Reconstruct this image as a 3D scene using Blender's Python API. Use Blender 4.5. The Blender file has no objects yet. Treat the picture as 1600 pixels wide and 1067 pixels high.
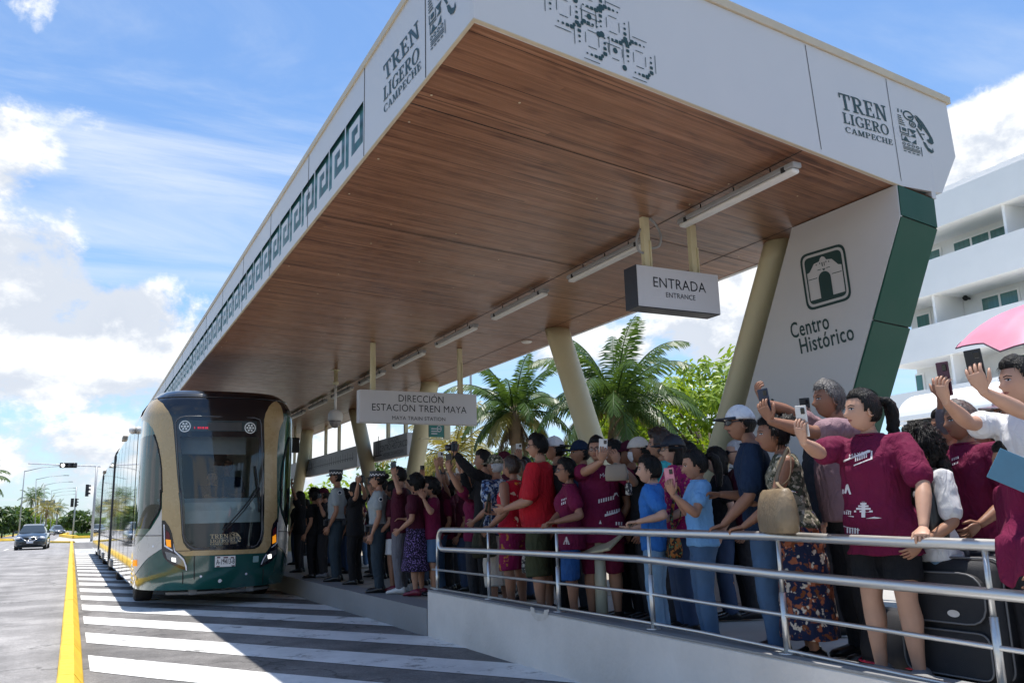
import bpy, bmesh, math, random
from mathutils import Vector, Matrix, noise
from mathutils.bvhtree import BVHTree
from mathutils.geometry import delaunay_2d_cdt
R = math.radians
rnd = random.Random(7)
SC = bpy.context.scene
COL = SC.collection
# ------------------------------------------------------------------ camera
W_, H_ = 1600.0, 1067.0
FPX, YAW, PITCH, ROLL, EYE = 1325.05, R(27.212), R(11.561), R(1.5058), 1.30
cF = Vector((math.sin(YAW)*math.cos(PITCH), math.cos(YAW)*math.cos(PITCH), math.sin(PITCH)))
_r = Vector((math.cos(YAW), -math.sin(YAW), 0)); _u = _r.cross(cF)
cR = _r*math.cos(ROLL) - _u*math.sin(ROLL); cU = _u*math.cos(ROLL) + _r*math.sin(ROLL)
EYEP = Vector((0, 0, EYE))
cam = bpy.data.cameras.new('camera'); camo = bpy.data.objects.new('camera', cam); COL.objects.link(camo)
m = Matrix((cR, cU, -cF)).transposed().to_4x4(); m.translation = EYEP
camo.matrix_world = m
cam.sensor_fit = 'HORIZONTAL'; cam.sensor_width = 36; cam.lens = FPX/1600*36
cam.clip_start = 0.1; cam.clip_end = 6000
SC.camera = camo
# measuring helpers: where a line of sight of the survey photograph meets a known plane
def ray(x, y): return cF + cR*((x-W_/2)/FPX) - cU*((y-H_/2)/FPX)
def onZ(x, y, z): d = ray(x, y); return EYEP + d*((z-EYE)/d.z)
def onX(x, y, X): d = ray(x, y); return EYEP + d*(X/d.x)
def onY(x, y, Y): d = ray(x, y); return EYEP + d*(Y/d.y)
def onP(x, y, p, n): d = ray(x, y); return EYEP + d*((p-EYEP).dot(n)/d.dot(n))
def atD(x, y, dep): return EYEP + ray(x, y)*dep
def dep(p): return (Vector(p)-EYEP).dot(cF)
# ------------------------------------------------------------------ world
SUN = Vector((0.05, 0.085, 1.0)).normalized()
world = bpy.data.worlds.new('World'); SC.world = world; world.use_nodes = True
def world_nodes():
    nt = world.node_tree; N = nt.nodes; L = nt.links; N.clear()
    def nd(t, **k):
        n = N.new(t)
        for a, b in k.items(): setattr(n, a, b)
        return n
    def val(x):
        n = nd('ShaderNodeValue'); n.outputs[0].default_value = x; return n.outputs[0]
    def mth(op, a, b=None, c=None, clamp=False):
        n = nd('ShaderNodeMath', operation=op, use_clamp=clamp)
        for i, v in enumerate((a, b, c)):
            if v is None: continue
            if isinstance(v, (int, float)): n.inputs[i].default_value = v
            else: L.new(v, n.inputs[i])
        return n.outputs[0]
    def vm(op, a, b=None, s=None):
        n = nd('ShaderNodeVectorMath', operation=op)
        for i, v in enumerate((a, b)):
            if v is None: continue
            if isinstance(v, (tuple, Vector)): n.inputs[i].default_value = v
            else: L.new(v, n.inputs[i])
        if s is not None:
            if isinstance(s, (int, float)): n.inputs['Scale'].default_value = s
            else: L.new(s, n.inputs['Scale'])
        return n.outputs[1] if op == 'DOT_PRODUCT' else n.outputs[0]
    def sst(x, a, b):
        n = nd('ShaderNodeMapRange', interpolation_type='SMOOTHSTEP'); L.new(x, n.inputs[0])
        n.inputs[1].default_value = a; n.inputs[2].default_value = b; return n.outputs[0]
    def noi(v, sc, det, ro, dis=0.0):
        n = nd('ShaderNodeTexNoise'); L.new(v, n.inputs['Vector']); n.inputs['Scale'].default_value = sc
        n.inputs['Detail'].default_value = det; n.inputs['Roughness'].default_value = ro; n.inputs['Distortion'].default_value = dis
        return n.outputs['Fac']
    sky = nd('ShaderNodeTexSky', sky_type='NISHITA', sun_disc=False)
    sky.sun_elevation = math.asin(SUN.z); sky.sun_rotation = math.atan2(SUN.x, SUN.y)
    sky.altitude = 0; sky.air_density = 1.0; sky.dust_density = 0.6; sky.ozone_density = 2.0
    skt = nd('ShaderNodeVectorMath', operation='MULTIPLY'); L.new(sky.outputs[0], skt.inputs[0]); skt.inputs[1].default_value = (.73, .88, 1.0)
    g = nd('ShaderNodeTexCoord').outputs['Generated']
    d = vm('NORMALIZE', g)
    sp = nd('ShaderNodeSeparateXYZ'); L.new(d, sp.inputs[0]); dz = sp.outputs[2]
    # cirrus, on a high plane
    den = mth('ADD', mth('MAXIMUM', dz, 0.0), 0.12)
    pl = vm('SCALE', d, s=mth('DIVIDE', 1.0, den))
    mp = nd('ShaderNodeMapping'); L.new(pl, mp.inputs[0]); mp.inputs['Rotation'].default_value = (0, 0, R(-35)); mp.inputs['Scale'].default_value = (0.55, 1.7, 1)
    ci = mth('MULTIPLY', sst(noi(mp.outputs[0], 1.15, 9, 0.62, 0.7), 0.40, 0.76), sst(noi(pl, 0.7, 3, 0.5), 0.36, 0.62))
    # cumulus, in direction space, flattened
    def blob(px, py, rad, amp):
        c = ray(px, py).normalized()
        a = vm('DOT_PRODUCT', d, tuple(c))
        return mth('MULTIPLY', sst(a, math.cos(R(rad)), 1.0), amp)
    def cum(dd):
        mp2 = nd('ShaderNodeMapping'); L.new(dd, mp2.inputs[0]); mp2.inputs['Scale'].default_value = (1, 1, 1.35); mp2.inputs['Location'].default_value = (.31, .12, .05)
        a = noi(mp2.outputs[0], 4.2, 12, 0.62, 0.25); c = noi(mp2.outputs[0], 13.0, 8, 0.62, 0.3)
        return mth('ADD', a, mth('MULTIPLY', mth('SUBTRACT', c, 0.5), 0.30))
    bl = None
    for b in ((70, 480, 7, .17), (240, 530, 5, .14), (20, 240, 3.5, .10), (330, 330, 6, -.05), (60, 720, 13, .08), (130, 330, 5, -.08), (1145, 490, 5, .20), (1560, 240, 6, .30), (1250, 330, 5, -.2),
              (60, 0, 2.2, .16), (760, 560, 5, .03), (1050, 560, 5, .02), (1480, 140, 4, -.12), (300, 110, 12, -.14), (200, 380, 3.5, -.13), (480, 330, 8, -.04)):
        o = blob(*b); bl = o if bl is None else mth('ADD', bl, o)
    low = mth('MULTIPLY', sst(dz, 0.55, 0.0), 0.13)
    bias = mth('ADD', bl, low)
    n0 = mth('ADD', cum(d), bias)
    n1 = mth('ADD', cum(vm('NORMALIZE', vm('ADD', d, (0.006, 0.012, 0.035)))), bias)
    n2 = mth('ADD', cum(vm('NORMALIZE', vm('ADD', d, (0.012, 0.025, 0.10)))), bias)
    dn = sst(n0, 0.61, 0.72)
    lit = sst(mth('SUBTRACT', mth('MULTIPLY', n0, 2.0), mth('ADD', n1, n2)), -0.15, 0.13)
    thick = sst(n0, 0.70, 1.0)
    shade = mth('SUBTRACT', mth('ADD', mth('MULTIPLY', lit, 0.80), 0.36), mth('MULTIPLY', thick, 0.12))
    ccol = nd('ShaderNodeMix', data_type='RGBA'); L.new(shade, ccol.inputs[0])
    ccol.inputs[6].default_value = (2.6, 3.0, 3.7, 1); ccol.inputs[7].default_value = (5.3, 5.4, 5.5, 1)
    cmul = ccol.outputs[2]
    # horizon milkiness
    hz = mth('MULTIPLY', sst(dz, 0.28, 0.0), 0.34)
    mh = nd('ShaderNodeMix', data_type='RGBA'); L.new(hz, mh.inputs[0]); L.new(skt.outputs[0], mh.inputs[6]); mh.inputs[7].default_value = (2.9, 3.7, 4.7, 1)
    m1 = nd('ShaderNodeMix', data_type='RGBA'); L.new(mth('MULTIPLY', ci, 0.85), m1.inputs[0]); L.new(mh.outputs[2], m1.inputs[6]); m1.inputs[7].default_value = (4.1, 4.5, 5.0, 1)
    m2 = nd('ShaderNodeMix', data_type='RGBA'); L.new(dn, m2.inputs[0]); L.new(m1.outputs[2], m2.inputs[6]); L.new(cmul, m2.inputs[7])
    bg = nd('ShaderNodeBackground'); L.new(m2.outputs[2], bg.inputs[0]); bg.inputs[1].default_value = 0.13
    out = nd('ShaderNodeOutputWorld'); L.new(bg.outputs[0], out.inputs[0])
world_nodes()
sl = bpy.data.lights.new('sun', 'SUN'); sl.energy = 4.2; sl.angle = R(0.53); sl.color = (1.0, 0.955, 0.89)
so = bpy.data.objects.new('sun', sl); COL.objects.link(so); so.location = (0, 0, 60)
so.rotation_euler = SUN.to_track_quat('Z', 'Y').to_euler()
SC.view_settings.view_transform = 'Standard'; SC.view_settings.look = 'None'; SC.view_settings.exposure = 0.68; SC.view_settings.gamma = 1
SC.render.engine = 'CYCLES'
cy = SC.cycles; cy.max_bounces = 8; cy.diffuse_bounces = 6; cy.glossy_bounces = 4; cy.transmission_bounces = 6; cy.transparent_max_bounces = 12
cy.caustics_reflective = False; cy.caustics_refractive = False; cy.sample_clamp_indirect = 6.0
try: cy.use_denoising = True
except Exception: pass
# ------------------------------------------------------------------ materials
MATS = {}
def lin(c):
    if isinstance(c, str):
        c = tuple(int(c[i:i+2], 16)/255 for i in (0, 2, 4))
        return tuple(x/12.92 if x <= .04045 else ((x+.055)/1.055)**2.4 for x in c)
    return c
def mat(name, col, rough=0.6, metal=0.0, var=0.12, vs=6.0, bump=0.0, bs=40.0, spec=0.5, coat=0.0, stretch=None, sub=0.0, emit=None, estr=0.0, alpha=1.0):
    """principled with a soft procedural variation of colour, roughness and relief"""
    if name in MATS: return MATS[name]
    col = lin(col)
    M = bpy.data.materials.new(name); M.use_nodes = True; nt = M.node_tree; N = nt.nodes; L = nt.links
    b = N['Principled BSDF']
    b.inputs['Metallic'].default_value = metal; b.inputs['Roughness'].default_value = rough; b.inputs['Specular IOR Level'].default_value = spec
    b.inputs['Coat Weight'].default_value = coat; b.inputs['Coat Roughness'].default_value = .08
    b.inputs['Alpha'].default_value = alpha
    tc = N.new('ShaderNodeTexCoord'); vec = tc.outputs['Object']
    if stretch:
        mp = N.new('ShaderNodeMapping'); mp.inputs['Scale'].default_value = stretch; L.new(vec, mp.inputs[0]); vec = mp.outputs[0]
    n = N.new('ShaderNodeTexNoise'); n.inputs['Scale'].default_value = vs; n.inputs['Detail'].default_value = 6; n.inputs['Roughness'].default_value = .62
    L.new(vec, n.inputs['Vector'])
    r = N.new('ShaderNodeMapRange'); L.new(n.outputs['Fac'], r.inputs[0]); r.inputs[1].default_value = .25; r.inputs[2].default_value = .75
    r.inputs[3].default_value = 1-var; r.inputs[4].default_value = 1+var
    hs = N.new('ShaderNodeVectorMath'); hs.operation = 'SCALE'; hs.inputs[0].default_value = col[:3]; L.new(r.outputs[0], hs.inputs['Scale'])
    L.new(hs.outputs[0], b.inputs['Base Color'])
    if rough > .06:
        rr = N.new('ShaderNodeMapRange'); L.new(n.outputs['Fac'], rr.inputs[0]); rr.inputs[1].default_value = .3; rr.inputs[2].default_value = .7
        rr.inputs[3].default_value = max(.02, rough*.82); rr.inputs[4].default_value = min(1, rough*1.15); L.new(rr.outputs[0], b.inputs['Roughness'])
    if bump:
        n2 = N.new('ShaderNodeTexNoise'); n2.inputs['Scale'].default_value = bs; n2.inputs['Detail'].default_value = 5; L.new(vec, n2.inputs['Vector'])
        bp = N.new('ShaderNodeBump'); bp.inputs['Strength'].default_value = bump; bp.inputs['Distance'].default_value = .02
        L.new(n2.outputs['Fac'], bp.inputs['Height']); L.new(bp.outputs[0], b.inputs['Normal'])
    if sub:
        b.inputs['Subsurface Weight'].default_value = sub; b.inputs['Subsurface Radius'].default_value = (.02, .008, .005)
    if emit:
        b.inputs['Emission Color'].default_value = (*lin(emit), 1); b.inputs['Emission Strength'].default_value = estr
    MATS[name] = M; return M
# ------------------------------------------------------------------ mesh builder
class MB:
    def __init__(s): s.v = []; s.f = []; s.mi = []; s.cur = 0; s.sm = []; s.smooth = False
    def add(s, vs, fs, mi=None, smooth=None):
        o = len(s.v); s.v += [Vector(v) for v in vs]
        for f in fs:
            s.f.append([i+o for i in f]); s.mi.append(s.cur if mi is None else mi); s.sm.append(s.smooth if smooth is None else smooth)
        return s
    def box(s, lo, hi, M=None, **k):
        x0, y0, z0 = lo; x1, y1, z1 = hi
        vs = [Vector(p) for p in ((x0,y0,z0),(x1,y0,z0),(x1,y1,z0),(x0,y1,z0),(x0,y0,z1),(x1,y0,z1),(x1,y1,z1),(x0,y1,z1))]
        if M is not None: vs = [M @ v for v in vs]
        return s.add(vs, [(0,3,2,1),(4,5,6,7),(0,1,5,4),(1,2,6,5),(2,3,7,6),(3,0,4,7)], smooth=False, **k)
    def rbox(s, lo, hi, b=.01, M=None, **k):
        """box with bevelled edges"""
        bm = bmesh.new(); bmesh.ops.create_cube(bm, size=1)
        for v in bm.verts:
            v.co = Vector([(lo[i]+hi[i])/2 + v.co[i]*(hi[i]-lo[i]) for i in range(3)])
        bmesh.ops.bevel(bm, geom=list(bm.edges), offset=b, segments=2, affect='EDGES', profile=.5)
        bm.verts.index_update(); vs = [v.co.copy() for v in bm.verts]
        if M is not None: vs = [M @ v for v in vs]
        fs = [[v.index for v in f.verts] for f in bm.faces]; bm.free()
        return s.add(vs, fs, **k)
    def prism(s, poly, vec, caps=True, **k):
        """polygon of 3-D points swept along vec"""
        n = len(poly); vec = Vector(vec); vs = [Vector(p) for p in poly]+[Vector(p)+vec for p in poly]
        fs = [(i, (i+1) % n, (i+1) % n+n, i+n) for i in range(n)]
        if caps: fs += [list(range(n-1, -1, -1)), list(range(n, 2*n))]
        return s.add(vs, fs, smooth=False, **k)
    def tube(s, pts, r, n=10, caps=True, closed=False, flat=1.0, **k):
        pts = [Vector(p) for p in pts]; m_ = len(pts)
        rs = r if isinstance(r, (list, tuple)) else [r]*m_
        T = []
        for i in range(m_):
            a = pts[i-1] if (i > 0 or closed) else pts[i]; b = pts[(i+1) % m_] if (i < m_-1 or closed) else pts[i]
            T.append((b-a).normalized())
        up = Vector((0, 0, 1)) if abs(T[0].z) < .9 else Vector((1, 0, 0))
        nx = T[0].cross(up).normalized(); vs = []
        for i in range(m_):
            nx = (nx - T[i]*nx.dot(T[i])).normalized(); ny = T[i].cross(nx)
            for j in range(n):
                a = 2*math.pi*j/n
                vs.append(pts[i] + nx*math.cos(a)*rs[i] + ny*math.sin(a)*rs[i]*flat)
        fs = []
        for i in range(m_ if closed else m_-1):
            i2 = (i+1) % m_
            for j in range(n):
                fs.append((i*n+j, i*n+(j+1) % n, i2*n+(j+1) % n, i2*n+j))
        if caps and not closed: fs += [list(range(n-1, -1, -1)), [(m_-1)*n+j for j in range(n)]]
        k.setdefault('smooth', True)
        return s.add(vs, fs, **k)
    def rings(s, rings, caps=True, **k):
        n = len(rings[0]); vs = [p for r in rings for p in r]; fs = []
        for i in range(len(rings)-1):
            for j in range(n): fs.append((i*n+j, i*n+(j+1) % n, (i+1)*n+(j+1) % n, (i+1)*n+j))
        if caps: fs += [list(range(n-1, -1, -1)), [(len(rings)-1)*n+j for j in range(n)]]
        k.setdefault('smooth', True)
        return s.add(vs, fs, **k)
    def lathe(s, prof, M=None, n=16, **k):
        """profile of (radius, height) turned round Z"""
        rg = [[Vector((r_*math.cos(2*math.pi*j/n), r_*math.sin(2*math.pi*j/n), z)) for j in range(n)] for r_, z in prof]
        if M is not None: rg = [[M @ p for p in r_] for r_ in rg]
        return s.rings(rg, **k)
    def ball(s, c, r, n=10, m_=7, M=None, **k):
        c = Vector(c); rr = r if isinstance(r, (tuple, list)) else (r, r, r)
        rg = []
        for i in range(m_+1):
            t = math.pi*(i+.02)/(m_+.04)
            q = [Vector((rr[0]*math.sin(t)*math.cos(2*math.pi*j/n), rr[1]*math.sin(t)*math.sin(2*math.pi*j/n), -rr[2]*math.cos(t))) for j in range(n)]
            rg.append([(M @ p if M is not None else p)+c for p in q])
        return s.rings(rg, **k)
    def fill(s, polys, fn, holes=False, step=None, **k):
        """flat shape (one outline or several, joined where they overlap) mapped through fn(u, v) -> 3-D"""
        vs = []; fs = []
        for p in polys:
            if sum(p[i-1][0]*p[i][1]-p[i][0]*p[i-1][1] for i in range(len(p))) < 0: p = p[::-1]
            o = len(vs); vs += [Vector((a, b)) for a, b in p]; fs.append(list(range(o, o+len(p))))
        if step:
            us = [v.x for v in vs]; ws = [v.y for v in vs]
            nu = int((max(us)-min(us))/step); nw = int((max(ws)-min(ws))/step)
            for i in range(1, nu+1):
                for j in range(1, nw+1): vs.append(Vector((min(us)+i*step-.37*step+.001*(j % 7), min(ws)+j*step-.41*step+.0013*(i % 5))))
        ov, oe, of, a1, a2, a3 = delaunay_2d_cdt(vs, [], fs, 0, 1e-5)
        keep = [list(f) for f, src in zip(of, a3) if (len(src) % 2 == 1 if holes else len(src) > 0)]
        used = sorted({i for f in keep for i in f}); ix = {q: i for i, q in enumerate(used)}
        return s.add([fn(ov[q].x, ov[q].y) for q in used], [[ix[i] for i in f] for f in keep], **k)
    def solid(s, polys, fn, fn2, **k):
        """flat shape with a thickness: front by fn, back by fn2, walls between (single outlines)"""
        for p in polys:
            n = len(p); vs = [fn(*q) for q in p]+[fn2(*q) for q in p]
            s.add(vs, [list(range(n)), list(range(2*n-1, n-1, -1))]+[(i, i+n, (i+1) % n+n, (i+1) % n) for i in range(n)], **k)
        return s
    def mesh(s, name, mats):
        me = bpy.data.meshes.new(name); me.from_pydata([tuple(v) for v in s.v], [], s.f)
        for m_ in (mats if isinstance(mats, (list, tuple)) else [mats]): me.materials.append(m_)
        me.polygons.foreach_set('material_index', s.mi); me.polygons.foreach_set('use_smooth', s.sm)
        me.update(); return me
    def build(s, name, mats, parent=None, fix=False):
        me = s.mesh(name, mats)
        if fix:
            bm = bmesh.new(); bm.from_mesh(me); bmesh.ops.recalc_face_normals(bm, faces=bm.faces); bm.to_mesh(me); bm.free()
        o = bpy.data.objects.new(name, me); COL.objects.link(o)
        if parent is not None: o.parent = parent; o.matrix_parent_inverse = parent.matrix_world.inverted() if parent.type != 'EMPTY' else Matrix.Translation(-parent.location)
        return o
def tag(o, label, cat, group=None, kind=None):
    o['label'] = label; o['category'] = cat
    if group: o['group'] = group
    if kind: o['kind'] = kind
    return o
def structure(o, stuff=False): o['kind'] = 'stuff' if stuff else 'structure'; return o
def thing(name, loc, label, cat, group=None):
    """an Empty at the base; parts are built in world coordinates and parented with the inverse of its place"""
    o = bpy.data.objects.new(name, None); COL.objects.link(o); o.location = loc; o.empty_display_size = .2
    return tag(o, label, cat, group)
def copy_tree(o, parent=None):
    c = o.copy(); COL.objects.link(c); c.parent = parent
    if parent is not None: c.matrix_parent_inverse = o.matrix_parent_inverse.copy()
    for ch in list(o.children): copy_tree(ch, c)
    return c
def fillet(poly, r, n=5):
    """round the corners of a 2-D polygon"""
    out = []; m_ = len(poly)
    for i in range(m_):
        p = Vector(poly[i]); a = Vector(poly[i-1]); b = Vector(poly[(i+1) % m_])
        ri = r[i] if isinstance(r, (list, tuple)) else r
        if ri <= 0: out.append((p.x, p.y)); continue
        ri = min(ri, (a-p).length*.49, (b-p).length*.49)
        s = p+(a-p).normalized()*ri; e = p+(b-p).normalized()*ri
        for k in range(n+1):
            t = k/n; q = s*(1-t)**2+p*2*t*(1-t)+e*t*t; out.append((q.x, q.y))
    return out
def smooth_poly(pts, n=4, closed=True):
    """Catmull-Rom through the points"""
    m_ = len(pts); out = []
    P = [Vector(p) for p in pts]
    rng = range(m_ if closed else m_-1)
    for i in rng:
        p0 = P[i-1] if (closed or i > 0) else P[i]; p1 = P[i]; p2 = P[(i+1) % m_]; p3 = P[(i+2) % m_] if (closed or i+2 < m_) else p2
        for k in range(n):
            t = k/n
            q = .5*((2*p1)+(p2-p0)*t+(2*p0-5*p1+4*p2-p3)*t*t+(3*p1-p0-3*p2+p3)*t**3)
            out.append(tuple(q))
    if not closed: out.append(tuple(P[-1]))
    return out
# ------------------------------------------------------------------ lettering
def text2d(txt, size, align='CENTER', bold=0.0, space=1.0):
    c = bpy.data.curves.new('lettering', 'FONT'); c.body = txt; c.size = size; c.align_x = align; c.offset = bold; c.space_character = space
    c.resolution_u = 3
    o = bpy.data.objects.new('lettering', c); COL.objects.link(o)
    dg = bpy.context.evaluated_depsgraph_get(); me = bpy.data.meshes.new_from_object(o.evaluated_get(dg))
    vs = [(v.co.x, v.co.y) for v in me.vertices]; fs = [list(p.vertices) for p in me.polygons]
    bpy.data.objects.remove(o); bpy.data.curves.remove(c); bpy.data.meshes.remove(me)
    return vs, fs
def put_text(mb, txt, size, fn, **k):
    sx = k.pop('sx', 1.0)
    vs, fs = text2d(txt, size, **k)
    mb.add([fn(u*sx, v) for u, v in vs], fs)
# slab-serif capitals, drawn as overlapping strokes (unit height) and joined
def _rect(x0, y0, x1, y1): return [(x0, y0), (x1, y0), (x1, y1), (x0, y1)]
def _arc(cx, cy, rx, ry, a0, a1, w, wi=None, n=14):
    wi = w if wi is None else wi
    o = []; i_ = []
    for k in range(n+1):
        a = R(a0+(a1-a0)*k/n); c, s = math.cos(a), math.sin(a)
        o.append((cx+rx*c, cy+ry*s)); i_.append((cx+(rx-w)*c, cy+(ry-wi)*s))
    return o+i_[::-1]
def serif(ch):
    S, T = .17, .085
    if ch == 'T': return .74, [_rect(.285, 0, .455, 1), _rect(0, .91, .74, 1), _rect(0, .70, .085, .93), _rect(.655, .70, .74, .93), _rect(.17, 0, .57, T)]
    if ch == 'R': return .78, [_rect(.1, 0, .27, 1), _rect(0, 0, .37, T), _rect(0, .915, .40, 1), _arc(.38, .735, .32, .265, -90, 90, .17, .085), _rect(.25, .47, .40, .555), [(.30, .50), (.46, .50), (.72, .05), (.56, 0)], _rect(.56, 0, .80, T)]
    if ch == 'E': return .68, [_rect(.1, 0, .27, 1), _rect(0, 0, .64, T), _rect(0, .915, .62, 1), _rect(.2, .465, .48, .55), _rect(.555, 0, .64, .27), _rect(.535, .73, .62, 1), _rect(.42, .38, .49, .63)]
    if ch == 'N': return .84, [_rect(.1, 0, .20, 1), _rect(0, 0, .32, T), _rect(0, .915, .24, 1), [(.08, 1), (.28, 1), (.76, 0), (.60, 0)], _rect(.64, .05, .74, 1), _rect(.52, .915, .86, 1)]
    if ch == 'L': return .64, [_rect(.1, 0, .27, 1), _rect(0, 0, .60, T), _rect(0, .915, .38, 1), _rect(.515, 0, .60, .29)]
    if ch == 'I': return .40, [_rect(.1, 0, .27, 1), _rect(0, 0, .37, T), _rect(0, .915, .37, 1)]
    if ch == 'G': return .80, [_arc(.42, .5, .42, .52, 45, 325, .17, .085, 22), _rect(.62, .05, .77, .44), _rect(.48, .375, .84, .455), _rect(.66, .72, .74, .98)]
    if ch == 'O': return .84, [_arc(.42, .5, .42, .52, 0, 180, .17, .085, 18), _arc(.42, .5, .42, .52, 180, 360, .17, .085, 18)]
    if ch == 'C': return .76, [_arc(.42, .5, .42, .52, 48, 318, .17, .085, 22), _rect(.64, .70, .72, .98)]
    if ch == 'A': return .82, [[(.36, 1), (.48, 1), (.78, 0), (.60, 0)], [(.36, 1), (.44, .93), (.19, 0), (.09, 0)], _rect(.2, .28, .62, .36), _rect(0, 0, .29, T), _rect(.51, 0, .84, T)]
    if ch == 'M': return 1.0, [_rect(.1, 0, .19, 1), _rect(0, 0, .30, T), _rect(0, .915, .22, 1), [(.09, 1), (.28, 1), (.53, .12), (.44, 0)], [(.81, 1), (.72, 1), (.44, 0), (.52, 0)], _rect(.73, 0, .90, 1), _rect(.64, 0, 1.0, T), _rect(.78, .915, 1.0, 1)]
    if ch == 'P': return .74, [_rect(.1, 0, .27, 1), _rect(0, 0, .40, T), _rect(0, .915, .40, 1), _arc(.38, .71, .33, .29, -90, 90, .17, .085), _rect(.25, .42, .40, .505)]
    if ch == 'H': return .88, [_rect(.1, 0, .27, 1), _rect(.60, 0, .77, 1), _rect(.2, .455, .66, .54), _rect(0, 0, .37, T), _rect(0, .915, .37, 1), _rect(.50, 0, .87, T), _rect(.50, .915, .87, 1)]
    return .4, []
def put_serif(mb, txt, h, width, fn):
    """word of slab serifs, h high and width wide, starting at u = 0"""
    tot = sum(serif(c)[0]+.08 for c in txt)-.08; sx = width/tot; x = 0
    for c in txt:
        w, ps = serif(c)
        mb.fill([[((x+a)*sx, b*h) for a, b in p] for p in ps], fn)
        x += w+.08
# ================================================================== ground, road, kerbs
def asphalt(name, c, patch=.25):
    M = mat(name, c, rough=.86, var=.10, vs=9, bump=.35, bs=160)
    nt = M.node_tree; N = nt.nodes; L = nt.links; b = N['Principled BSDF']
    src = b.inputs['Base Color'].links[0].from_socket
    tc = N.new('ShaderNodeTexCoord')
    n = N.new('ShaderNodeTexNoise'); n.inputs['Scale'].default_value = .55; n.inputs['Detail'].default_value = 7; n.inputs['Roughness'].default_value = .7; L.new(tc.outputs['Object'], n.inputs['Vector'])
    n2 = N.new('ShaderNodeTexNoise'); n2.inputs['Scale'].default_value = 90; n2.inputs['Detail'].default_value = 2; L.new(tc.outputs['Object'], n2.inputs['Vector'])
    mp = N.new('ShaderNodeMapping'); mp.inputs['Scale'].default_value = (2.2, .05, 1); L.new(tc.outputs['Object'], mp.inputs[0])
    n3 = N.new('ShaderNodeTexNoise'); n3.inputs['Scale'].default_value = 1; n3.inputs['Detail'].default_value = 4; L.new(mp.outputs[0], n3.inputs['Vector'])
    n4 = N.new('ShaderNodeTexNoise'); n4.inputs['Scale'].default_value = 22; n4.inputs['Detail'].default_value = 4; n4.inputs['Roughness'].default_value = .8; L.new(tc.outputs['Object'], n4.inputs['Vector'])
    n5 = N.new('ShaderNodeTexNoise'); n5.inputs['Scale'].default_value = 1.1; n5.inputs['Detail'].default_value = 5; L.new(tc.outputs['Object'], n5.inputs['Vector'])
    cur = src
    for q, lo, hi, am in ((n, .3, .7, patch), (n2, .3, .7, .22), (n3, .3, .7, .16), (n4, .35, .65, .20), (n5, .40, .60, .12)):
        r = N.new('ShaderNodeMapRange'); L.new(q.outputs['Fac'], r.inputs[0]); r.inputs[1].default_value = lo; r.inputs[2].default_value = hi; r.inputs[3].default_value = 1-am; r.inputs[4].default_value = 1+am
        s = N.new('ShaderNodeVectorMath'); s.operation = 'SCALE'; L.new(cur, s.inputs[0]); L.new(r.outputs[0], s.inputs['Scale']); cur = s.outputs[0]
    # hairline cracks
    dv = N.new('ShaderNodeTexNoise'); dv.inputs['Scale'].default_value = 2.5; dv.inputs['Detail'].default_value = 5; L.new(tc.outputs['Object'], dv.inputs['Vector'])
    ds = N.new('ShaderNodeVectorMath'); ds.operation = 'MULTIPLY_ADD'; L.new(dv.outputs['Color'], ds.inputs[0]); ds.inputs[1].default_value = (.6, .6, .6); L.new(tc.outputs['Object'], ds.inputs[2])
    vo = N.new('ShaderNodeTexVoronoi'); vo.feature = 'DISTANCE_TO_EDGE'; vo.inputs['Scale'].default_value = .42; L.new(ds.outputs[0], vo.inputs['Vector'])
    cr = N.new('ShaderNodeMapRange'); L.new(vo.outputs['Distance'], cr.inputs[0]); cr.inputs[1].default_value = .0; cr.inputs[2].default_value = .010; cr.inputs[3].default_value = .45; cr.inputs[4].default_value = 1
    s = N.new('ShaderNodeVectorMath'); s.operation = 'SCALE'; L.new(cur, s.inputs[0]); L.new(cr.outputs[0], s.inputs['Scale']); cur = s.outputs[0]
    L.new(cur, b.inputs['Base Color'])
    return M
mAsR = asphalt('road asphalt', (.25, .24, .235)); mAsB = asphalt('busway asphalt', (.155, .148, .143), .35)
mGround = mat('far ground', (.16, .15, .11), rough=.95, var=.3, vs=.3)
mGrassB = mat('turf soil', (.075, .12, .03), rough=.95, var=.35, vs=3, bump=.6, bs=60)
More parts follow.
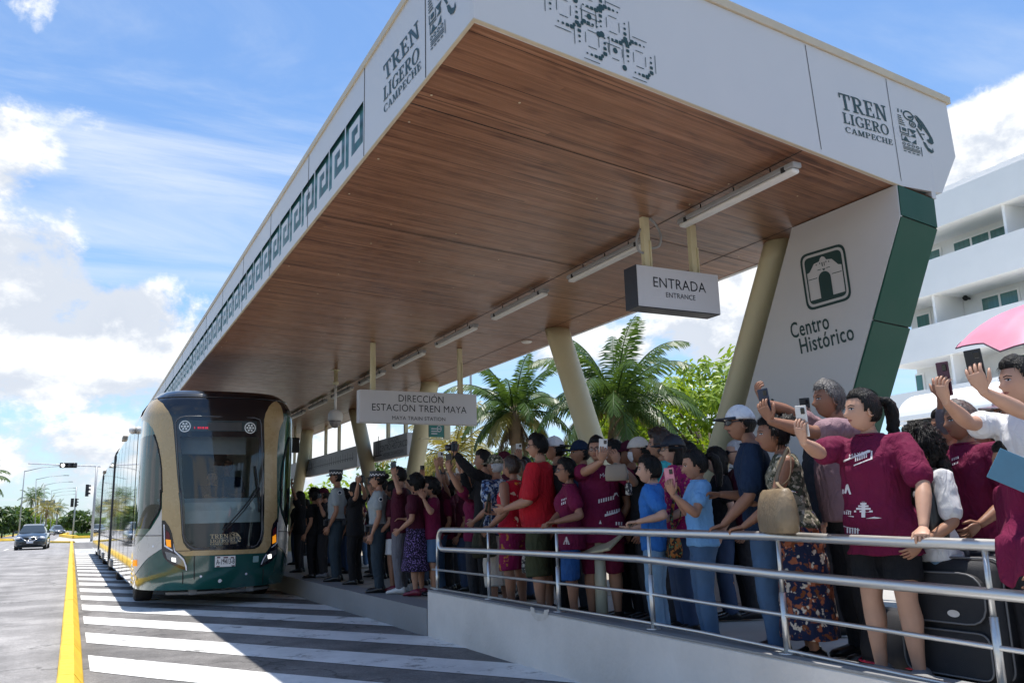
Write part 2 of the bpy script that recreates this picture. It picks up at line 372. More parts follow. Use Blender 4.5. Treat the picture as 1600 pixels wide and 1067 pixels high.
def worn_paint(name, col, thr=.36, base=(.11, .105, .10)):
    M = mat(name, col, rough=.65, var=.06, vs=12, bump=.2, bs=150)
    nt = M.node_tree; N = nt.nodes; L = nt.links; b = N['Principled BSDF']; src = b.inputs['Base Color'].links[0].from_socket
    tc = N.new('ShaderNodeTexCoord')
    n = N.new('ShaderNodeTexNoise'); n.inputs['Scale'].default_value = 2.2; n.inputs['Detail'].default_value = 12; n.inputs['Roughness'].default_value = .78; L.new(tc.outputs['Object'], n.inputs['Vector'])
    r = N.new('ShaderNodeMapRange'); L.new(n.outputs['Fac'], r.inputs[0]); r.inputs[1].default_value = thr-.05; r.inputs[2].default_value = thr+.05
    mx = N.new('ShaderNodeMix'); mx.data_type = 'RGBA'; L.new(r.outputs[0], mx.inputs[0]); mx.inputs[6].default_value = (*base, 1); L.new(src, mx.inputs[7])
    n6 = N.new('ShaderNodeTexNoise'); n6.inputs['Scale'].default_value = 1.6; n6.inputs['Detail'].default_value = 8; n6.inputs['Roughness'].default_value = .7; L.new(tc.outputs['Object'], n6.inputs['Vector'])
    r6 = N.new('ShaderNodeMapRange'); L.new(n6.outputs['Fac'], r6.inputs[0]); r6.inputs[1].default_value = .3; r6.inputs[2].default_value = .6; r6.inputs[3].default_value = .74; r6.inputs[4].default_value = 1.0
    s6 = N.new('ShaderNodeVectorMath'); s6.operation = 'SCALE'; L.new(mx.outputs[2], s6.inputs[0]); L.new(r6.outputs[0], s6.inputs['Scale'])
    L.new(s6.outputs[0], b.inputs['Base Color']); return M
mWhiteP = worn_paint('road paint white', (.78, .78, .76), .40); mYelP = worn_paint('kerb paint yellow', (.78, .50, .035), .30, (.45, .36, .2))
mYelB = mat('lane paint yellow', (.75, .5, .04), rough=.7)
b = MB(); S_ = 1500
b.add([(-S_, -S_, -.02), (S_, -S_, -.02), (S_, S_, -.02), (-S_, S_, -.02)], [(0, 1, 2, 3)]); structure(b.build('ground', mGround))
b = MB(); b.add([(-9.5, -12, 0), (.12, -12, 0), (.12, 420, 0), (-9.5, 420, 0), (-9.5, 130, 0), (-90, 130, 0), (-90, 60, 0), (-9.5, 60, 0)], [(0, 1, 2, 3, 4, 5, 6, 7)]); structure(b.build('road', mAsR))
b = MB(); b.add([(.02, -12, .003), (9.2, -12, .003), (9.2, 420, .003), (.02, 420, .003)], [(0, 1, 2, 3)]); structure(b.build('busway', mAsB))
# diagonal bars across the busway
def wob(x, y): return .018*noise.noise((x*3.1, y*2.3, 4.4))
b = MB()
y = -9.0; dxy = 1.55
for k in range(-9, 24):
    y0 = 10.15+2.18*(k-1); w = 1.09
    X0, X1 = .24, 3.66
    A_, B_ = [], []
    for i in range(9):
        x = X0+(X1-X0)*i/8
        A_.append((x, y0-(x-X0)*dxy+wob(x, y0)*2, .008)); B_.append((x, y0-w-(x-X0)*dxy+wob(x, y0+7)*2, .008))
    b.add(A_+B_, [(i, i+9, i+10, i+1) for i in range(8)])
structure(b.build('busway_marking', mWhiteP))
b = MB()
for k in range(30):
    y0 = 16+k*9.0; x = -3.55
    b.add([(x-.06, y0, .006), (x+.06, y0, .006), (x+.06, y0+4, .006), (x-.06, y0+4, .006)], [(0, 1, 2, 3)])
    x = -6.75
    b.add([(x-.06, y0, .006), (x+.06, y0, .006), (x+.06, y0+4, .006), (x-.06, y0+4, .006)], [(0, 1, 2, 3)])
structure(b.build('lane_marking', mWhiteP))
# yellow kerb between road and busway: precast blocks with a sloped side
YK = 80.0
def kerb_run(b, p0, p1, w=.21, h=.15, sl=.085, L_=2.0, gap=.012):
    p0 = Vector(p0); p1 = Vector(p1); d = (p1-p0); n = max(1, int(d.length/L_)); u = d.normalized(); s = Vector((u.y, -u.x, 0))
    for i in range(n):
        a = p0+d*(i/n)+u*gap/2; e = p0+d*((i+1)/n)-u*gap/2; jz = .004*noise.noise((i*1.7, p0.x, p0.y)); js = .006*noise.noise((i*2.1, p0.y, 3))
        pr = [(-w/2, 0), (w/2, 0), (w/2-.012, h*.35), (w/2-sl, h), (-w/2+.02, h), (-w/2+.006, h-.014)]
        r0 = [a+s*(q+js)+Vector((0, 0, z+(jz if z else 0))) for q, z in pr]; r1 = [e+s*(q+js)+Vector((0, 0, z+(jz if z else 0))) for q, z in pr]
        b.rings([r0, r1], smooth=False)
b = MB(); kerb_run(b, (.075, -2, 0), (.10, YK, 0))
structure(b.build('kerb', mYelP))
b = MB(); kerb_run(b, (.12, YK+.15, 0), (-1.7, YK+5.5, 0), w=.5)
structure(b.build('kerb', mYelP))
b = MB(); kerb_run(b, (-1.2, 135, 0), (.4, 108, 0), w=.6, h=.35); kerb_run(b, (.4, 108, 0), (9, 104, 0), w=.6, h=.3); kerb_run(b, (-1.2, 135, 0), (-.5, 190, 0), w=.5, h=.25)
structure(b.build('kerb', mYelP))
b = MB(); b.add([(-1.0, 135, .05), (.6, 108.4, .05), (9, 104.3, .05), (18, 118, .05), (20, 300, .05), (3, 300, .05)], [(0, 1, 2, 3, 4, 5)]); structure(b.build('median_lawn', mGrassB))
b = MB(); b.add([(-90, 112, .04), (-5.6, 106, .04), (-6.6, 116, .04), (-9.6, 130, .04), (-9.6, 420, .04), (-90, 420, .04)], [(0, 1, 2, 3, 4, 5)]); structure(b.build('lawn', mGrassB))
b = MB(); kerb_run(b, (-90, 111.6, 0), (-5.4, 105.6, 0), w=.6, h=.22, L_=6); kerb_run(b, (-5.4, 105.6, 0), (-6.5, 116, 0), w=.4); kerb_run(b, (-6.5, 116, 0), (-9.5, 130, 0), w=.4); kerb_run(b, (-9.5, 130, 0), (-9.5, 330, 0), w=.3, L_=6)
structure(b.build('kerb', mYelP))
# pale crossing pavement behind the kerb corner
b = MB(); b.add([(-1.5, YK+6.2, .012), (.3, YK+.6, .012), (8.6, YK+.6, .012), (8.6, 103.6, .012), (.2, 107.4, .012), (-1.4, 133, .012)], [(0, 1, 2, 3, 4, 5)])
structure(b.build('pavement', mat('pale concrete paving', (.42, .41, .38), rough=.9, var=.15, vs=2)))
# ================================================================== platform, ramp wall, rail
PX = onZ(669.7, 994.6, 0).x; PZ = .289; YW = 9.28
mConc = mat('painted concrete grey', (.225, .225, .225), rough=.8, var=.13, vs=1.8, bump=.25, bs=30)
mWall = mat('rendered wall pale', (.58, .54, .495), rough=.85, var=.13, vs=1.9, bump=.3, bs=24)
mSlab = mat('platform paving', (.30, .265, .215), rough=.8, var=.16, vs=3, bump=.2, bs=40)
def floorz(y): return PZ + .075*max(0.0, min(1.0, (YW-y)/4.0))
plat = thing('boarding_platform', (PX, YW, 0), 'long grey concrete boarding platform beside the busway', 'platform')
b = MB()
b.prism([(PX, YW, 0), (PX, YW, PZ), (PX+.02, YW, PZ+.006), (9.0, YW, PZ+.006), (9.0, YW, 0)], (0, 40, 0)); b.build('slab', mSlab, plat, fix=True)
b = MB(); b.prism([(PX-.012, YW+.002, 0), (PX-.012, YW+.002, PZ+.012), (PX+.34, YW+.002, PZ+.012), (PX+.34, YW+.002, 0)], (0, 39.9, 0)); b.build('edge_kerb', mConc, plat, fix=True)
b = MB()
ys = [YW-i*.5 for i in range(0, 18)]
b.add([(PX+.15, y, floorz(y)) for y in ys]+[(9.0, y, floorz(y)) for y in ys], [(i, i+18, i+19, i+1) for i in range(17)])
structure(b.build('ramp_floor', mat('ramp concrete', (.36, .345, .32), rough=.85, var=.14, vs=3)))
rw = thing('ramp_wall', (PX, YW, 0), 'low pale rendered ramp wall carrying the steel handrail', 'wall')
def walltop(y): return .49 - .024*(YW-y)/5.4
b = MB()
wy = [YW-i*.35 for i in range(0, 33)]
rg = []
for y in wy:
    z = walltop(y); rg.append([Vector(p) for p in ((PX, y, -.05), (PX, y, z-.01), (PX+.012, y, z), (PX+.19, y, z), (PX+.2, y, z-.01), (PX+.2, y, -.05))])
b.rings(rg, smooth=False); b.build('wall', mWall, rw, fix=True)
b = MB(); b.prism([(PX-.0, wy[0]-.005, .49+.003), (PX+.0, wy[-1], walltop(wy[-1])+.003), (PX+.2, wy[-1], walltop(wy[-1])+.003), (PX+.2, wy[0]-.005, .493)], (0, 0, .012)); b.build('coping', mConc, rw, fix=True)
# old round smudge of cement on the wall
b = MB(); c0 = onX(843, 957, PX)
_n = lambda a, k: 1+.22*noise.noise((math.cos(a)*3, math.sin(a)*3, k))
outl = [(c0.y+.16*_n(t, 1)*math.cos(t), c0.z+.02+.085*_n(t, 1)*math.sin(t)) for t in [R(165+210*i/20) for i in range(21)]]
outl += [(c0.y+.085*_n(t, 5)*math.cos(t), c0.z+.02+.038*_n(t, 5)*math.sin(t)) for t in [R(375-210*i/20) for i in range(21)]]
inn = None
b.fill([outl], lambda u, v: Vector((PX-.0025, u, v))); b.build('cement_smudge', mat('cement smudge', (.50, .46, .41), rough=.9, var=.14, vs=14), rw)
mSteel = mat('brushed steel', (.58, .57, .55), rough=.42, metal=1.0, var=.08, vs=3, stretch=(40, 1.2, 40))
RX = PX+.09
rail = thing('handrail', (RX, YW, .49), 'brushed stainless steel handrail of four bars on the ramp wall', 'railing')
def railpath(px): return [Vector((RX, onX(x, y, RX).y, onX(x, y, RX).z)) for x, y in px]
def resample(P, n):
    return smooth_poly([tuple(p) for p in P], n, closed=False)
top = railpath([(692, 827.5), (812, 828), (940, 828.5), (1000, 831.5), (1215, 837.5), (1400, 846), (1560, 851.5)])
sec = railpath([(692, 858), (812, 861), (935, 865.5), (1000, 873), (1215, 897), (1400, 914), (1590, 931)])
def extend(P, y): d = (P[-1]-P[-2]); return P+[P[-1]+d*((y-P[-1].y)/d.y)]
top = extend(top, .2); sec = extend(sec, .2)
for P in (top, sec):
    for p in P[:3]: p.z = (top if P is top else sec)[0].z*.5 + p.z*.5
e0 = top[0]; e1 = sec[0]; rr = (e0.z-e1.z)/2
bend = [Vector((RX, e0.y+.02+.11*math.sin(a), (e0.z+e1.z)/2+rr*math.cos(a))) for a in [math.pi*i/10 for i in range(1, 10)]]
loop = top[::-1]+bend+sec
b = MB(); b.tube(loop, .027, n=12); b.build('top_rail_loop', mSteel, rail)
r3 = extend(railpath([(676, 889), (1000, 925), (1100, 941), (1550, 1010)]), .2); r4 = extend(railpath([(674, 918), (1000, 970), (1100, 988), (1475, 1067)]), .2)
for P in (r3, r4):
    b = MB(); b.tube(P, .0125, n=8); b.build('bar', mSteel, rail)
def zat(P, y):
    for a, c in zip(P, P[1:]):
        if (a.y-y)*(c.y-y) <= 0: return a.z+(c.z-a.z)*(y-a.y)/(c.y-a.y)
    return P[-1].z
for px_ in (683, 763, 870, 1014, 1216, 1537):
    y = onX(px_, 850, RX).y
    zb = walltop(y)+.014; zt = zat(top, y)-.02; zs = zat(sec, y)
    b = MB(); b.tube([(RX, y, zb), (RX, y, zs-.10)], .019, n=10); b.tube([(RX, y, zs-.10), (RX, y, zt)], .0135, n=10); b.tube([(RX, y, zb), (RX, y, zb+.008)], .05, n=14)
    b.build('post', mSteel, rail)
y = .9; zb = walltop(y)
b = MB(); b.tube([(RX, y, zb), (RX, y, zat(top, y)-.02)], .019, n=10); b.build('post', mSteel, rail)
# ================================================================== canopy
CX = 1.877; ZS = EYE+1.5095*CX
A = onZ(740, 27, ZS); B = onZ(1410, 290, ZS)
FE = (B-A).normalized(); FN = Vector((FE.y, -FE.x, 0))          # along the front edge; outward normal of the front
BX = 7.05; YEND = 34.5; ZT = 4.90
def fr(x, y, off=0): return onP(x, y, A+FN*off, FN)
mPanel = mat('composite panel pale grey', (.585, .575, .565), rough=.45, var=.03, vs=1.2)
mTeal = mat('teal panel', (.05, .19, .20), rough=.4, var=.08, vs=2)
mDkGreen = mat('dark green lettering', (.012, .045, .042), rough=.5, var=.05)
mGreen = mat('green panel', (.008, .066, .042), rough=.5, var=.06, vs=1.5, spec=.25)
mTan = mat('tan edge trim', (.56, .47, .33), rough=.55, var=.08)
mCream = mat('cream steel', (.62, .56, .36), rough=.42, var=.05, vs=2.5)
mDark = mat('dark joint', (.02, .02, .02), rough=.8)
def wood_mat():
    M = mat('soffit wood laminate', (.2, .1, .06), rough=.34, var=.0, spec=.42)
    nt = M.node_tree; N = nt.nodes; L = nt.links; bs = N['Principled BSDF']
    tc = N.new('ShaderNodeTexCoord'); mp = N.new('ShaderNodeMapping'); mp.inputs['Rotation'].default_value = (0, 0, -math.atan2(FE.y, FE.x)); L.new(tc.outputs['Object'], mp.inputs[0])
    sp = N.new('ShaderNodeSeparateXYZ'); L.new(mp.outputs[0], sp.inputs[0])
    def mth(op, a, c):
        n = N.new('ShaderNodeMath'); n.operation = op
        for i, v in enumerate((a, c)):
            if isinstance(v, (int, float)): n.inputs[i].default_value = v
            else: L.new(v, n.inputs[i])
        return n.outputs[0]
    row = mth('FLOOR', mth('MULTIPLY', sp.outputs[1], 1/.075), 0)
    seg = mth('FLOOR', mth('ADD', mth('MULTIPLY', sp.outputs[0], 1/9.0), mth('MULTIPLY', row, .37)), 0)
    cb = N.new('ShaderNodeCombineXYZ'); L.new(row, cb.inputs[0]); L.new(seg, cb.inputs[1])
    wn = N.new('ShaderNodeTexWhiteNoise'); wn.noise_dimensions = '2D'; L.new(cb.outputs[0], wn.inputs['Vector'])
    def streak(sx, sy, off, det):
        m2 = N.new('ShaderNodeMapping'); m2.inputs['Scale'].default_value = (sx, sy, 1); L.new(mp.outputs[0], m2.inputs[0])
        ad = N.new('ShaderNodeVectorMath'); ad.operation = 'ADD'; L.new(m2.outputs[0], ad.inputs[0]); sc = N.new('ShaderNodeVectorMath'); sc.operation = 'SCALE'; L.new(wn.outputs['Color'], sc.inputs[0]); sc.inputs['Scale'].default_value = off; L.new(sc.outputs[0], ad.inputs[1])
        n = N.new('ShaderNodeTexNoise'); n.inputs['Scale'].default_value = 1; n.inputs['Detail'].default_value = det; n.inputs['Roughness'].default_value = .6; n.inputs['Distortion'].default_value = .4; L.new(ad.outputs[0], n.inputs['Vector']); return n.outputs['Fac']
    a = streak(.38, 21, 2.5, 6); c = streak(1.6, 85, 30, 4); k = streak(1.6, 5, 5, 2)
    f = mth('ADD', mth('ADD', mth('MULTIPLY', wn.outputs['Value'], .10), mth('MULTIPLY', a, .92)), mth('MULTIPLY', c, .46))
    f = mth('SUBTRACT', f, mth('MULTIPLY', mth('POWER', k, 6), 2.0))
    cr = N.new('ShaderNodeValToRGB'); L.new(f, cr.inputs[0]); e = cr.color_ramp.elements
    e[0].position = .46; e[0].color = (.115, .048, .027, 1); e[1].position = 1.08 if False else 1.0; e[1].color = (.44, .235, .132, 1)
    q = e.new(.68); q.color = (.235, .108, .056, 1); q = e.new(.86); q.color = (.33, .16, .088, 1)
    L.new(cr.outputs[0], bs.inputs['Base Color'])
    g = mth('LESS_THAN', mth('FRACT', mth('MULTIPLY', sp.outputs[1], 1/.42), 0), .018)
    mx = N.new('ShaderNodeMix'); mx.data_type = 'RGBA'; L.new(g, mx.inputs[0]); L.new(cr.outputs[0], mx.inputs[6]); mx.inputs[7].default_value = (.05, .024, .014, 1); L.new(mx.outputs[2], bs.inputs['Base Color'])
    return M
mWood = wood_mat()
can = thing('station_canopy', (4.5, 18, 0), 'long white station canopy with wood plank soffit and pale lettered fascias', 'canopy')
fp = {k: fr(*v) for k, v in dict(bl=(740, 27), br=(1472, 302), r1=(1493, 245), r2=(1478, 162)).items()}
ftl = Vector((fp['bl'].x, fp['bl'].y, ZT)); IN = .035
# core body, set a little inside the fascia panels; its left and front sides are the teal backing seen through the cut-outs
core = [fp['bl']-FN*IN+FE*IN, B-FN*IN, fp['br']-FN*IN, fp['r1']-FN*IN, fp['r2']-FN*IN, ftl-FN*IN+FE*IN]
core = [p.copy() for p in core]; core[0].x = CX+IN; core[-1].x = CX+IN
for p in core[:2]: p.z = ZS+.012
b = MB(); b.prism(core, (0, YEND-5, 0)); b.build('backing', mTeal, can, fix=True)
# soffit sheet
s0, s1 = A.copy(), A+FE*((BX-A.x)/FE.x)
b = MB(); b.add([(CX, s0.y, ZS), (BX, s1.y, ZS), (BX, YEND-.3, ZS), (CX, YEND-.3, ZS)], [(0, 3, 2, 1)]); b.build('soffit', mWood, can)
b = MB()
for X in (3.63+.02, 5.07, 6.42):
    ya = A.y+FE.y/FE.x*(X-CX); zq = ZS-.003
    if X < 4: continue
    b.add([(X-.006, ya+.05, zq), (X+.006, ya+.05, zq), (X+.006, YEND-.4, zq), (X-.006, YEND-.4, zq)], [(0, 3, 2, 1)])
yy = 5.15
while yy < YEND-2:
    xa, xb = (5.07, BX-.01) if int((yy-5)/1.22) % 2 else (CX+.02, 5.07)
    p, q = Vector((xa, yy+(xa-CX)*FE.y/FE.x, ZS-.0045)), Vector((xb, yy+(xb-CX)*FE.y/FE.x, ZS-.0045)); s = Vector((0, .005, 0))
    b.add([p-s, q-s, q+s, p+s], [(0, 3, 2, 1)]); yy += 1.22
b.build('soffit_joints', mDark, can)
b = MB(); rs_ = random.Random(3)
for i in range(90):
    x = rs_.choice((CX+.12, 2.6, 3.3, 4.1, 5.0, 5.8, 6.6)); y = 4.4+rs_.random()*16+(x-CX)*.17
    b.tube([(x, y, ZS-.004), (x, y, ZS-.001)], .009, n=6, smooth=False)
b.build('screw_heads', mTan, can)
# back and right edges, roof cap
b = MB(); b.prism([(BX-.02, s1.y, ZS-.006), (BX+.04, s1.y, ZS-.006), (BX+.04, s1.y, ZS+.35), (BX-.02, s1.y, ZS+.35)], (0, YEND-s1.y-.2, 0)); b.build('back_trim', mPanel, can, fix=True)
b = MB()
tt = [ftl+Vector((-.015, 0, .0)), ftl+Vector((-.015, 0, .06)), ftl+Vector((.3, 0, .06)), ftl+Vector((.3, 0, .0))]
b.prism(tt, (0, YEND-tt[0].y, 0)); b.build('roof_trim', mTan, can, fix=True)
tf = [ftl+FN*.02, fp['r2']+FN*.02+FE*.06]
b = MB(); b.prism([tf[0]+Vector((0, 0, .004)), tf[1]+Vector((0, 0, .004)), tf[1]+Vector((0, 0, .075)), tf[0]+Vector((0, 0, .075))], -FN*.35); b.build('roof_trim', mTan, can, fix=True)
# left fascia: plane X = CX, drawn in (Y, Z); greek key cut out
def lf(u, v): return Vector((CX, u, v))
def lfb(u, v): return Vector((CX+.04, u, v))
KY0 = onX(569, 203, CX).y+.02; KP = .531; KN = 52; kb, kt = ZS+.085, ZS+.50
seams = [onX(665, 60, CX).y, onX(569, 200, CX).y] + [onX(569, 200, CX).y+1.86*i for i in range(1, 15)]
b = MB()
def keyholes(y0):
    """one meander unit opening from y0 (near) to y0+KP (far)"""
    w = KP; h = kt-kb; t = .085
    P = lambda a, c: (y0+a*w, kb+c*h)
    # hook: tall outer stroke, top bar, inner hook
    return [P(.02, .98), P(.02, .12), P(.63, .12), P(.63, .66), P(.30, .66), P(.30, .48), P(.45, .48), P(.45, .31), P(.20, .31), P(.20, .80), P(.78, .80), P(.78, 0), P(.96, 0), P(.96, .98)]
outl = [(A.y, ZS-.006), (YEND-.2, ZS-.006), (YEND-.2, ZT), (A.y, ZT)]
holes = [keyholes(KY0+KP*i) for i in range(KN)]
b.fill([outl]+holes, lf, holes=True); b.build('side_fascia', mPanel, can)
for y in seams:
    b = MB(); b.box((CX-.0025, y-.005, ZS), (CX+.002, y+.005, ZT)); b.build('fascia_joint', mDark, can)
b = MB(); b.box((CX-.004, A.y, ZS-.014), (CX+.02, YEND-.2, ZS-.006)); b.build('fascia_lip', mTan, can)
# front fascia
def U(p): return (p-A).dot(FE)
def ff(u, v, off=.0): return A+FE*u+FN*off+Vector((0, 0, v-ZS))
ol = [(0, ZS-.006), (U(B), ZS-.006), (U(fp['br']), fp['br'].z), (U(fp['r1']), fp['r1'].z), (U(fp['r2']), fp['r2'].z), (0, ZT)]
b = MB(); b.solid([ol], lambda u, v: ff(u, v), lambda u, v: ff(u, v, -.04)); b.build('front_fascia', mPanel, can, fix=True)
def fuv(x, y): p = fr(x, y); return (U(p), p.z)
for (x0, y0), (x1, y1) in (((1258, 74), (1283, 234)), ((1384, 127), (1408, 283))):
    a, c = fuv(x0, y0), fuv(x1, y1); b = MB(); b.fill([[(a[0]-.004, a[1]+.02), (a[0]+.004, a[1]+.02), (c[0]+.004, c[1]), (c[0]-.004, c[1])]], lambda u, v: ff(u, v, .003)); b.build('fascia_joint', mDark, can)
b = MB(); a, c = ff(0, ZS-.012, .004), ff(U(B), ZS-.012, .004); b.prism([a, c, c+Vector((0, 0, .006)), a+Vector((0, 0, .006))], -FN*.03); b.build('fascia_lip', mTan, can, fix=True)
# lettering TREN LIGERO CAMPECHE: front (dark) and side
def lettering(name, words, mapper, parent, m_):
    b = MB()
    for w, h, wd, u, v in words: put_serif(b, w, h, wd, lambda a, c: mapper(u+a, v+c))
    return b.build(name, m_, parent)
t0 = fuv(1311, 180); 
def frame2(x0, y0, x1, y1):
    """text frame on the front fascia: base-line start and end"""
    a, c = fuv(x0, y0), fuv(x1, y1); return a, c
def on_line(words_px, m_, name, parent, mapper, uvf):
    for w, (bx0, by0), (bx1, by1), (tx, ty) in words_px:
        a = Vector(uvf(bx0, by0)); c = Vector(uvf(bx1, by1)); t = Vector(uvf(tx, ty)); d = c-a; h = (t-a)
        b = MB(); put_serif(b, w, 1.0, 1.0, lambda p, q: mapper(a.x+d.x*p+h.x*q, a.y+d.y*p+h.y*q)); b.build(name, m_, parent)
on_line([('TREN', (1314, 171), (1387, 191), (1309, 145)), ('LIGERO', (1318, 192.5), (1389.5, 212.5), (1315.2, 175.5)), ('CAMPECHE', (1321, 207), (1395, 227.6), (1320, 198))], mDkGreen, 'lettering', can, lambda u, v: ff(u, v, .004), fuv)
def suv(x, y): p = onX(x, y, CX); return (p.y, p.z)
on_line([('TREN', (601.9, 127.8), (656.5, 57), (599.2, 105)), ('LIGERO', (599.8, 159.8), (655.5, 93.8), (599.6, 139)), ('CAMPECHE', (600.8, 178), (659, 107), (599.9, 167))], mDkGreen, 'lettering', can, lambda u, v: Vector((CX-.004, u, v)), suv)
# feline head emblem in a lattice of bars and boxes, unit square, facing right
def _ring(cx, cy, rx, ry, a0, a1, w, n=14): return [_arc(cx, cy, rx, ry, 0, 180, w, n=n//2), _arc(cx, cy, rx, ry, 180, 360, w, n=n//2)]
def emblem_polys():
    P = []
    r_ = _rect
    for i in range(5): P.append(r_(.02, .60+.05*i, .20-.02*i, .622+.05*i))
    for i in range(3): P.append([(.04+.09*i, .88+.02*i), (.07+.09*i, .89+.02*i), (.07+.09*i, .98), (.04+.09*i, .96)])
    P += _ring(.33, .88, .15, .12, 0, 360, .035, n=20); P.append(_arc(.36, .88, .07, .06, 200, 380, .07, n=8))
    P.append(_arc(.42, .70, .10, .08, 0, 180, .03, n=14)); P.append(_arc(.42, .70, .10, .08, 180, 360, .03, n=14)); P += _ring(.42, .70, .045, .034, 0, 360, .02, n=10)
    # brow, nose, jaw
    P.append([(.52, .96), (.60, .95), (.74, .84), (.86, .68), (.97, .50), (.985, .40), (.92, .35), (.82, .37), (.78, .43), (.85, .46), (.88, .52), (.80, .60), (.70, .70), (.64, .80)])
    P.append([(.60, .78), (.70, .70), (.66, .60), (.56, .68)])
    P.append([(.66, .36), (.74, .34), (.80, .24), (.90, .20), (.93, .27), (.95, .17), (.88, .12), (.78, .15), (.70, .25)])
    P.append([(.50, .62), (.54, .64), (.70, .40), (.66, .38)]); P.append([(.58, .52), (.62, .54), (.74, .56), (.74, .53)])
    for i in range(3): P.append([(.48+.035*i, .93-.03*i), (.50+.035*i, .94-.03*i), (.60+.04*i, .82-.05*i), (.58+.04*i, .80-.05*i)])
    # headdress blocks and the woven collar
    P += [r_(.03, .40, .28, .425), r_(.03, .40, .055, .56), r_(.255, .40, .28, .56), r_(.10, .46, .21, .54)]
    P += [[(.28, .56), (.50, .56), (.39, .45)], [(.30, .38), (.46, .38), (.46, .48)], r_(.05, .22, .30, .245), r_(.05, .36, .30, .378), r_(.05, .22, .07, .378)]
    P += [[(.09, .25), (.17, .35), (.25, .25)], [(.32, .22), (.46, .22), (.46, .34)]]
    for i in range(4): P += _ring(.10+.125*i, .155, .05, .035, 0, 360, .018, n=10)
    for i in range(3): P.append(r_(.06, .085-.032*i, .54, .10-.032*i))
    for i in range(4): P.append(r_(.06+.12*i, -.03, .14+.12*i, -.008))
    P.append(r_(.57, -.03, .59, .19))
    return P
EMB = emblem_polys()
def emblem(name, parent, m_, uvf, mapper, o, xx, yy):
    a = Vector(uvf(*o)); dx = Vector(uvf(*xx))-a; dy = Vector(uvf(*yy))-a; b = MB()
    b.fill(EMB, lambda p, q: mapper(a.x+dx.x*p+dy.x*q, a.y+dx.y*p+dy.y*q)); return b.build(name, m_, parent)
emblem('emblem', can, mDkGreen, fuv, lambda u, v: ff(u, v, .004), (1408, 233), (1463, 250), (1399, 167))
emblem('emblem', can, mDkGreen, suv, lambda u, v: Vector((CX-.004, u, v)), (671, 80), (716, 26), (668, -12))
# perforated glyph pattern on the front fascia: dots of four sizes and thin bars around open squares
b = MB(); O = Vector(fuv(862, 20)); 
gx = (Vector(fuv(1033, 104))-Vector(fuv(905, 60)))  # not a screen step: two marks of the pattern, used for its scale
q0 = Vector(fuv(926, 55)); q1 = Vector(fuv(978, 90)); 
c_ = Vector(fuv(920, 26)); unit = .105
def glyph(cx, cy):
    P = []
    def dot(x, y, r): P.append([(cx+unit*(x+r*math.cos(t)), cy+unit*(y+r*math.sin(t))) for t in [2*math.pi*i/10 for i in range(10)]])
    def bar(x, y, w, h): P.append(_rect(cx+unit*(x-w/2), cy+unit*(y-h/2), cx+unit*(x+w/2), cy+unit*(y+h/2)))
    def rb(x, y, r): P.append(fillet(_rect(cx+unit*(x-r), cy+unit*(y-r*.8), cx+unit*(x+r), cy+unit*(y+r*.8)), unit*r*.5, 2))
    bar(0, .55, .7, .05); bar(0, -.55, .7, .05); bar(.55, 0, .05, .7); bar(-.55, 0, .05, .7)
    for s in (-1, 1):
        for i, r in enumerate((.17, .14, .10, .07)):
            rb(s*1.05, -.62+.36*i if s > 0 else .62-.36*i, r); 
            rb((-.62+.36*i)*s, s*1.05, r)
    bar(1.45, .1, .05, 1.3); bar(.1, 1.45, 1.3, .05); bar(-1.45, -.1, .05, 1.3); bar(-.1, -1.45, 1.3, .05)
    dot(.8, -.85, .13); dot(-.8, .85, .13)
    return P
def glyph2(cx, cy):
    P = []
    def dot(x, y, r): P.append([(cx+unit*(x+r*math.cos(t)), cy+unit*(y+r*math.sin(t))) for t in [2*math.pi*i/12 for i in range(12)]])
    def bar(x, y, w, h): P.append(_rect(cx+unit*(x-w/2), cy+unit*(y-h/2), cx+unit*(x+w/2), cy+unit*(y+h/2)))
    dot(0, 0, .2); dot(-1.1, .75, .22); dot(.75, -.95, .2); dot(1.0, .95, .2)
    bar(0, .6, .6, .05); bar(0, -.6, .6, .05); bar(.6, 0, .05, .6); bar(-.6, 0, .05, .6)
    return P
pol = []
for (px_, py_), g in (((920, 27), 2), ((957, 40), 1), ((925, 63), 1), ((961, 80), 2), ((999, 94), 1), ((880, 13), 1), ((918, -12), 1), ((955, 0), 0), ((882, -30), 2)):
    if g: pol += (glyph if g == 1 else glyph2)(*fuv(px_, py_))
b.fill(pol, lambda u, v: ff(u, v, .004)); b.build('pierced_pattern', mDkGreen, can)
# ================================================================== totem wall at the end
XT = onZ(1400, 287, ZS).x
tot = thing('station_totem', (XT, 6, PZ), 'slanted grey and green totem wall with station emblem and white gate pictogram', 'wall')
def tx(x, y): p = onX(x, y, XT); return (p.y, p.z)
pt = [tx(1400, 284), tx(1406, 337), tx(1334, 598)]; pl = [tx(1237, 350), tx(1161.6, 640)]
def ext(a, c, z): t = (z-a[1])/(c[1]-a[1]); return (a[0]+(c[0]-a[0])*t, z)
zf = .30
TP = [(pt[0][0], ZS-.01), pt[1], ext(pt[1], pt[2], zf), ext(pl[0], pl[1], zf), (pl[0][0], ZS-.01)]
TW = FE*(.66)
def tt_(u, v, off=0.0): return Vector((XT-off, u, v))
b = MB(); b.solid([TP], lambda u, v: tt_(u, v), lambda u, v: tt_(u, v)+Vector((.03, 0, 0))); b.build('side_panel', mPanel, tot, fix=True)
b = MB(); b.prism([tt_(u, v)+Vector((.032, .006, 0)) for u, v in TP], TW-Vector((.034, 0, 0))); b.build('core', mDark, tot, fix=True)
g0, g1, g2 = TP[0], TP[1], TP[2]
gm = ext(pt[1], pt[2], onX(1356, 500, XT).z+.25)
gsegs = [(g0, g1), (g1, (tx(1363, 500))), (tx(1363, 500), g2)]
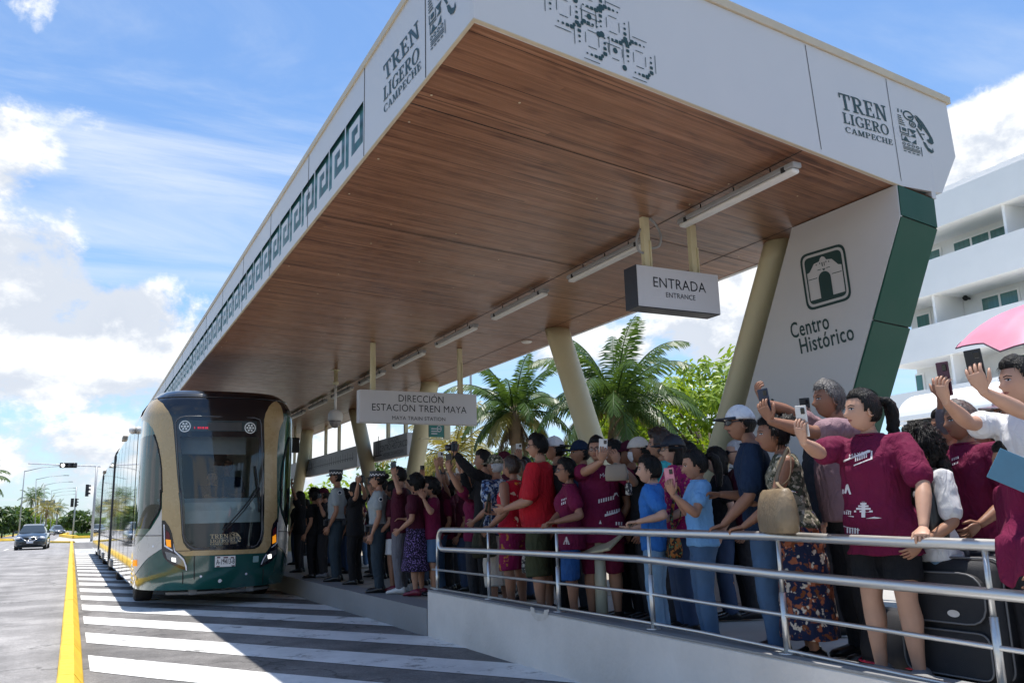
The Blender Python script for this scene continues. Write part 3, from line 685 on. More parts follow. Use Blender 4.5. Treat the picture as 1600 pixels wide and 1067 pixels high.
for (a, c) in gsegs:
    a, c = Vector(a), Vector(c); d = (c-a).normalized()*.006; a2, c2 = a+d, c-d
    nrm = Vector((0, -(d.y), d.x)).normalized()
    if nrm.y > 0: nrm = -nrm
    p = [Vector((XT+.012, a2.x, a2.y)), Vector((XT+.012, c2.x, c2.y)), Vector((XT+.012, c2.x, c2.y))+TW-Vector((.02, 0, 0)), Vector((XT+.012, a2.x, a2.y))+TW-Vector((.02, 0, 0))]
    b = MB(); b.prism([q+nrm*.010 for q in p], -nrm*.02); b.build('front_panel', mGreen, tot, fix=True)
b = MB()
bx_ = [tx(1249, 400), tx(1319, 379), tx(1332, 467), tx(1262, 487)]
def bil(s, t):
    a, bb, c, d = [Vector(q) for q in bx_]
    return (a*(1-s)+bb*s)*(1-t)+(d*(1-s)+c*s)*t
def pic(polys, holes=False, bld=None):
    bld.fill(polys, lambda u, v: tt_(*bil(u, v), .004), holes=holes)
ro = fillet([(0, 0), (1, 0), (1, 1), (0, 1)], .17); ri = fillet([(.045, .045), (.955, .045), (.955, .955), (.045, .955)], .14)
pic([ro, ri], True, b)
r2 = fillet([(.09, .09), (.91, .09), (.91, .91), (.09, .91)], .11)
ga = [(.11, .34), (.11, .86), (.30, .86), (.30, .50)] + [(.42+.14*math.cos(a)-0, .50-.13*math.sin(a)) for a in [math.pi*(1-i/8) for i in range(9)]] + [(.56, .86), (.89, .82), (.89, .26), (.80, .25), (.62, .17), (.56, .16), (.52, .11), (.48, .16), (.38, .19), (.26, .29), (.20, .33)]
ga = [(.115, .36), (.115, .84), (.355, .84), (.355, .52)] + [(.49-.135*math.cos(a), .52-.13*math.sin(a)) for a in [math.pi*i/10 for i in range(11)]] + [(.625, .52), (.625, .84), (.885, .84), (.885, .36), (.82, .345), (.70, .22), (.58, .20), (.55, .15), (.50, .125), (.45, .15), (.42, .20), (.30, .22), (.18, .345)]
pic([r2, ga], True, b)
pic([_rect(.13, .47, .33, .482), _rect(.66, .47, .87, .482), _rect(.36, .34, .44, .352), _rect(.56, .34, .64, .352), [(.46, .345), (.54, .345), (.50, .385)], _rect(.42, .225, .44, .25), _rect(.47, .23, .49, .30), _rect(.52, .23, .535, .30), _rect(.34, .235, .36, .26), _rect(.56, .225, .58, .25), _rect(.62, .235, .64, .26)], False, b)
b.build('emblem', mDkGreen, tot)
for w, s, e, h in (('Centro', (1237, 529), (1297, 513), 34), ('Histórico', (1251, 553), (1336, 530), 34)):
    a = Vector(tx(*s)); c = Vector(tx(*e)); up = Vector(tx(s[0]-4.2, s[1]-24))-a
    vs, fs = text2d(w, 1.0, align='LEFT', bold=.012, space=1.08); wd = max(v[0] for v in vs); d = (c-a)/wd
    b = MB(); b.add([tt_(*(a+d*x+up*(y/.72)), .004) for x, y in vs], fs); b.build('lettering', mDkGreen, tot)
b = MB()
for (x, y) in ((1196, 621), (1207, 626), (1192, 634)):
    p = Vector(tx(x, y)); b.fill([[(p.x+.022*math.cos(t), p.y+.022*math.sin(t)) for t in [2*math.pi*i/10 for i in range(10)]]], lambda u, v: tt_(u, v, .004))
for a, c in (((1191, 636), (1199, 629)), ((1210, 634), (1214, 646)), ((1140, 731), (1158, 733))):
    p, q = Vector(tx(*a)), Vector(tx(*c)); n_ = Vector((-(q-p).y, (q-p).x)).normalized()*.006; b.fill([[tuple(p-n_), tuple(q-n_), tuple(q+n_), tuple(p+n_)]], lambda u, v: tt_(u, v, .004))
b.build('pierced_pattern', mDkGreen, tot)
# ================================================================== slanted columns
cols = [((1222, 365), (1145, 640), .165), ((870, 515), (925, 690), .185), ((672, 598), (647, 740), .185), ((556, 641), (577, 740), .185), ((481, 672), (466, 760), .185)]
clab = ['cream steel column leaning against the grey totem wall', 'thick cream column leaning away below the entrance sign, nearest to the palms', 'cream column behind the direction sign with a small green exit sign', 'leaning cream column between the long map board and the station name board', 'farthest leaning cream column just right of the tram']
for i, (t, bt, r_) in enumerate(cols):
    T_ = onZ(*t, ZS)
    if i == 0: T_ = Vector((XT+.28, T_.y, ZS)); Q = Vector((XT+.28, onX(*bt, XT+.28).y, onX(*bt, XT+.28).z)); T_.y = onX(1218, 372, XT+.28).y
    else: Q = onX(*bt, T_.x)
    d = (Q-T_); F_ = T_+d*((T_.z-PZ)/-d.z)
    c = thing('slanted_column', (F_.x, F_.y, PZ), clab[i], 'column', 'leaning columns under the canopy')
    ns = 28
    b = MB(); b.rings([[T_+d*(((T_.z-PZ)/-d.z)*s)+Vector((r_*(1.05-.12*s)*math.cos(2*math.pi*j/ns), r_*(1.05-.12*s)*math.sin(2*math.pi*j/ns), 0)) for j in range(ns)] for s in (0, .05, .5, 1)]); b.build('shaft', mCream, c, fix=True)
    b = MB(); b.lathe([(r_*1.16, 0), (r_*1.16, .02), (r_*1.05, .03)], Matrix.Translation((F_.x, F_.y, PZ+.007)), n=24); b.build('base_plate', mCream, c)
# ================================================================== strip lights
mLampW = mat('lamp white plastic', (.72, .70, .66), rough=.4, var=.03); mLampG = mat('lamp grey housing', (.30, .30, .30), rough=.5)
lt = None; k = 0
def lamp_at(y0, L_, lab):
    z = ZS-.115; x = 5.10
    c = thing('strip_light', (x, y0+L_/2, z), lab, 'light', 'strip lights under the canopy')
    b = MB(); b.rbox((x-.05, y0, z+.012), (x+.05, y0+L_, z+.06), .012); b.build('housing', mLampG, c)
    b = MB(); b.rbox((x-.045, y0+.02, z-.03), (x+.045, y0+L_-.02, z+.014), .02, smooth=True); b.build('diffuser', mLampW, c)
    for f in (.08, .92): b = MB(); b.rbox((x-.053, y0+L_*f-.02, z+.0), (x+.053, y0+L_*f+.02, z+.045), .004); b.build('clip', mDark, c)
    for f in (.2, .5, .8): b = MB(); b.tube([(x, y0+L_*f, z+.05), (x, y0+L_*f, ZS)], .006, n=6); b.build('hanger', mDark, c)
labs = ['strip light nearest to the totem wall', 'strip light just left of the entrance sign post', 'third strip light, left of the entrance sign', 'fourth strip light, above the thick middle column', 'strip light above the direction sign', 'strip light behind the post of the direction sign', 'small far strip light right of the camera dome', 'small far strip light left of the camera dome', 'far strip light close to the tram roof', 'farthest strip light in the row under the canopy']
for i in range(10):
    lamp_at(4.72+2.115*i, 1.53, labs[i])
# ================================================================== hanging signs
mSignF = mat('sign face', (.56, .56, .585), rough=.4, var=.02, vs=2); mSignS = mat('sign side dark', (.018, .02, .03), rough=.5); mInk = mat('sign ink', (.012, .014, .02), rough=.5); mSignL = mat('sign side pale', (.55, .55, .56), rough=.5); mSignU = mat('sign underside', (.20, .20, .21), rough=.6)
def hang_sign(name, lab, Y, x0, x1, z0, z1, dpt, texts, posts, ms):
    c = thing(name, ((x0+x1)/2, Y, z0), lab, 'sign')
    b = MB(); b.rbox((x0, Y, z0), (x1, Y+dpt, z1), .004); b.build('box', ms, c)
    b = MB(); b.box((x0+.008, Y-.006, z0+.008), (x1-.004, Y-.0005, z1-.004)); b.build('face', mSignF, c)
    for t, size, ux, uz, sx in texts:
        b = MB(); put_text(b, t, size, lambda u, v: Vector((ux+u, Y-.009, uz+v)), bold=0.0, space=1.04, sx=sx); b.build('lettering', mInk, c)
    for x, y in posts:
        b = MB(); b.rbox((x-.04, y-.03, z1-.02), (x+.04, y+.03, ZS-.002), .008); b.box((x+.022, y-.045, z1-.01), (x+.036, y-.028, ZS-.25)); b.build('hanger', mCream, c)
    return c
Ye = 6.33
ex0, ex1 = onY(993, 413, Ye).x, onY(1121, 429, Ye).x; ez1, ez0 = onY(993, 413, Ye).z, onY(1000, 479, Ye).z
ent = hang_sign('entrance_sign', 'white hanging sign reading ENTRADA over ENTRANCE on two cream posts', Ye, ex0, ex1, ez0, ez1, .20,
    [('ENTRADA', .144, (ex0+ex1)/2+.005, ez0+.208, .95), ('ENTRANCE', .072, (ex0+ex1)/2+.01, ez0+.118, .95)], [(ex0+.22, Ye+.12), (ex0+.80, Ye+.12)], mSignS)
b = MB(); xx = ex0+.22
b.tube(smooth_poly([(xx+.05, Ye+.1, ez1+.22), (xx+.13, Ye+.08, ez1+.25), (xx+.16, Ye+.08, ez1+.36), (xx+.12, Ye+.1, ZS-.06), (xx+.05, Ye+.1, ZS-.01)], 5, False), .013, n=8)
b.tube(smooth_poly([(xx-.05, Ye+.1, ez1+.16), (xx-.12, Ye+.08, ez1+.18), (xx-.13, Ye+.08, ez1+.29), (xx-.07, Ye+.1, ez1+.40)], 5, False), .013, n=8)
b.build('conduit', mLampG, ent)
Yd = 13.1
dx0, dx1 = onY(562, 608, Yd).x, onY(744.5, 617, Yd).x; dz1, dz0 = onY(562, 608, Yd).z, onY(653, 661.8, Yd).z
dirs = hang_sign('direction_sign', 'wide white hanging sign reading DIRECCIÓN ESTACIÓN TREN MAYA', Yd, dx0, dx1, dz0, dz1, .16,
    [('DIRECCIÓN', .163, (dx0+dx1)/2+.02, dz0+.353, .9), ('ESTACIÓN TREN MAYA', .163, (dx0+dx1)/2, dz0+.195, .94), ('MAYA TRAIN STATION', .088, (dx0+dx1)/2-.02, dz0+.055, 1.0)], [(dx0+.24, Yd+.08), (dx1-.27, Yd+.08)], mSignL)
# small green exit sign on the third column
g = thing('exit_sign', tuple(onX(700, 675, 5.9)), 'small green exit sign in a pale frame beside the third column', 'sign')
pz = onX(672, 690, 6.4); Yg = pz.y
q0, q1 = onY(671, 665, Yg), onY(694, 683, Yg)
b = MB(); b.rbox((q0.x, Yg, q1.z), (q1.x, Yg+.06, q0.z+.1), .004); b.build('panel', mat('exit green', (.02, .16, .13), rough=.4), g)
b = MB(); 
for i in range(3): b.box((q0.x+.04, Yg-.004, q1.z+.06+.05*i), (q0.x+.17+.04*i, Yg-.001, q1.z+.08+.05*i))
b.tube([(q1.x-.11+.045*math.cos(t), Yg-.004, q1.z+.17+.06*math.sin(t)) for t in [2*math.pi*i/12 for i in range(12)]], .009, n=5, closed=True); b.build('pictogram', mSignF, g)
b = MB(); b.rbox((q1.x+.002, Yg-.01, q1.z-.02), (q1.x+.14, Yg+.07, q0.z+.14), .004); b.rbox((q0.x-.2, Yg-.01, q1.z-.05), (q1.x+.14, Yg+.07, q1.z-.022), .004); b.build('frame', mCream, g)
# boards and posts along the back edge (plane X = XB, facing the busway)
XB = 6.72
mBoard = mat('board grey', (.42, .42, .435), rough=.45, var=.05)
def back_board(name, lab, px0, px1, parts, texts):
    (xa, ya0, ya1), (xb, yb0, yb1) = px0, px1
    p = [onX(xa, ya0, XB), onX(xb, yb0, XB), onX(xb, yb1, XB), onX(xa, ya1, XB)]
    zt = (p[0].z+p[1].z)/2; zb = (p[2].z+p[3].z)/2; ya, yb = p[0].y, p[1].y   # ya far, yb near
    c = thing(name, (XB, (ya+yb)/2, zb), lab, 'board')
    b = MB(); b.rbox((XB, yb, zb), (XB+.16, ya, zt), .006); b.build('box', mSignL, c)
    b = MB(); b.box((XB-.005, yb+.02, zb+.02), (XB-.0005, ya-.02, zt-.02)); b.build('face', mBoard, c)
    for y in parts:
        yy_ = yb+(ya-yb)*y
        b = MB(); b.rbox((XB+.04, yy_-.05, zt-.01), (XB+.12, yy_+.05, ZS-.002), .006); b.build('hanger', mCream, c)
    for t, s, fy, fz in texts:
        b = MB(); put_text(b, t, s, lambda u, v: Vector((XB-.008, ya-(ya-yb)*fy-u, zb+(zt-zb)*fz+v)), bold=0.0, sx=1.0); b.build('lettering', mInk, c)
    return c, ya, yb, zb, zt
sb, ya, yb, zb, zt = back_board('station_name_board', 'grey station name board reading CENTRO HISTÓRICO above the crowd', (583, 690, 722), (636, 676, 711), (.12, .62), [('ESTACIÓN', .16, .62, .74), ('CENTRO HISTÓRICO', .21, .62, .42), ('HISTORIC DOWNTOWN', .13, .62, .14)])
b = MB(); cy0 = ya-(ya-yb)*.18
for u in (-.12, 0, .12): b.box((XB-.008, cy0+u-.02, zb+.16), (XB-.005, cy0+u+.02, zb+.62-abs(u)))
b.box((XB-.0075, cy0-.25, zb+.12), (XB-.005, cy0+.25, zb+.15)); b.build('pictogram', mInk, sb)
mb_, ya, yb, zb, zt = back_board('map_board', 'long grey route map board hanging between two leaning columns', (478, 718.5, 746), (558, 696, 728), (.03, .36, .62, .95), [])
b = MB()
for i in range(22):
    u = ya-(ya-yb)*(.05+.042*i); b.box((XB-.008, u-.012, zb+.28), (XB-.005, u+.012, zb+.28+.10+.06*((i*7) % 5)/4)); 
    b.box((XB-.008, u-.03, zb+.20), (XB-.005, u+.03, zb+.25))
b.box((XB-.0075, yb+.3, zb+.255), (XB-.005, ya-.3, zb+.275)); b.build('route_lines', mat('board line', (.10, .10, .11), rough=.5), mb_)
mb2, ya, yb, zb, zt = back_board('map_board', 'short grey board at the far end beside the tram', (447, 727, 752), (466, 722, 748), (.5,), [])
# dome camera on a stalk and loudspeaker
p = onZ(525, 578, ZS); cm = thing('dome_camera', (p.x, p.y, ZS-.9), 'white dome camera hanging from the soffit on a stalk', 'camera')
b = MB(); zc = onY(525, 655, p.y).z
b.lathe([(.085, ZS-.012), (.085, ZS), (.03, ZS)], Matrix.Translation((p.x, p.y, 0)), n=14); b.lathe([(.038, ZS-.012), (.038, ZS-.22), (.06, ZS-.23), (.06, ZS-.28), (.03, ZS-.29)][::-1], Matrix.Translation((p.x, p.y, 0)), n=14); b.build('mount', mCream, cm)
b = MB(); b.lathe([(.026, zc+.15), (.026, ZS-.28)], Matrix.Translation((p.x, p.y, 0)), n=12)
b.lathe([(.135, zc-.03), (.14, zc+.02), (.135, zc+.10), (.10, zc+.17), (.03, zc+.19)], Matrix.Translation((p.x, p.y, 0)), n=20); b.build('housing', mLampW, cm)
b = MB(); b.lathe([(.02, zc-.165), (.06, zc-.15), (.10, zc-.10), (.115, zc-.03)], Matrix.Translation((p.x, p.y, 0)), n=20); b.build('dome', mat('smoked dome', (.30, .28, .27), rough=.12, var=.1), cm)
p = onZ(461, 668, ZS); spk = thing('loudspeaker', (p.x, p.y, ZS-1.2), 'black box loudspeaker hanging near the tram', 'loudspeaker')
z1 = onY(456, 684, p.y).z; z0 = onY(456, 707, p.y).z
b = MB(); b.rbox((p.x-.13, p.y-.1, z0), (p.x+.13, p.y+.12, z1), .02); b.build('cabinet', mSignS, spk)
b = MB(); b.box((p.x-.11, p.y-.104, z0+.03), (p.x+.11, p.y-.1005, z1-.03)); b.build('grille', mat('speaker mesh', (.03, .03, .032), rough=.9), spk)
b = MB(); b.tube([(p.x, p.y, z1-.01), (p.x, p.y, ZS-.002)], .035, n=8); b.build('hanger', mCream, spk)
# slender cream posts of the back edge (behind the crowd) and a small smoke detector pair on the soffit
b = MB(); p = onZ(823, 533, ZS); c = thing('smoke_detector', (p.x, p.y, ZS), 'small white ceiling sensor near the thick column', 'sensor')
b.lathe([(.07, ZS-.03), (.09, ZS-.012), (.09, ZS-.001)], Matrix.Translation((p.x, p.y, 0)), n=16); b.build('body', mLampW, c)
# back boundary rail behind the crowd
bf = thing('back_railing', (7.6, 9, PZ), 'cream metal rail on posts behind the crowd', 'railing')
b = MB(); b.rbox((7.56, 5.2, 1.62), (7.64, 11.5, 1.72), .01); b.build('rail', mCream, bf)
for y in (5.3, 8.0, 11.4):
    b = MB(); b.rbox((7.56, y-.04, PZ), (7.64, y+.04, 1.619), .006); b.build('post', mCream, bf)
# pedestal with a sloping pale plate among the crowd
pq = onX(936, 850, 4.25); pd = thing('information_pedestal', (4.25, pq.y, PZ), 'cream round pedestal with a tilted pale plate behind the handrail', 'pedestal')
b = MB(); b.tube([(4.25, pq.y, floorz(pq.y)), (4.25, pq.y, 1.05)], .055, n=16); b.lathe([(.11, 0), (.11, .015), (.06, .02)], Matrix.Translation((4.25, pq.y, floorz(pq.y)+.002)), n=18); b.build('post', mat('pale cream', (.52, .49, .36), rough=.45), pd)
b = MB(); b.rbox((-.26, -.2, -.012), (.26, .2, .012), .006, M=Matrix.Translation((4.33, pq.y, 1.07)) @ Matrix.Rotation(R(-28), 4, 'Y') @ Matrix.Rotation(R(20), 4, 'Z')); b.build('plate', mat('pale plate', (.5, .45, .3), rough=.4), pd)
# ================================================================== the tram
mChrome = mat('polished silver side', (.68, .72, .73), rough=.045, metal=1.0, var=.02, vs=.6, bump=.02, bs=.55)
mBlackG = mat('gloss black', (.008, .009, .012), rough=.09, var=.02, coat=.6)
mBusTeal = mat('tram teal paint', (.006, .070, .062), rough=.16, var=.03, coat=.8)
mBusTan = mat('tram gold paint', (.43, .31, .155), rough=.28, var=.02, coat=.4)
mBusWhite = mat('tram pale grey paint', (.56, .54, .51), rough=.3, var=.02, coat=.5)
mRubber = mat('black rubber', (.015, .015, .016), rough=.75, var=.1)
mTyre = mat('tyre rubber', (.03, .027, .024), rough=.85, var=.25, vs=14)
mGlassD = mat('dark blue side glass', (.012, .035, .055), rough=.03, var=.0, spec=.9, coat=.6)
def glass_mat(name, tint, mixf):
    M = bpy.data.materials.new(name); M.use_nodes = True; nt = M.node_tree; N = nt.nodes; L = nt.links; N.clear()
    o = N.new('ShaderNodeOutputMaterial'); mx = N.new('ShaderNodeMixShader'); tr = N.new('ShaderNodeBsdfTransparent'); gl = N.new('ShaderNodeBsdfGlossy'); fr_ = N.new('ShaderNodeFresnel')
    fr_.inputs[0].default_value = 1.42; tr.inputs[0].default_value = (*tint, 1); gl.inputs['Roughness'].default_value = .015; gl.inputs[0].default_value = (.9, .95, 1, 1)
    m_ = N.new('ShaderNodeMath'); m_.operation = 'ADD'; m_.inputs[1].default_value = mixf; L.new(fr_.outputs[0], m_.inputs[0])
    L.new(m_.outputs[0], mx.inputs[0]); L.new(tr.outputs[0], mx.inputs[1]); L.new(gl.outputs[0], mx.inputs[2]); L.new(mx.outputs[0], o.inputs[0]); MATS[name] = M; return M
mSideG = glass_mat('cab side glass', (.22, .36, .42), .06)
mWind = glass_mat('windscreen glass', (.74, .82, .86), .02)
BL, BRt, BZ0, BZ1 = .95, 3.40, .28, 3.50
BXC = (BL+BRt)/2; BHW = (BRt-BL)/2
def lerp_tab(k, z):
    for (a, p), (c, q) in zip(k, k[1:]):
        if z <= c: t = max(0, (z-a)/(c-a)); return p+(q-p)*t
    return k[-1][1]
def nose_y(z): return lerp_tab([(.2, 14.62), (.28, 14.56), (.45, 14.47), (.9, 14.43), (1.6, 14.45), (2.4, 14.50), (3.1, 14.58), (3.3, 14.64), (3.4, 14.72), (3.46, 14.82), (3.5, 14.98)], z)
def nose_b(z): return lerp_tab([(.28, .50), (.9, .44), (2.2, .30), (3.2, .16), (3.5, .12)], z)
def nose_w(z):
    w = BHW
    if z > 3.0: w -= .26*((z-3.0)/.5)**2.2
    if z < .7: w -= .035*((.7-z)/.42)
    return w
NN = 4.6; NA = 1.15
def _plan(th):
    s, c = math.sin(th), max(0, math.cos(th)); t = abs(s)**(2/NN)
    return Vector((BHW*math.copysign(t, s), NA-NA*c**(2/NN)+.36*t*t))
_TH = [math.pi/2*(i/600)**1.6 for i in range(601)]; _AL = [0.0]
for _a, _b in zip(_TH, _TH[1:]): _AL.append(_AL[-1]+(_plan(_b)-_plan(_a)).length)
US = _AL[-1]; _AL = [a/US for a in _AL]
import bisect
def u2th(u):
    a = abs(u); i = min(599, max(0, bisect.bisect_right(_AL, a)-1)); d = _AL[i+1]-_AL[i]
    return math.copysign(_TH[i]+(_TH[i+1]-_TH[i])*((a-_AL[i])/d if d > 0 else 0), u)
def th2u(th):
    a = abs(th); i = min(599, max(0, bisect.bisect_right(_TH, a)-1)); d = _TH[i+1]-_TH[i]
    return math.copysign(_AL[i]+(_AL[i+1]-_AL[i])*((a-_TH[i])/d), th)
def nose(u, z, off=0.0):
    """u in -1..1 from the left side round the front to the right side, even along the surface"""
    th = u2th(max(-1, min(1, u)))
    s, c = math.sin(th), max(0, math.cos(th))
    w = nose_w(z)+off; a = NA+off; t = abs(s)**(2/NN)
    x = BXC+w*math.copysign(t, s); y = nose_y(z)+NA-a*c**(2/NN)+nose_b(z)*t*t
    return Vector((x, y, z))
# ray look-up on the nose for tracing outlines
_us = [i/120-1 for i in range(241)]; _zs = [BZ0+(BZ1-BZ0)*i/120 for i in range(121)]
_nv = [nose(u, z) for z in _zs for u in _us]; _nf = []
for j in range(120):
    for i in range(240): _nf.append((j*241+i, j*241+i+1, (j+1)*241+i+1, (j+1)*241+i))
_nt = BVHTree.FromPolygons(_nv, _nf)
def np_(x, y):
    d = ray(x, y).normalized(); h, n_, i, t = _nt.ray_cast(EYEP, d)
    k = 0
    while h is None and k < 200:      # just past the outline: move towards the middle of the front
        x += (335-x)*.006; y += (770-y)*.006; k += 1; d = ray(x, y).normalized(); h, n_, i, t = _nt.ray_cast(EYEP, d)
    z = h.z; w = nose_w(z); s = (h.x-BXC)/w; s = max(-1, min(1, s))
    th = math.asin(math.copysign(abs(s)**(NN/2), s))
    if abs(s) > .85:
        c = max(0, min(1, (nose_y(z)+NA+nose_b(z)*s*s-h.y)/NA)); th = math.copysign(math.acos(c**(NN/2)), s)
    return (th2u(th), z)
def crp(o, sc, pts): return [(o[0]+x/sc, o[1]+y/sc) for x, y in pts]
cA = lambda *p: crp((210, 600), 5.93, p); cB = lambda *p: crp((330, 600), 5.93, p); cC = lambda *p: crp((200, 760), 5.93, p); cD = lambda *p: crp((330, 760), 5.93, p)
def trace(px): return [np_(*p) for p in px]
def dense(p, L_=.05):
    o = []
    for a, c in zip(p, p[1:]+p[:1]):
        n = max(1, int(math.hypot(c[0]-a[0], c[1]-a[1])/L_)); o += [(a[0]+(c[0]-a[0])*i/n, a[1]+(c[1]-a[1])*i/n) for i in range(n)]
    return o
def panel(name, outlines, m_, parent, off, holes=False, step=.09, pix=True, solid=0):
    b = MB(); b.smooth = True
    ps = [[(u*US, z) for u, z in (trace(o) if pix else o)] for o in outlines]
    ps = [dense(p) for p in ps]
    b.fill(ps, lambda a, z: nose(a/US, z, off), holes=holes, step=step); return b.build(name, m_, parent)
tram = thing('tram', (BXC, 15, 0), 'teal, gold and white articulated tram with polished silver sides and black windscreen surround', 'tram')
# --- outlines
tanL_in = cA((215, 120), (270, 180), (320, 250), (350, 310), (362, 370), (372, 480), (385, 650), (400, 850), (415, 1000)) + cC((470, 60), (480, 130), (492, 300), (500, 450), (515, 520), (550, 570), (590, 592))
tanR_in = cB((575, 165), (555, 180), (530, 210), (500, 270), (487, 330), (487, 420), (490, 560), (490, 800)) + cD((490, 0), (488, 250), (485, 430), (470, 510), (440, 555), (400, 575), (360, 580))
tanL_out = cA((90, 133), (55, 190), (35, 250), (28, 318), (80, 325), (130, 355), (175, 410), (205, 490), (235, 600), (250, 700), (262, 850), (268, 1000)) + cC((320, 60), (316, 310), (345, 315), (385, 370), (410, 430), (425, 510), (440, 590), (520, 642))
tanR_out = cB((602, 160), (640, 200), (660, 270), (663, 340), (645, 380), (625, 440), (612, 540), (605, 640), (603, 800)) + cD((605, 30), (606, 290), (570, 340), (553, 400), (550, 540), (500, 612))
tan_poly = tanL_in + tanR_in[::-1] + tanR_out + tanL_out[::-1]
scr = cA((382, 362), (400, 330), (430, 308), (480, 297), (640, 297)) + cB((20, 300), (400, 312), (450, 330), (462, 372), (470, 600), (472, 900)) + cD((470, 60), (468, 400), (455, 480), (425, 535), (385, 557), (0, 566)) + cC((820, 575), (620, 575), (570, 550), (530, 505), (512, 440), (500, 200), (490, 20)) + cA((425, 1000), (400, 650), (388, 450))
glassp = cA((430, 486), (640, 486)) + cB((20, 488), (438, 492), (440, 900)) + cD((452, 90), (455, 400), (440, 480), (410, 525), (380, 540), (0, 550)) + cC((820, 560), (640, 560), (590, 540), (545, 490), (530, 430), (522, 100)) + cA((452, 1000))
su = [(u, z) for u, z in trace(glassp)]
gl = cA((185, 470), (215, 545), (243, 680), (256, 800), (260, 1000)) + cC((308, 30), (303, 190), (285, 235), (262, 272), (230, 320), (195, 388))
g_l = trace(gl); zt_, zb_ = g_l[0][1], g_l[-1][1]
winL = [(-.99, zt_)] + g_l + [(-.99, zb_)]; winR = [(-u, z) for u, z in winL]
# base shell with a hole where the glass is
b = MB(); b.smooth = True
ZH = 3.16
full = [(-1*US, BZ0+.003)] + [(u*US, BZ0+.003) for u in (-.6, -.2, .2, .6, 1)] + [(US, ZH)] + [(u*US, ZH) for u in (.6, .2, -.2, -.6)] + [(-US, ZH)]
b.fill([dense(full), dense([(u*US, z) for u, z in su]), dense([(u*US, z) for u, z in winL]), dense([(u*US, z) for u, z in winR])], lambda a, z: nose(a/US, z), holes=True, step=.08); b.build('nose_shell', mBusTeal, tram)
b = MB(); _uu = [i/90-1 for i in range(181)]; _zz = [ZH+(BZ1-.02-ZH)*i/24 for i in range(25)]
b.rings([[nose(u, z) for u in _uu] for z in _zz], caps=False)
b.f = [f for f in b.f if max(f)-min(f) < 190]; b.mi = b.mi[:len(b.f)]; b.sm = b.sm[:len(b.f)]; b.build('hood', mBlackG, tram)
# black hood and windscreen surround, gold frame, pale wedges
hood = [(-.985, 3.20), (-.985, BZ1-.022), (.985, BZ1-.022), (.985, 3.20)]
uL = trace(tanL_in); uR = trace(tanR_in)
blk = [(-.9, ZH+.03), (.9, ZH+.03)] + [q for q in uR if q[1] < ZH-.03] + [q for q in uL if q[1] < ZH-.03][::-1]
panel('windscreen_surround', [blk, su], mBlackG, tram, .004, holes=True, pix=False)
panel('gold_frame', [tan_poly], mBusTan, tram, .010)
wl = cC((315, 205), (290, 270), (250, 335), (215, 390), (180, 430), (130, 490), (75, 555), (62, 640), (58, 760), (56, 840), (85, 790), (120, 740), (200, 650), (318, 572), (320, 400))
wr = cD((612, 190), (650, 270), (680, 340), (710, 410), (738, 470), (748, 560), (748, 700), (735, 690), (705, 630), (680, 585), (650, 550), (618, 530), (614, 400))
panel('pale_wedge', [wl], mBusWhite, tram, .006); panel('pale_wedge', [[(-u, z) for u, z in trace(wl)]], mBusWhite, tram, .006, pix=False)
# cab side windows: rounded at the front, running back round the corner
panel('cab_window', [winL], mSideG, tram, .008, pix=False)
gr_ = [(-u, z) for u, z in g_l]
panel('cab_window', [winR], mSideG, tram, .008, pix=False)
# window rubber
for sgn in (1, -1):
    b = MB(); b.tube([nose(u*sgn, z, .011) for u, z in g_l], .013, n=6); b.build('window_seal', mRubber, tram)
# windscreen glass
panel('windscreen', [su], mWind, tram, .003, pix=False)
b = MB(); b.tube([nose(u, z, .006) for u, z in trace(scr)], .008, n=6, closed=True); b.build('screen_trim', mat('screen trim', (.12, .12, .13), rough=.3), tram)
b = MB(); q = [np_(x, 619.5) for x in range(228, 425, 8)]; q = [(u, 3.345) for u in [i/14*.93 for i in range(-14, 15)]]
b.tube([nose(u, z, .006) for u, z in q], .012, n=6); b.build('hood_crease', mBlackG, tram)
# destination display and round route discs behind the top of the screen
dsp = cA((455, 335), (680, 340), (690, 440), (455, 440)); dsp = cA((440, 335)) + cB((420, 345), (420, 440)) + cA((440, 440))
panel('display_window', [dsp], mat('display window', (.035, .055, .06), rough=.12, coat=.5), tram, .008)
dsp2 = cB((-30, 355), (280, 360), (280, 432), (-30, 430))
panel('display_panel', [dsp2], mat('display panel', (.06, .06, .058), rough=.4), tram, .010)
mDisc = mat('route disc', (.72, .76, .76), rough=.4); mLED = mat('red display dots', (.6, .02, .03), rough=.5, emit=(.8, .05, .12), estr=.3)
for cx_, cy_ in ((289.3, 666), (390.5, 668.5)):
    u, z = np_(cx_, cy_); d = .095
    b = MB()
    ring = [(u*US+d*math.cos(t), z+d*math.sin(t)) for t in [2*math.pi*i/24 for i in range(24)]]; hole = [(u*US+d*.82*math.cos(t), z+d*.82*math.sin(t)) for t in [2*math.pi*i/24 for i in range(24)]]
    b.fill([ring, hole], lambda a, c: nose(a/US, c, .012), holes=True)
    pp = [[(u*US+d*(.5*math.cos(t)+.2*math.cos(s_)), z+d*(.5*math.sin(t)+.2*math.sin(s_))) for s_ in [2*math.pi*i/7 for i in range(7)]] for t in [2*math.pi*k/6 for k in range(6)]]
    pp.append([(u*US+d*.24*math.cos(s_), z+d*.24*math.sin(s_)) for s_ in [2*math.pi*i/8 for i in range(8)]])
    b.fill(pp, lambda a, c: nose(a/US, c, .012)); b.build('route_disc', mDisc, tram)
b = MB()
u0, z0 = np_(304.5, 668); u1, z1 = np_(326, 668)
for i, ch in enumerate(('10', '0', '101', '010', '01', '110', '01', '101')):
    for k, c in enumerate(ch):
        if c == '1':
            a = u0+(u1-u0)*(i+k*.27)/8; 
            b.fill([_rect(a*US-.008, z0-.02, a*US+.006, z0+.015)], lambda p, q_: nose(p/US, q_, .013))
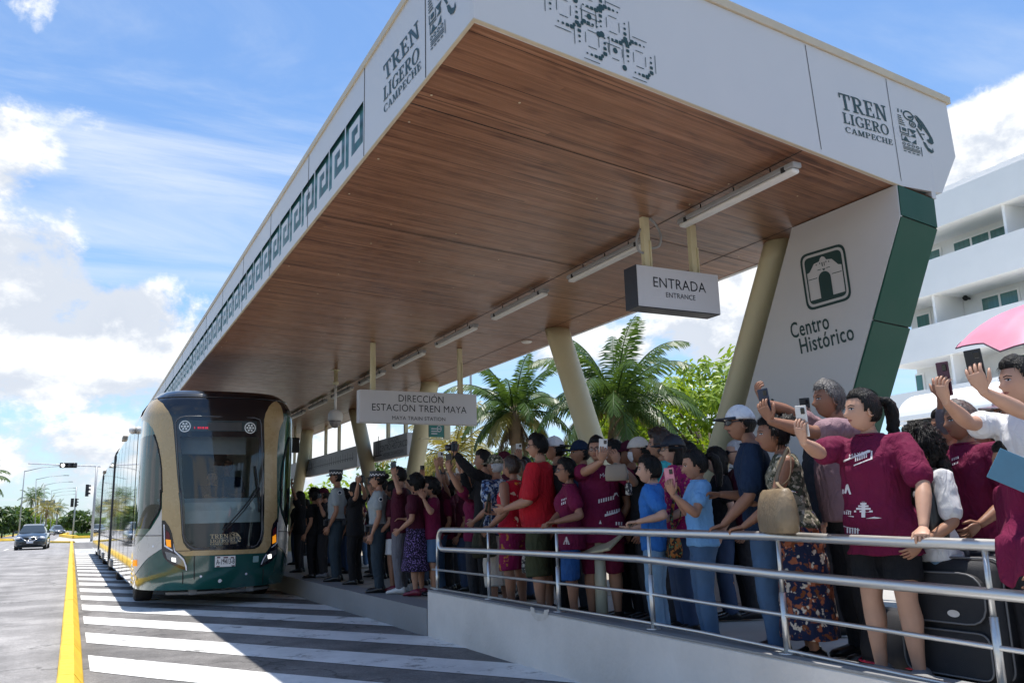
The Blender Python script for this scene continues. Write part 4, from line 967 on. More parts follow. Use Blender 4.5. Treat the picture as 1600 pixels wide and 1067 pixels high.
b.build('display_dots', mLED, tram)
# gold lettering low on the screen
def nuv(x, y): u, z = np_(x, y); return (u*US, z)
mGold = mat('gold lettering', (.45, .36, .22), rough=.5)
on_line([('TREN', (328.5, 841), (357, 840.5), (328, 834.5)), ('LIGERO', (328.5, 847.5), (357, 847), (328.3, 842.5)), ('CAMPECHE', (328.5, 851), (357, 850.5), (328.4, 848.4))], mGold, 'lettering', tram, lambda u, v: nose(u/US, v, .006), nuv)
emblem('emblem', tram, mGold, nuv, lambda u, v: nose(u/US, v, .006), (358.5, 849), (377, 848.5), (358, 831))
# headlights
hl = cC((318, 318), (345, 313), (385, 368), (410, 430), (425, 510), (437, 585), (480, 628), (522, 668), (545, 735), (549, 782), (460, 745), (380, 702), (335, 650), (318, 590))
hr = cD((613, 290), (613, 420), (609, 560), (598, 625), (560, 682), (500, 722), (445, 750), (450, 715), (470, 668), (500, 618), (543, 570), (548, 500), (550, 400), (570, 340))
mLens = mat('headlight black', (.01, .01, .02), rough=.08, coat=.8); mLedW = mat('led white strip', (.75, .77, .85), rough=.3); mAmber = mat('amber lens', (.85, .30, .01), rough=.25, emit=(1, .35, .02), estr=.35)
mLamp = mat('lit lamp', (.9, .9, .9), rough=.2, emit=(1, .98, .92), estr=1.1); mRefl = mat('lamp reflector', (.22, .24, .26), rough=.15, metal=.6); mRedL = mat('red lens', (.12, .01, .02), rough=.2)
for nm, outl, led, amber, red, refl, lamp, flank in (
    ('left', hl, cC((336, 350), (346, 352), (350, 540), (420, 585), (418, 598), (342, 552)), cC((356, 487), (402, 492), (406, 562), (364, 552)), cC((358, 400), (388, 425), (398, 485), (356, 482)), cC((348, 600), (400, 610), (470, 640), (520, 690), (535, 745), (460, 715), (370, 670)), cC((410, 655), (448, 660), (450, 698), (412, 692)), cC((425, 520), (440, 590), (485, 632), (525, 672), (548, 738), (549, 780), (540, 772), (532, 730), (515, 685), (478, 645), (432, 600))),
    ('right', hr, cD((604, 330), (609, 330), (607, 520), (552, 568), (549, 560), (598, 515)), cD((560, 462), (592, 440), (594, 512), (558, 530)), cD((566, 400), (592, 370), (593, 436), (560, 460)), cD((598, 580), (595, 620), (540, 670), (475, 705), (490, 660), (540, 600)), cD((515, 632), (548, 622), (550, 662), (518, 668)), cD((452, 718), (472, 670), (502, 622), (506, 630), (480, 676), (460, 722)))):
    h = panel('headlight', [outl], mLens, tram, .014)
    panel('led_strip', [led], mLedW, h, .019, step=None); panel('turn_signal', [amber], mAmber, h, .018, step=None); panel('red_lens', [red], mRedL, h, .018, step=None)
    panel('reflector', [refl], mRefl, h, .017, step=None); panel('lamp', [lamp], mLamp, h, .020, step=None); panel('led_flank', [flank], mLedW, h, .019, step=None)
# number plate
pl = cD((35, 645), (222, 638), (220, 736), (33, 745)); pq_ = panel('number_plate', [pl], mat('plate white', (.78, .78, .78), rough=.4), tram, .016, step=None)
a0 = Vector(nuv(337.5, 881.5)); a1 = Vector(nuv(366, 879.8)); at_ = Vector(nuv(337.5, 873))
b = MB(); vs, fs = text2d('A-19413-B', 1.0, align='LEFT', bold=.01); wd = max(v[0] for v in vs)
b.add([nose((a0.x+(a1.x-a0.x)*x/wd)/US, a0.y+(a1.y-a0.y)*x/wd+(at_.y-a0.y)*y/.72, .019) for x, y in vs], fs); b.build('lettering', mInk, pq_)
b = MB(); 
for x0, x1 in ((339, 344), (349, 356), (360, 365)): p, q = Vector(nuv(x0, 870.5)), Vector(nuv(x1, 870)); b.fill([_rect(p.x, p.y-.012, q.x, q.y+.005)], lambda u, v: nose(u/US, v, .019))
p, q = Vector(nuv(338, 884.6)), Vector(nuv(366, 883)); b.fill([_rect(p.x, p.y-.008, q.x, p.y+.008)], lambda u, v: nose(u/US, v, .019)); b.build('plate_marks', mat('plate marks', (.10, .02, .03), rough=.5), pq_)
b = MB(); p = Vector(nuv(399, 873)); b.fill([fillet(_rect(p.x-.05, p.y-.05, p.x+.05, p.y+.05), .012, 2)], lambda u, v: nose(u/US, v, .013)); b.build('sticker', mat('small sticker', (.25, .42, .44), rough=.5), tram)
# seams, tow caps, reflectors
b = MB()
for pts in (cC((615, 645), (613, 860)), cC((508, 790), (506, 900)), cD((478, 760), (470, 900)), cC((75, 452), (312, 453)), cD((620, 415), (705, 415)), cC((590, 592), (440, 597))):
    p = [nose(*np_(*q), .0135) for q in pts]
    u0_, u1_ = np_(*pts[0]), np_(*pts[1])
    b.tube([nose(u0_[0]+(u1_[0]-u0_[0])*t/6, u0_[1]+(u1_[1]-u0_[1])*t/6, .007) for t in range(7)], .006, n=5)
b.build('panel_seams', mRubber, tram)
for px_, r_ in (((212.7, 904), .035), ((314, 900), .018), ((240, 853), .018), ((384, 896), .018), ((455.5, 892), .03), ((343.5, 907), .03)):
    u, z = np_(*px_); b = MB(); b.fill([[(u*US+r_*math.cos(t), z+r_*math.sin(t)) for t in [2*math.pi*i/12 for i in range(12)]]], lambda a, c: nose(a/US, c, .013)); b.build('bolt_cap', mLedW, tram)
u, z = np_(213.3, 879); b = MB(); b.rbox((-.045, -.02, -.05), (.045, .03, .05), .012, M=Matrix.Translation(nose(u, z, .02)) @ Matrix.Rotation(R(-60), 4, 'Z')); b.build('side_marker', mAmber, tram)
b = MB(); b.tube([nose(u, .33, -.12)-Vector((0, 0, .10)) for u in [i/10*.42+.02 for i in range(-10, 11)]], .028, n=8)
for u in (-.2, .24):
    p = nose(u, .33, -.12); b.rbox((p.x-.06, p.y-.05, .20), (p.x+.06, p.y+.1, .30), .01)
b.build('under_bar', mat('under bar grey', (.16, .16, .16), rough=.5), tram)
# body: three cars with polished sides
YB0 = 16.35; 
def prof(y, zt=BZ1, ins=0.0):
    w = BHW-.004-ins
    pts = [(-w+.02, BZ0), (-w, BZ0+.05), (-w, 3.16), (-w+.03, 3.27), (-w+.10, 3.38), (-w+.26, 3.46), (-w+.45, zt-.01), (0, zt+.01), (w-.45, zt-.01), (w-.26, 3.46), (w-.10, 3.38), (w-.03, 3.27), (w, 3.16), (w, BZ0+.05), (w-.02, BZ0)]
    return [Vector((BXC+x, y, z)) for x, z in pts]
mRoof = mat('tram roof grey', (.32, .33, .35), rough=.5)
gask = [25.9, 36.2, 46.4]
def body(y0, y1):
    b = MB(); r0 = prof(y0); r1 = prof(y1); n = len(r0)
    for i in range(n-1):
        side = i <= 2 or i >= n-4
        b.add([r0[i], r0[i+1], r1[i+1], r1[i]], [(0, 3, 2, 1)], mi=0 if side else 1, smooth=False)
    b.add(r1, [list(range(n))], mi=1); b.add([r0[0], r0[-1], r1[-1], r1[0]], [(0, 1, 2, 3)], mi=2)
    return b
ycuts = [(YB0, 25.8), (26.1, 36.05), (36.35, 46.3)]
for y0, y1 in ycuts:
    bo = body(y0, y1).build('car_body', [mChrome, mRoof, mRubber], tram, fix=True)
    # window band: darker mirrored glass panes, doors
    x = BL+.004-.006
    ww = y0+.25; k = 0
    while ww < y1-1.2:
        L_ = 1.55 if k % 3 else 1.25
        b = MB(); b.add([(x, ww, 1.05), (x, ww+L_-.03, 1.05), (x, ww+L_-.03, 2.95), (x, ww, 2.95)], [(0, 3, 2, 1)]); b.build('side_window', mat('mirror glass', (.42, .49, .53), rough=.03, metal=1.0, var=.0, bump=.02, bs=.7), bo); ww += L_; k += 1
    b = MB()
    for yy in [y0+1.3+i*1.55 for i in range(6)]: b.box((x-.001, yy-.008, BZ0+.1), (x+.001, yy+.008, 3.1))
    b.box((x-.001, y0+.02, .98), (x+.001, y1-.02, .995))
    b.build('side_joints', mRubber, bo)
for y in (25.95, 36.2):
    b = MB(); b.rings([prof(yy, BZ1+.03, .0 if k in (0, 3) else -.03) for k, yy in enumerate((y-.17, y-.13, y+.13, y+.17))], smooth=False); b.build('gasket', mRubber, tram, fix=True)
# transition strip between nose and body
b = MB()
zz = [BZ0+.02+(3.14-BZ0)*i/40 for i in range(41)]
L0 = [nose(-1, z) for z in zz]
for sg in (-1, 1):
    e = [nose(sg, z) for z in zz]; w = [Vector((BXC+sg*(BHW-.004), YB0, z)) for z in zz]
    b.rings([[p, q] for p, q in zip(e, w)], caps=False)
b = MB()
for sg in (-1, 1):
    b = MB(); vs = []
    for z in zz:
        e = nose(sg, z); vs += [(e.x+sg*.0, e.y-.005, z), (BXC+sg*(BHW-.003), YB0+.01, z)]
    b.add(vs, [(2*i, 2*i+1, 2*i+3, 2*i+2) for i in range(40)]); b.build('corner_panel', mChrome, tram)
# roof over the nose
b = MB(); 
us = [i/20 for i in range(-20, 21)]
b.rings([[nose(u, BZ1-.02) for u in us], [nose(u, BZ1-.02)*.9+Vector((BXC, 16.4, BZ1+.05))*.1 for u in us], [Vector((BXC+(nose(u, BZ1-.02).x-BXC)*.95, 17.2, BZ1+.02)) for u in us]], caps=False); b.build('nose_roof', mBlackG, tram)
# wheels
for y in (16.75, 23.5, 28.6, 33.8, 38.9, 44.0):
    for x0, x1 in ((BL+.10, BL+.38), (BRt-.38, BRt-.10)):
        wh = MB(); M_ = Matrix.Translation((x0, y, .47)) @ Matrix.Rotation(R(90), 4, 'Y')
        wh.lathe([(.30, 0), (.44, .0), (.47, .03), (.47, x1-x0-.03), (.44, x1-x0), (.30, x1-x0)], M_, n=28); w_ = wh.build('wheel', mTyre, tram)
        rb = MB(); rb.lathe([(.02, .015), (.12, .01), (.29, .03), (.30, .05), (.30, x1-x0-.05), (.29, x1-x0-.03), (.12, x1-x0-.01), (.02, x1-x0-.015)], M_, n=20); rb.build('rim', mat('wheel rim', (.3, .3, .3), rough=.4, metal=.6), w_)
b = MB(); b.box((BL+.45, 15.6, .25), (BRt-.45, 46, .42)); b.build('chassis', mRubber, tram)
for y in (24.0, 30.6, 34.6):
    b = MB(); b.rbox((BL-.035, y, .30), (BL+.05, y+.9, .46), .01); b.build('door_step', mat('step grey', (.33, .32, .31), rough=.5), tram)
for y in (21.2, 35.0):
    b = MB(); b.rbox((BL-.05, y, 3.20), (BL+.1, y+.5, 3.30), .015); b.build('door_lamp', mat('lamp housing tan', (.35, .29, .22), rough=.5), tram)
b = MB(); b.ball(onX(208, 672, BL-.04), .075, 12, 8); b.build('mirror_camera', mLampW, tram)
# wiper
def wp(x, y, o=.03): u, z = np_(x, y); return nose(u, z, o)
b = MB(); b.tube([wp(350, 826, .03), wp(376, 796, .05), wp(401, 763, .05)], .012, n=6); b.tube([wp(354, 827, .03), wp(380, 797, .05), wp(403, 764, .05)], .010, n=6)
b.tube([wp(397, 728, .03), wp(401, 760, .035), wp(403, 800, .03)], .014, n=6); b.ball(wp(351, 826, .02), .035); b.ball(wp(402, 763, .04), .025); b.build('wiper', mRubber, tram)
# cab interior
mCab = mat('cab lining cream', (.42, .39, .31), rough=.7); mCabD = mat('cab dark', (.02, .022, .03), rough=.8)
b = MB()
b.box((BL+.10, 17.35, .5), (BRt-.10, 17.4, 3.2)); b.build('cab_bulkhead', mCab, tram)
b = MB(); b.box((BL+.12, 17.30, 1.15), (BXC+.42, 17.345, 2.75)); b.build('bulkhead_door', mCabD, tram)
b = MB(); b.box((BL+.08, 15.9, .45), (BRt-.08, 17.35, .5)); b.build('cab_floor', mCabD, tram)
b = MB(); b.box((BL+.08, 15.6, 3.0), (BRt-.08, 17.35, 3.05)); b.build('cab_ceiling', mCabD, tram)
b = MB(); zd = [(14.85, .55), (14.85, 1.05), (14.98, 1.38), (15.15, 1.60), (15.5, 1.66), (15.75, 1.60), (15.75, .55)]
b.rings([[Vector((x, y, z)) for y, z in zd] for x in (BL+.28, BRt-.28)], smooth=False); b.build('dash_base', mCabD, tram, fix=True)
b = MB(); zd = [(14.95, 1.36), (15.08, 1.61), (15.25, 1.70), (15.55, 1.72), (15.55, 1.60), (15.2, 1.58), (15.06, 1.44)]
zd = [(14.90, 1.30), (14.97, 1.50), (15.08, 1.64), (15.25, 1.71), (15.6, 1.72), (15.6, 1.68), (15.3, 1.665), (15.15, 1.6)]
b.rings([[Vector((x, y, z)) for y, z in zd] for x in (BL+.30, BXC, BRt-.30)], smooth=False); b.build('dashboard', mat('dashboard pale', (.62, .66, .62), rough=.55), tram, fix=True)
b = MB(); x0 = np_(279, 700)[0]; b.box((nose(np_(279, 700)[0], 2.6).x, 14.90, 2.42), (nose(np_(392, 700)[0], 2.6).x-.02, 14.91, 2.86)); b.build('sun_blind', mat('sun blind grey', (.33, .33, .32), rough=.8), tram)
b = MB(); b.rbox((BXC+.02, 14.83, .98), (BXC+.33, 14.849, 1.08), .005); b.build('console_radio', mRefl, tram)
# ================================================================== trees
mTrunk = mat('palm trunk', (.30, .27, .23), rough=.9, var=.3, vs=5, bump=.6, bs=14, stretch=(1, 1, 4))
mBark = mat('bark', (.13, .10, .075), rough=.95, var=.3, vs=7, bump=.6, bs=20)
def leaf_mat(name, c, trans=.35):
    M = mat(name, c, rough=.42, var=.35, vs=2.2, spec=.4)
    nt = M.node_tree; N = nt.nodes; L = nt.links; b = N['Principled BSDF']; o = N['Material Output']
    t = N.new('ShaderNodeBsdfTranslucent'); mx = N.new('ShaderNodeMixShader'); mx.inputs[0].default_value = trans
    t.inputs[0].default_value = (c[0]*1.9, c[1]*1.7, c[2]*.9, 1)
    L.new(b.outputs[0], mx.inputs[1]); L.new(t.outputs[0], mx.inputs[2]); L.new(mx.outputs[0], o.inputs[0]); return M
mPalm = leaf_mat('palm leaf green', (.058, .108, .026)); mPalmY = leaf_mat('palm leaf yellowing', (.22, .20, .05)); mPalmD = mat('dry palm leaf', (.20, .14, .085), rough=.9, var=.3)
mLeafB = leaf_mat('bright leaf green', (.19, .285, .022)); mLeafD = leaf_mat('deep leaf green', (.045, .085, .018)); mLeafM = leaf_mat('mid leaf green', (.07, .125, .022))
def palm(name, base, H, lab, seed, nf=24, fl=2.6, grp=None, lean=(0, 0), cat='palm', leafmat=None, nl=30, dry=5, skirt=True):
    r_ = random.Random(seed); base = Vector(base)
    t = thing(name, tuple(base), lab, cat, grp)
    top = base+Vector((lean[0], lean[1], H))
    b = MB(); pts = [base+Vector((lean[0]*s*s, lean[1]*s*s, H*s)) for s in [i/12 for i in range(13)]]
    b.tube(pts, [(.30-.14*s)*(1+.05*math.sin(i*2.2))*H/7 if H < 7 else (.24-.09*s)*(1+.05*math.sin(i*2.2)) for i, s in enumerate([j/12 for j in range(13)])], n=12); b.build('trunk', mTrunk, t)
    crown = MB(); dead = MB(); yel = MB()
    def frond(bb, az, el, L_, droop, twist, n_, wl):
        d = Vector((math.cos(az)*math.cos(el), math.sin(az)*math.cos(el), math.sin(el))); side = Vector((-math.sin(az), math.cos(az), 0))
        P = []; p = top.copy()+d*.1; v = d.copy(); seg = 14
        for i in range(seg+1):
            P.append(p.copy()); p = p+v*(L_/seg); v = (v+Vector((0, 0, -droop*(.25+1.5*i/seg)/seg))).normalized()
        bb.tube(P, [.028*(1-.8*i/seg) for i in range(seg+1)], n=5)
        for i in range(n_):
            s = .10+.90*i/n_; k = s*seg; j = min(seg-1, int(k)); q = P[j].lerp(P[j+1], k-j); tg = (P[j+1]-P[j]).normalized()
            up = side.cross(tg).normalized(); ll = wl*math.sin(math.pi*min(1, .16+s*.80))**.7*(.85+.3*r_.random())
            for sg in (-1, 1):
                fw = .55+.5*s; dr = (side*sg*1.0+tg*fw+up*(.30-.75*s*0+r_.uniform(-.22, .22))+Vector((0, 0, -.18-.25*r_.random()))).normalized()
                w = tg*.026*(1.0 if n_ > 20 else 1.6); m_ = q+dr*ll*.55+Vector((0, 0, -.02)); e = q+dr*ll+Vector((0, 0, -ll*.22))
                bb.add([q-w*.5, q+w*.5, m_+w*.9, e, m_-w*.9], [(0, 1, 2, 4), (4, 2, 3)], smooth=False)
    ga = 2.39996
    for i in range(nf):
        f = i/nf; el = 1.35-1.75*f**.9+r_.uniform(-.12, .12); az = i*ga+r_.uniform(-.2, .2)
        bb = crown
        if f > .72 and r_.random() < .45: bb = yel
        frond(bb, az, el, fl*(.72+.38*math.sin(math.pi*min(1, .25+f*.7)))*(1+r_.uniform(-.1, .1)), 1.5+.9*f+r_.uniform(-.2, .3), r_.uniform(-1, 1), nl, fl*.23)
    for i in range(dry): frond(dead, i*ga*1.3, -1.0-r_.random()*.35, fl*.62, .8, 0, nl//2, fl*.13)
    crown.build('crown', leafmat or mPalm, t)
    if yel.v: yel.build('yellow_fronds', mPalmY, t)
    if dead.v: dead.build('dry_fronds', mPalmD, t)
    if skirt:
        b = MB(); b.tube([top-Vector((0, 0, .9)), top-Vector((0, 0, .3)), top+Vector((0, 0, .35))], [.16, .2, .07], n=10); b.build('crown_shaft', mPalmD, t)
    return t
def broad(name, base, H, rad, lab, seed, nclump=42, nleaf=90, ls=.20, m_=None, grp=None, cat='tree', trunk=True, zc=.62, flat=.75, kind=None, lmin=.35):
    r_ = random.Random(seed); base = Vector(base)
    t = thing(name, tuple(base), lab, cat, grp)
    cc = base+Vector((0, 0, H*zc)); hz = H*(1-zc)
    cl = []
    for i in range(nclump):
        for _ in range(20):
            v = Vector((r_.uniform(-1, 1), r_.uniform(-1, 1), r_.uniform(-.8, 1)))
            if lmin < v.length < 1: break
        cl.append((cc+Vector((v.x*rad, v.y*rad, v.z*hz)), r_.uniform(.16, .30)*rad))
    if trunk:
        b = MB(); b.tube([base, base+Vector((.05, .05, H*.25)), cc-Vector((0, 0, hz*.3))], [.05*H**.7, .04*H**.7, .03*H**.7], n=9)
        for c, _ in cl[::3]:
            m0 = cc-Vector((0, 0, hz*.55)); b.tube([m0, m0.lerp(c, .5)+Vector((0, 0, .1*H*.1)), c], [.022*H**.6, .013*H**.6, .006], n=6)
        b.build('trunk', mBark, t)
    b = MB()
    for c, cr in cl:
        for i in range(nleaf):
            v = Vector((r_.gauss(0, 1), r_.gauss(0, 1), r_.gauss(0, 1))).normalized()*(cr*(r_.random()**.35))
            v.z *= flat
            p = c+v; a = r_.uniform(0, 6.28); n_ = (v.normalized()+Vector((r_.uniform(-.9, .9), r_.uniform(-.9, .9), .7))).normalized()
            x = n_.orthogonal().normalized(); x = (Matrix.Rotation(a, 3, n_) @ x); y = n_.cross(x); s = ls*r_.uniform(.6, 1.25)
            b.add([p-x*s, p-y*s*.38, p+x*s*.9-Vector((0, 0, s*.25)), p+y*s*.38], [(0, 1, 2, 3)], smooth=False)
    b.build('crown', m_ or mLeafM, t)
    return t
def gz(x, y, d): p = atD(x, y, d); return Vector((p.x, p.y, 0))
def placed(x, ytop, d):
    p = atD(x, ytop, d); return Vector((p.x, p.y, 0)), p.z
# palms and trees behind the crowd
g_, z = placed(803, 640, 24); palm('palm_tree', g_, z-.1, 'palm with upright fan of fronds left of the thick leaning column', 3, nf=26, fl=1.85, nl=44, dry=8, grp='palms behind the platform')
g_, z = placed(962, 630, 23); palm('palm_tree', g_, z, 'full feathery palm right behind the thick leaning column', 11, nf=32, fl=2.4, nl=52, dry=4, grp='palms behind the platform')
g_, z = placed(707, 705, 27); palm('palm_tree', g_, z-.2, 'yellowish low palm behind the green exit sign', 21, nf=18, fl=2.1, leafmat=mPalmY, nl=30, dry=9, grp='palms behind the platform')
g_, z = placed(1095, 577, 27); broad('broadleaf_tree', g_, z+.2, 4.0, 'bright green spreading tree between the palm and the totem column', 5, nclump=60, nleaf=150, ls=.16, m_=mLeafB, zc=.66, flat=.55)
g_, z = placed(1010, 645, 30); broad('broadleaf_tree', g_, z, 3.0, 'bright green lower tree behind the big feathery palm', 6, nclump=40, nleaf=120, ls=.17, m_=mLeafB, zc=.6, flat=.6)
g_, z = placed(850, 690, 40); broad('broadleaf_tree', g_, z-.3, 4.0, 'dark tree low behind the palm trunk left of the thick column', 8, nclump=40, nleaf=110, ls=.22, m_=mLeafD, grp='dark trees far behind the crowd')
g_, z = placed(775, 695, 42); broad('broadleaf_tree', g_, z-.4, 3.8, 'dark round tree behind the raised camera of the man in black', 9, nclump=40, nleaf=110, ls=.22, m_=mLeafD, grp='dark trees far behind the crowd')
g_, z = placed(650, 708, 44); broad('broadleaf_tree', g_, z-.4, 3.4, 'dark tree below the station name board', 10, nclump=34, nleaf=100, ls=.22, m_=mLeafM, grp='dark trees far behind the crowd')
g_, z = placed(525, 745, 46); broad('broadleaf_tree', g_, z-.3, 3.2, 'light green tree behind the first officer under the map board', 12, nclump=34, nleaf=100, ls=.22, m_=mLeafB, grp='dark trees far behind the crowd')
g_, z = placed(468, 757, 48); broad('broadleaf_tree', g_, z-.2, 2.6, 'light green bush tree beside the tram at the far end of the platform', 13, nclump=24, nleaf=90, ls=.22, m_=mLeafB, grp='dark trees far behind the crowd')
g_, z = placed(930, 720, 34); broad('broadleaf_tree', g_, z-.2, 3.2, 'dark bushy tree behind the heads at the thick column foot', 14, nclump=34, nleaf=110, ls=.2, m_=mLeafD, grp='dark trees far behind the crowd')
# pale flag pole between palm and direction sign
p = gz(737, 690, 30); fp_ = thing('flag_pole', tuple(p), 'slim pale pole rising behind the direction sign', 'pole')
b = MB(); b.tube([p, p+Vector((0, 0, 9.5))], [.06, .035], n=8); b.build('shaft', mLampG, fp_)
# left avenue: palms, trees and lamp posts along the road
av = 'palms along the avenue'
def far_palm(x, ytop, d, seed, lab, fl=2.3, m_=None, grp=av, n=20):
    g_, z = placed(x, ytop, d); return palm('palm_tree', g_, z, lab, seed, nf=n, fl=fl, nl=16, dry=3, leafmat=m_, grp=grp)
far_palm(-34, 756, 42, 31, 'palm cut by the left edge of the photo', 1.5)
far_palm(50, 780, 140, 32, 'dark palm just right of the leaning lamp post, over the dark car', 2.4)
far_palm(73, 798, 112, 33, 'yellow-green drooping palm right of the grey road sign', 2.2, mPalmY)
far_palm(90, 796, 170, 34, 'dark palm behind the yellow-green drooping one', 2.3)
far_palm(60, 772, 180, 37, 'tall thin palm behind the grey road sign', 2.4)
tl = 'trees along the avenue'
for i, (x, y, d, rr, m_, lab) in enumerate(((6, 797, 120, 3.4, mLeafD, 'low dark tree at the left edge beyond the lawn'), (24, 793, 135, 3.4, mLeafM, 'round mid-green tree left of the leaning lamp post'), (40, 802, 170, 4.0, mLeafB, 'light green tree behind the dark car roof'), (98, 809, 210, 4.5, mLeafB, 'light green tree at the far end of the avenue palms'), (129, 801, 180, 5, mLeafD, 'dark tree behind the signal poles beside the tram'), (138, 794, 150, 4.4, mLeafD, 'dark dense tree touching the tram side'), (112, 816, 300, 7, mLeafM, 'hazy small tree at the end of the road'), (-22, 792, 110, 3.4, mLeafD, 'dark tree beyond the left edge of the lawn'))):
    g_, z = placed(x, y, d); broad('avenue_tree', g_, z, rr, lab, 50+i, nclump=30, nleaf=70, ls=.30 if d < 90 else .45, m_=m_, grp=tl, zc=.58)
# far tree belt along the horizon, one mass
b = MB(); r_ = random.Random(4)
for i in range(15000):
    x = r_.uniform(-70, 260); y = 330+r_.uniform(-60, 60)+.12*abs(x); z = r_.random()**1.3*(5.5+2.5*noise.noise((x*.05, 0, 0)))
    if -12 < x < 12: continue
    n_ = Vector((r_.uniform(-.5, .5), -1, r_.uniform(-.3, .6))).normalized(); u = n_.orthogonal().normalized(); v = n_.cross(u); s = r_.uniform(.5, 1.2)
    p = Vector((x, y, z)); b.add([p-u*s, p-v*s*.6, p+u*s, p+v*s*.6], [(0, 1, 2, 3)], smooth=False)
o = b.build('far_tree_belt', mLeafD); structure(o, True); tag(o, 'far dark belt of trees along the horizon', 'trees', kind='stuff')
b = MB()
for i in range(12000):
    y = r_.uniform(-30, 330); x = 62+r_.uniform(-14, 14)+.02*y; z = r_.random()**1.3*(5+2.5*noise.noise((y*.06, 5, 0)))
    n_ = Vector((-1, r_.uniform(-.5, .5), r_.uniform(-.3, .6))).normalized(); u = n_.orthogonal().normalized(); v = n_.cross(u); s = r_.uniform(.4, .9)
    p = Vector((x, y, z)); b.add([p-u*s, p-v*s*.6, p+u*s, p+v*s*.6], [(0, 1, 2, 3)], smooth=False)
o = b.build('far_tree_belt', mLeafD); tag(o, 'far dark belt of trees beside the road behind the platform', 'trees', kind='stuff')
# roadside behind the platform
b = MB(); b.add([(9.1, -12, .004), (20, -12, .004), (20, 300, .004), (9.1, 300, .004)], [(0, 1, 2, 3)]); structure(b.build('road', mAsR))
b = MB(); b.add([(20, -60, .01), (23, -60, .01), (23, 300, .01), (20, 300, .01)], [(0, 1, 2, 3)]); structure(b.build('lawn', mGrassB))
b = MB(); b.add([(23, -60, .012), (61, -60, .012), (61, 300, .012), (23, 300, .012)], [(0, 1, 2, 3)]); structure(b.build('forecourt', mat('forecourt concrete', (.55, .54, .51), rough=.9, var=.1, vs=.8)))
b = MB()
for i in range(9000):
    x = r_.uniform(-40, -9.8); y = 112+r_.random()**1.5*60; h = r_.uniform(.05, .16); a = r_.uniform(0, 3.1); dx = Vector((math.cos(a), math.sin(a), 0))*.05
    p = Vector((x, y, .04)); q = Vector((r_.uniform(-.05, .05), r_.uniform(-.05, .05), h)); b.add([p-dx, p+dx, p+q], [(0, 1, 2)])
for i in range(6000):
    x = r_.uniform(.8, 8); y = 109+r_.random()**1.4*70; h = r_.uniform(.05, .16); a = r_.uniform(0, 3.1); dx = Vector((math.cos(a), math.sin(a), 0))*.06
    p = Vector((x, y, .05)); q = Vector((r_.uniform(-.05, .05), r_.uniform(-.05, .05), h)); b.add([p-dx, p+dx, p+q], [(0, 1, 2)])
o = b.build('grass', leaf_mat('grass blades', (.10, .19, .025), .25)); tag(o, 'short green grass on the lawn and median', 'grass', kind='stuff')
# ================================================================== lamp posts, signals, road sign
mGalv = mat('galvanised grey', (.36, .37, .38), rough=.5, metal=.3, var=.1)
def lamp_post(xb, yb, xt, yt, d, arm, lab):
    base = gz(xb, yb, d); topz = atD(xt, yt, d)
    c = thing('street_lamp', tuple(base), lab, 'lamp post', 'lamp posts along the avenue')
    H = topz.z
    b = MB(); b.tube([base, Vector((topz.x, topz.y, H))], [.09, .045], n=8); b.build('pole', mGalv, c)
    b = MB(); P = [Vector((topz.x, topz.y, H-.1)), Vector((topz.x+arm*.5, topz.y, H+.35)), Vector((topz.x+arm, topz.y, H+.5))]; b.tube(P, [.05, .04, .035], n=6); b.build('arm', mGalv, c)
    b = MB(); b.rbox((P[-1].x-.05, P[-1].y-.12, P[-1].z-.06), (P[-1].x+.7, P[-1].y+.12, P[-1].z+.06), .03); b.build('lamp_head', mGalv, c)
lamp_post(30, 825, 38.5, 735, 95, 3.4, 'tall lamp post left of the dark palm, nearest of the row')
for i, (x, y, d) in enumerate(((56.5, 748, 125), (69.5, 757, 155), (80.5, 766, 185), (83, 770, 215), (86, 775, 250))):
    lamp_post(x-1, 826, x, y, d, 3.6+.3*i, ['second lamp post of the avenue row', 'third lamp post of the avenue row', 'fourth lamp post, above the grey road sign', 'fifth lamp post of the row, thin and far', 'farthest thin lamp post at the end of the avenue'][i])
mSigB = mat('signal black', (.012, .012, .013), rough=.5); mSigL = mat('signal lens dark', (.05, .05, .05), rough=.2); mSigW = mat('signal lens lit', (.8, .8, .8), rough=.3, emit=(1, .98, .9), estr=1.6)
def signal(parent, M, lit=None):
    """three-lens head, lenses facing -Y in its own frame, long axis Z"""
    b = MB(); b.rbox((-.17, 0, -.52), (.17, .2, .52), .03, M=M); h = b.build('signal_head', mSigB, parent)
    for i in range(3):
        b = MB(); m2 = M @ Matrix.Translation((0, -.004, .33-.33*i)) @ Matrix.Rotation(R(90), 4, 'X'); b.lathe([(.01, .012), (.11, .008), (.12, 0)], m2, n=14); b.build('lens', mSigW if lit == i else mSigL, h)
        b = MB(); pts = [M @ Vector((.14*math.cos(t), -.16, .33-.33*i+.14*math.sin(t))) for t in [R(a) for a in range(0, 181, 20)]]; p2 = [M @ Vector((.14*math.cos(t), 0, .33-.33*i+.14*math.sin(t))) for t in [R(a) for a in range(0, 181, 20)]]
        b.add(pts+p2, [(k, k+1, k+10, k+9) for k in range(9)]); b.build('visor', mSigB, h)
d1 = 74; bp_ = gz(143, 845, d1); tp_ = atD(148.5, 727, d1)
sp_ = thing('traffic_signal', tuple(bp_), 'mast-arm traffic signal with a horizontal head over the road, beside the tram', 'traffic light')
b = MB(); b.tube([bp_, Vector((bp_.x, bp_.y, tp_.z))], [.13, .09], n=10); b.build('pole', mGalv, sp_)
ae = onY(44, 724, bp_.y); b = MB(); b.tube([Vector((bp_.x+.3, bp_.y, tp_.z)), Vector((ae.x, bp_.y, ae.z))], [.075, .05], n=8); b.build('mast_arm', mat('white painted arm', (.72, .72, .72), rough=.4), sp_)
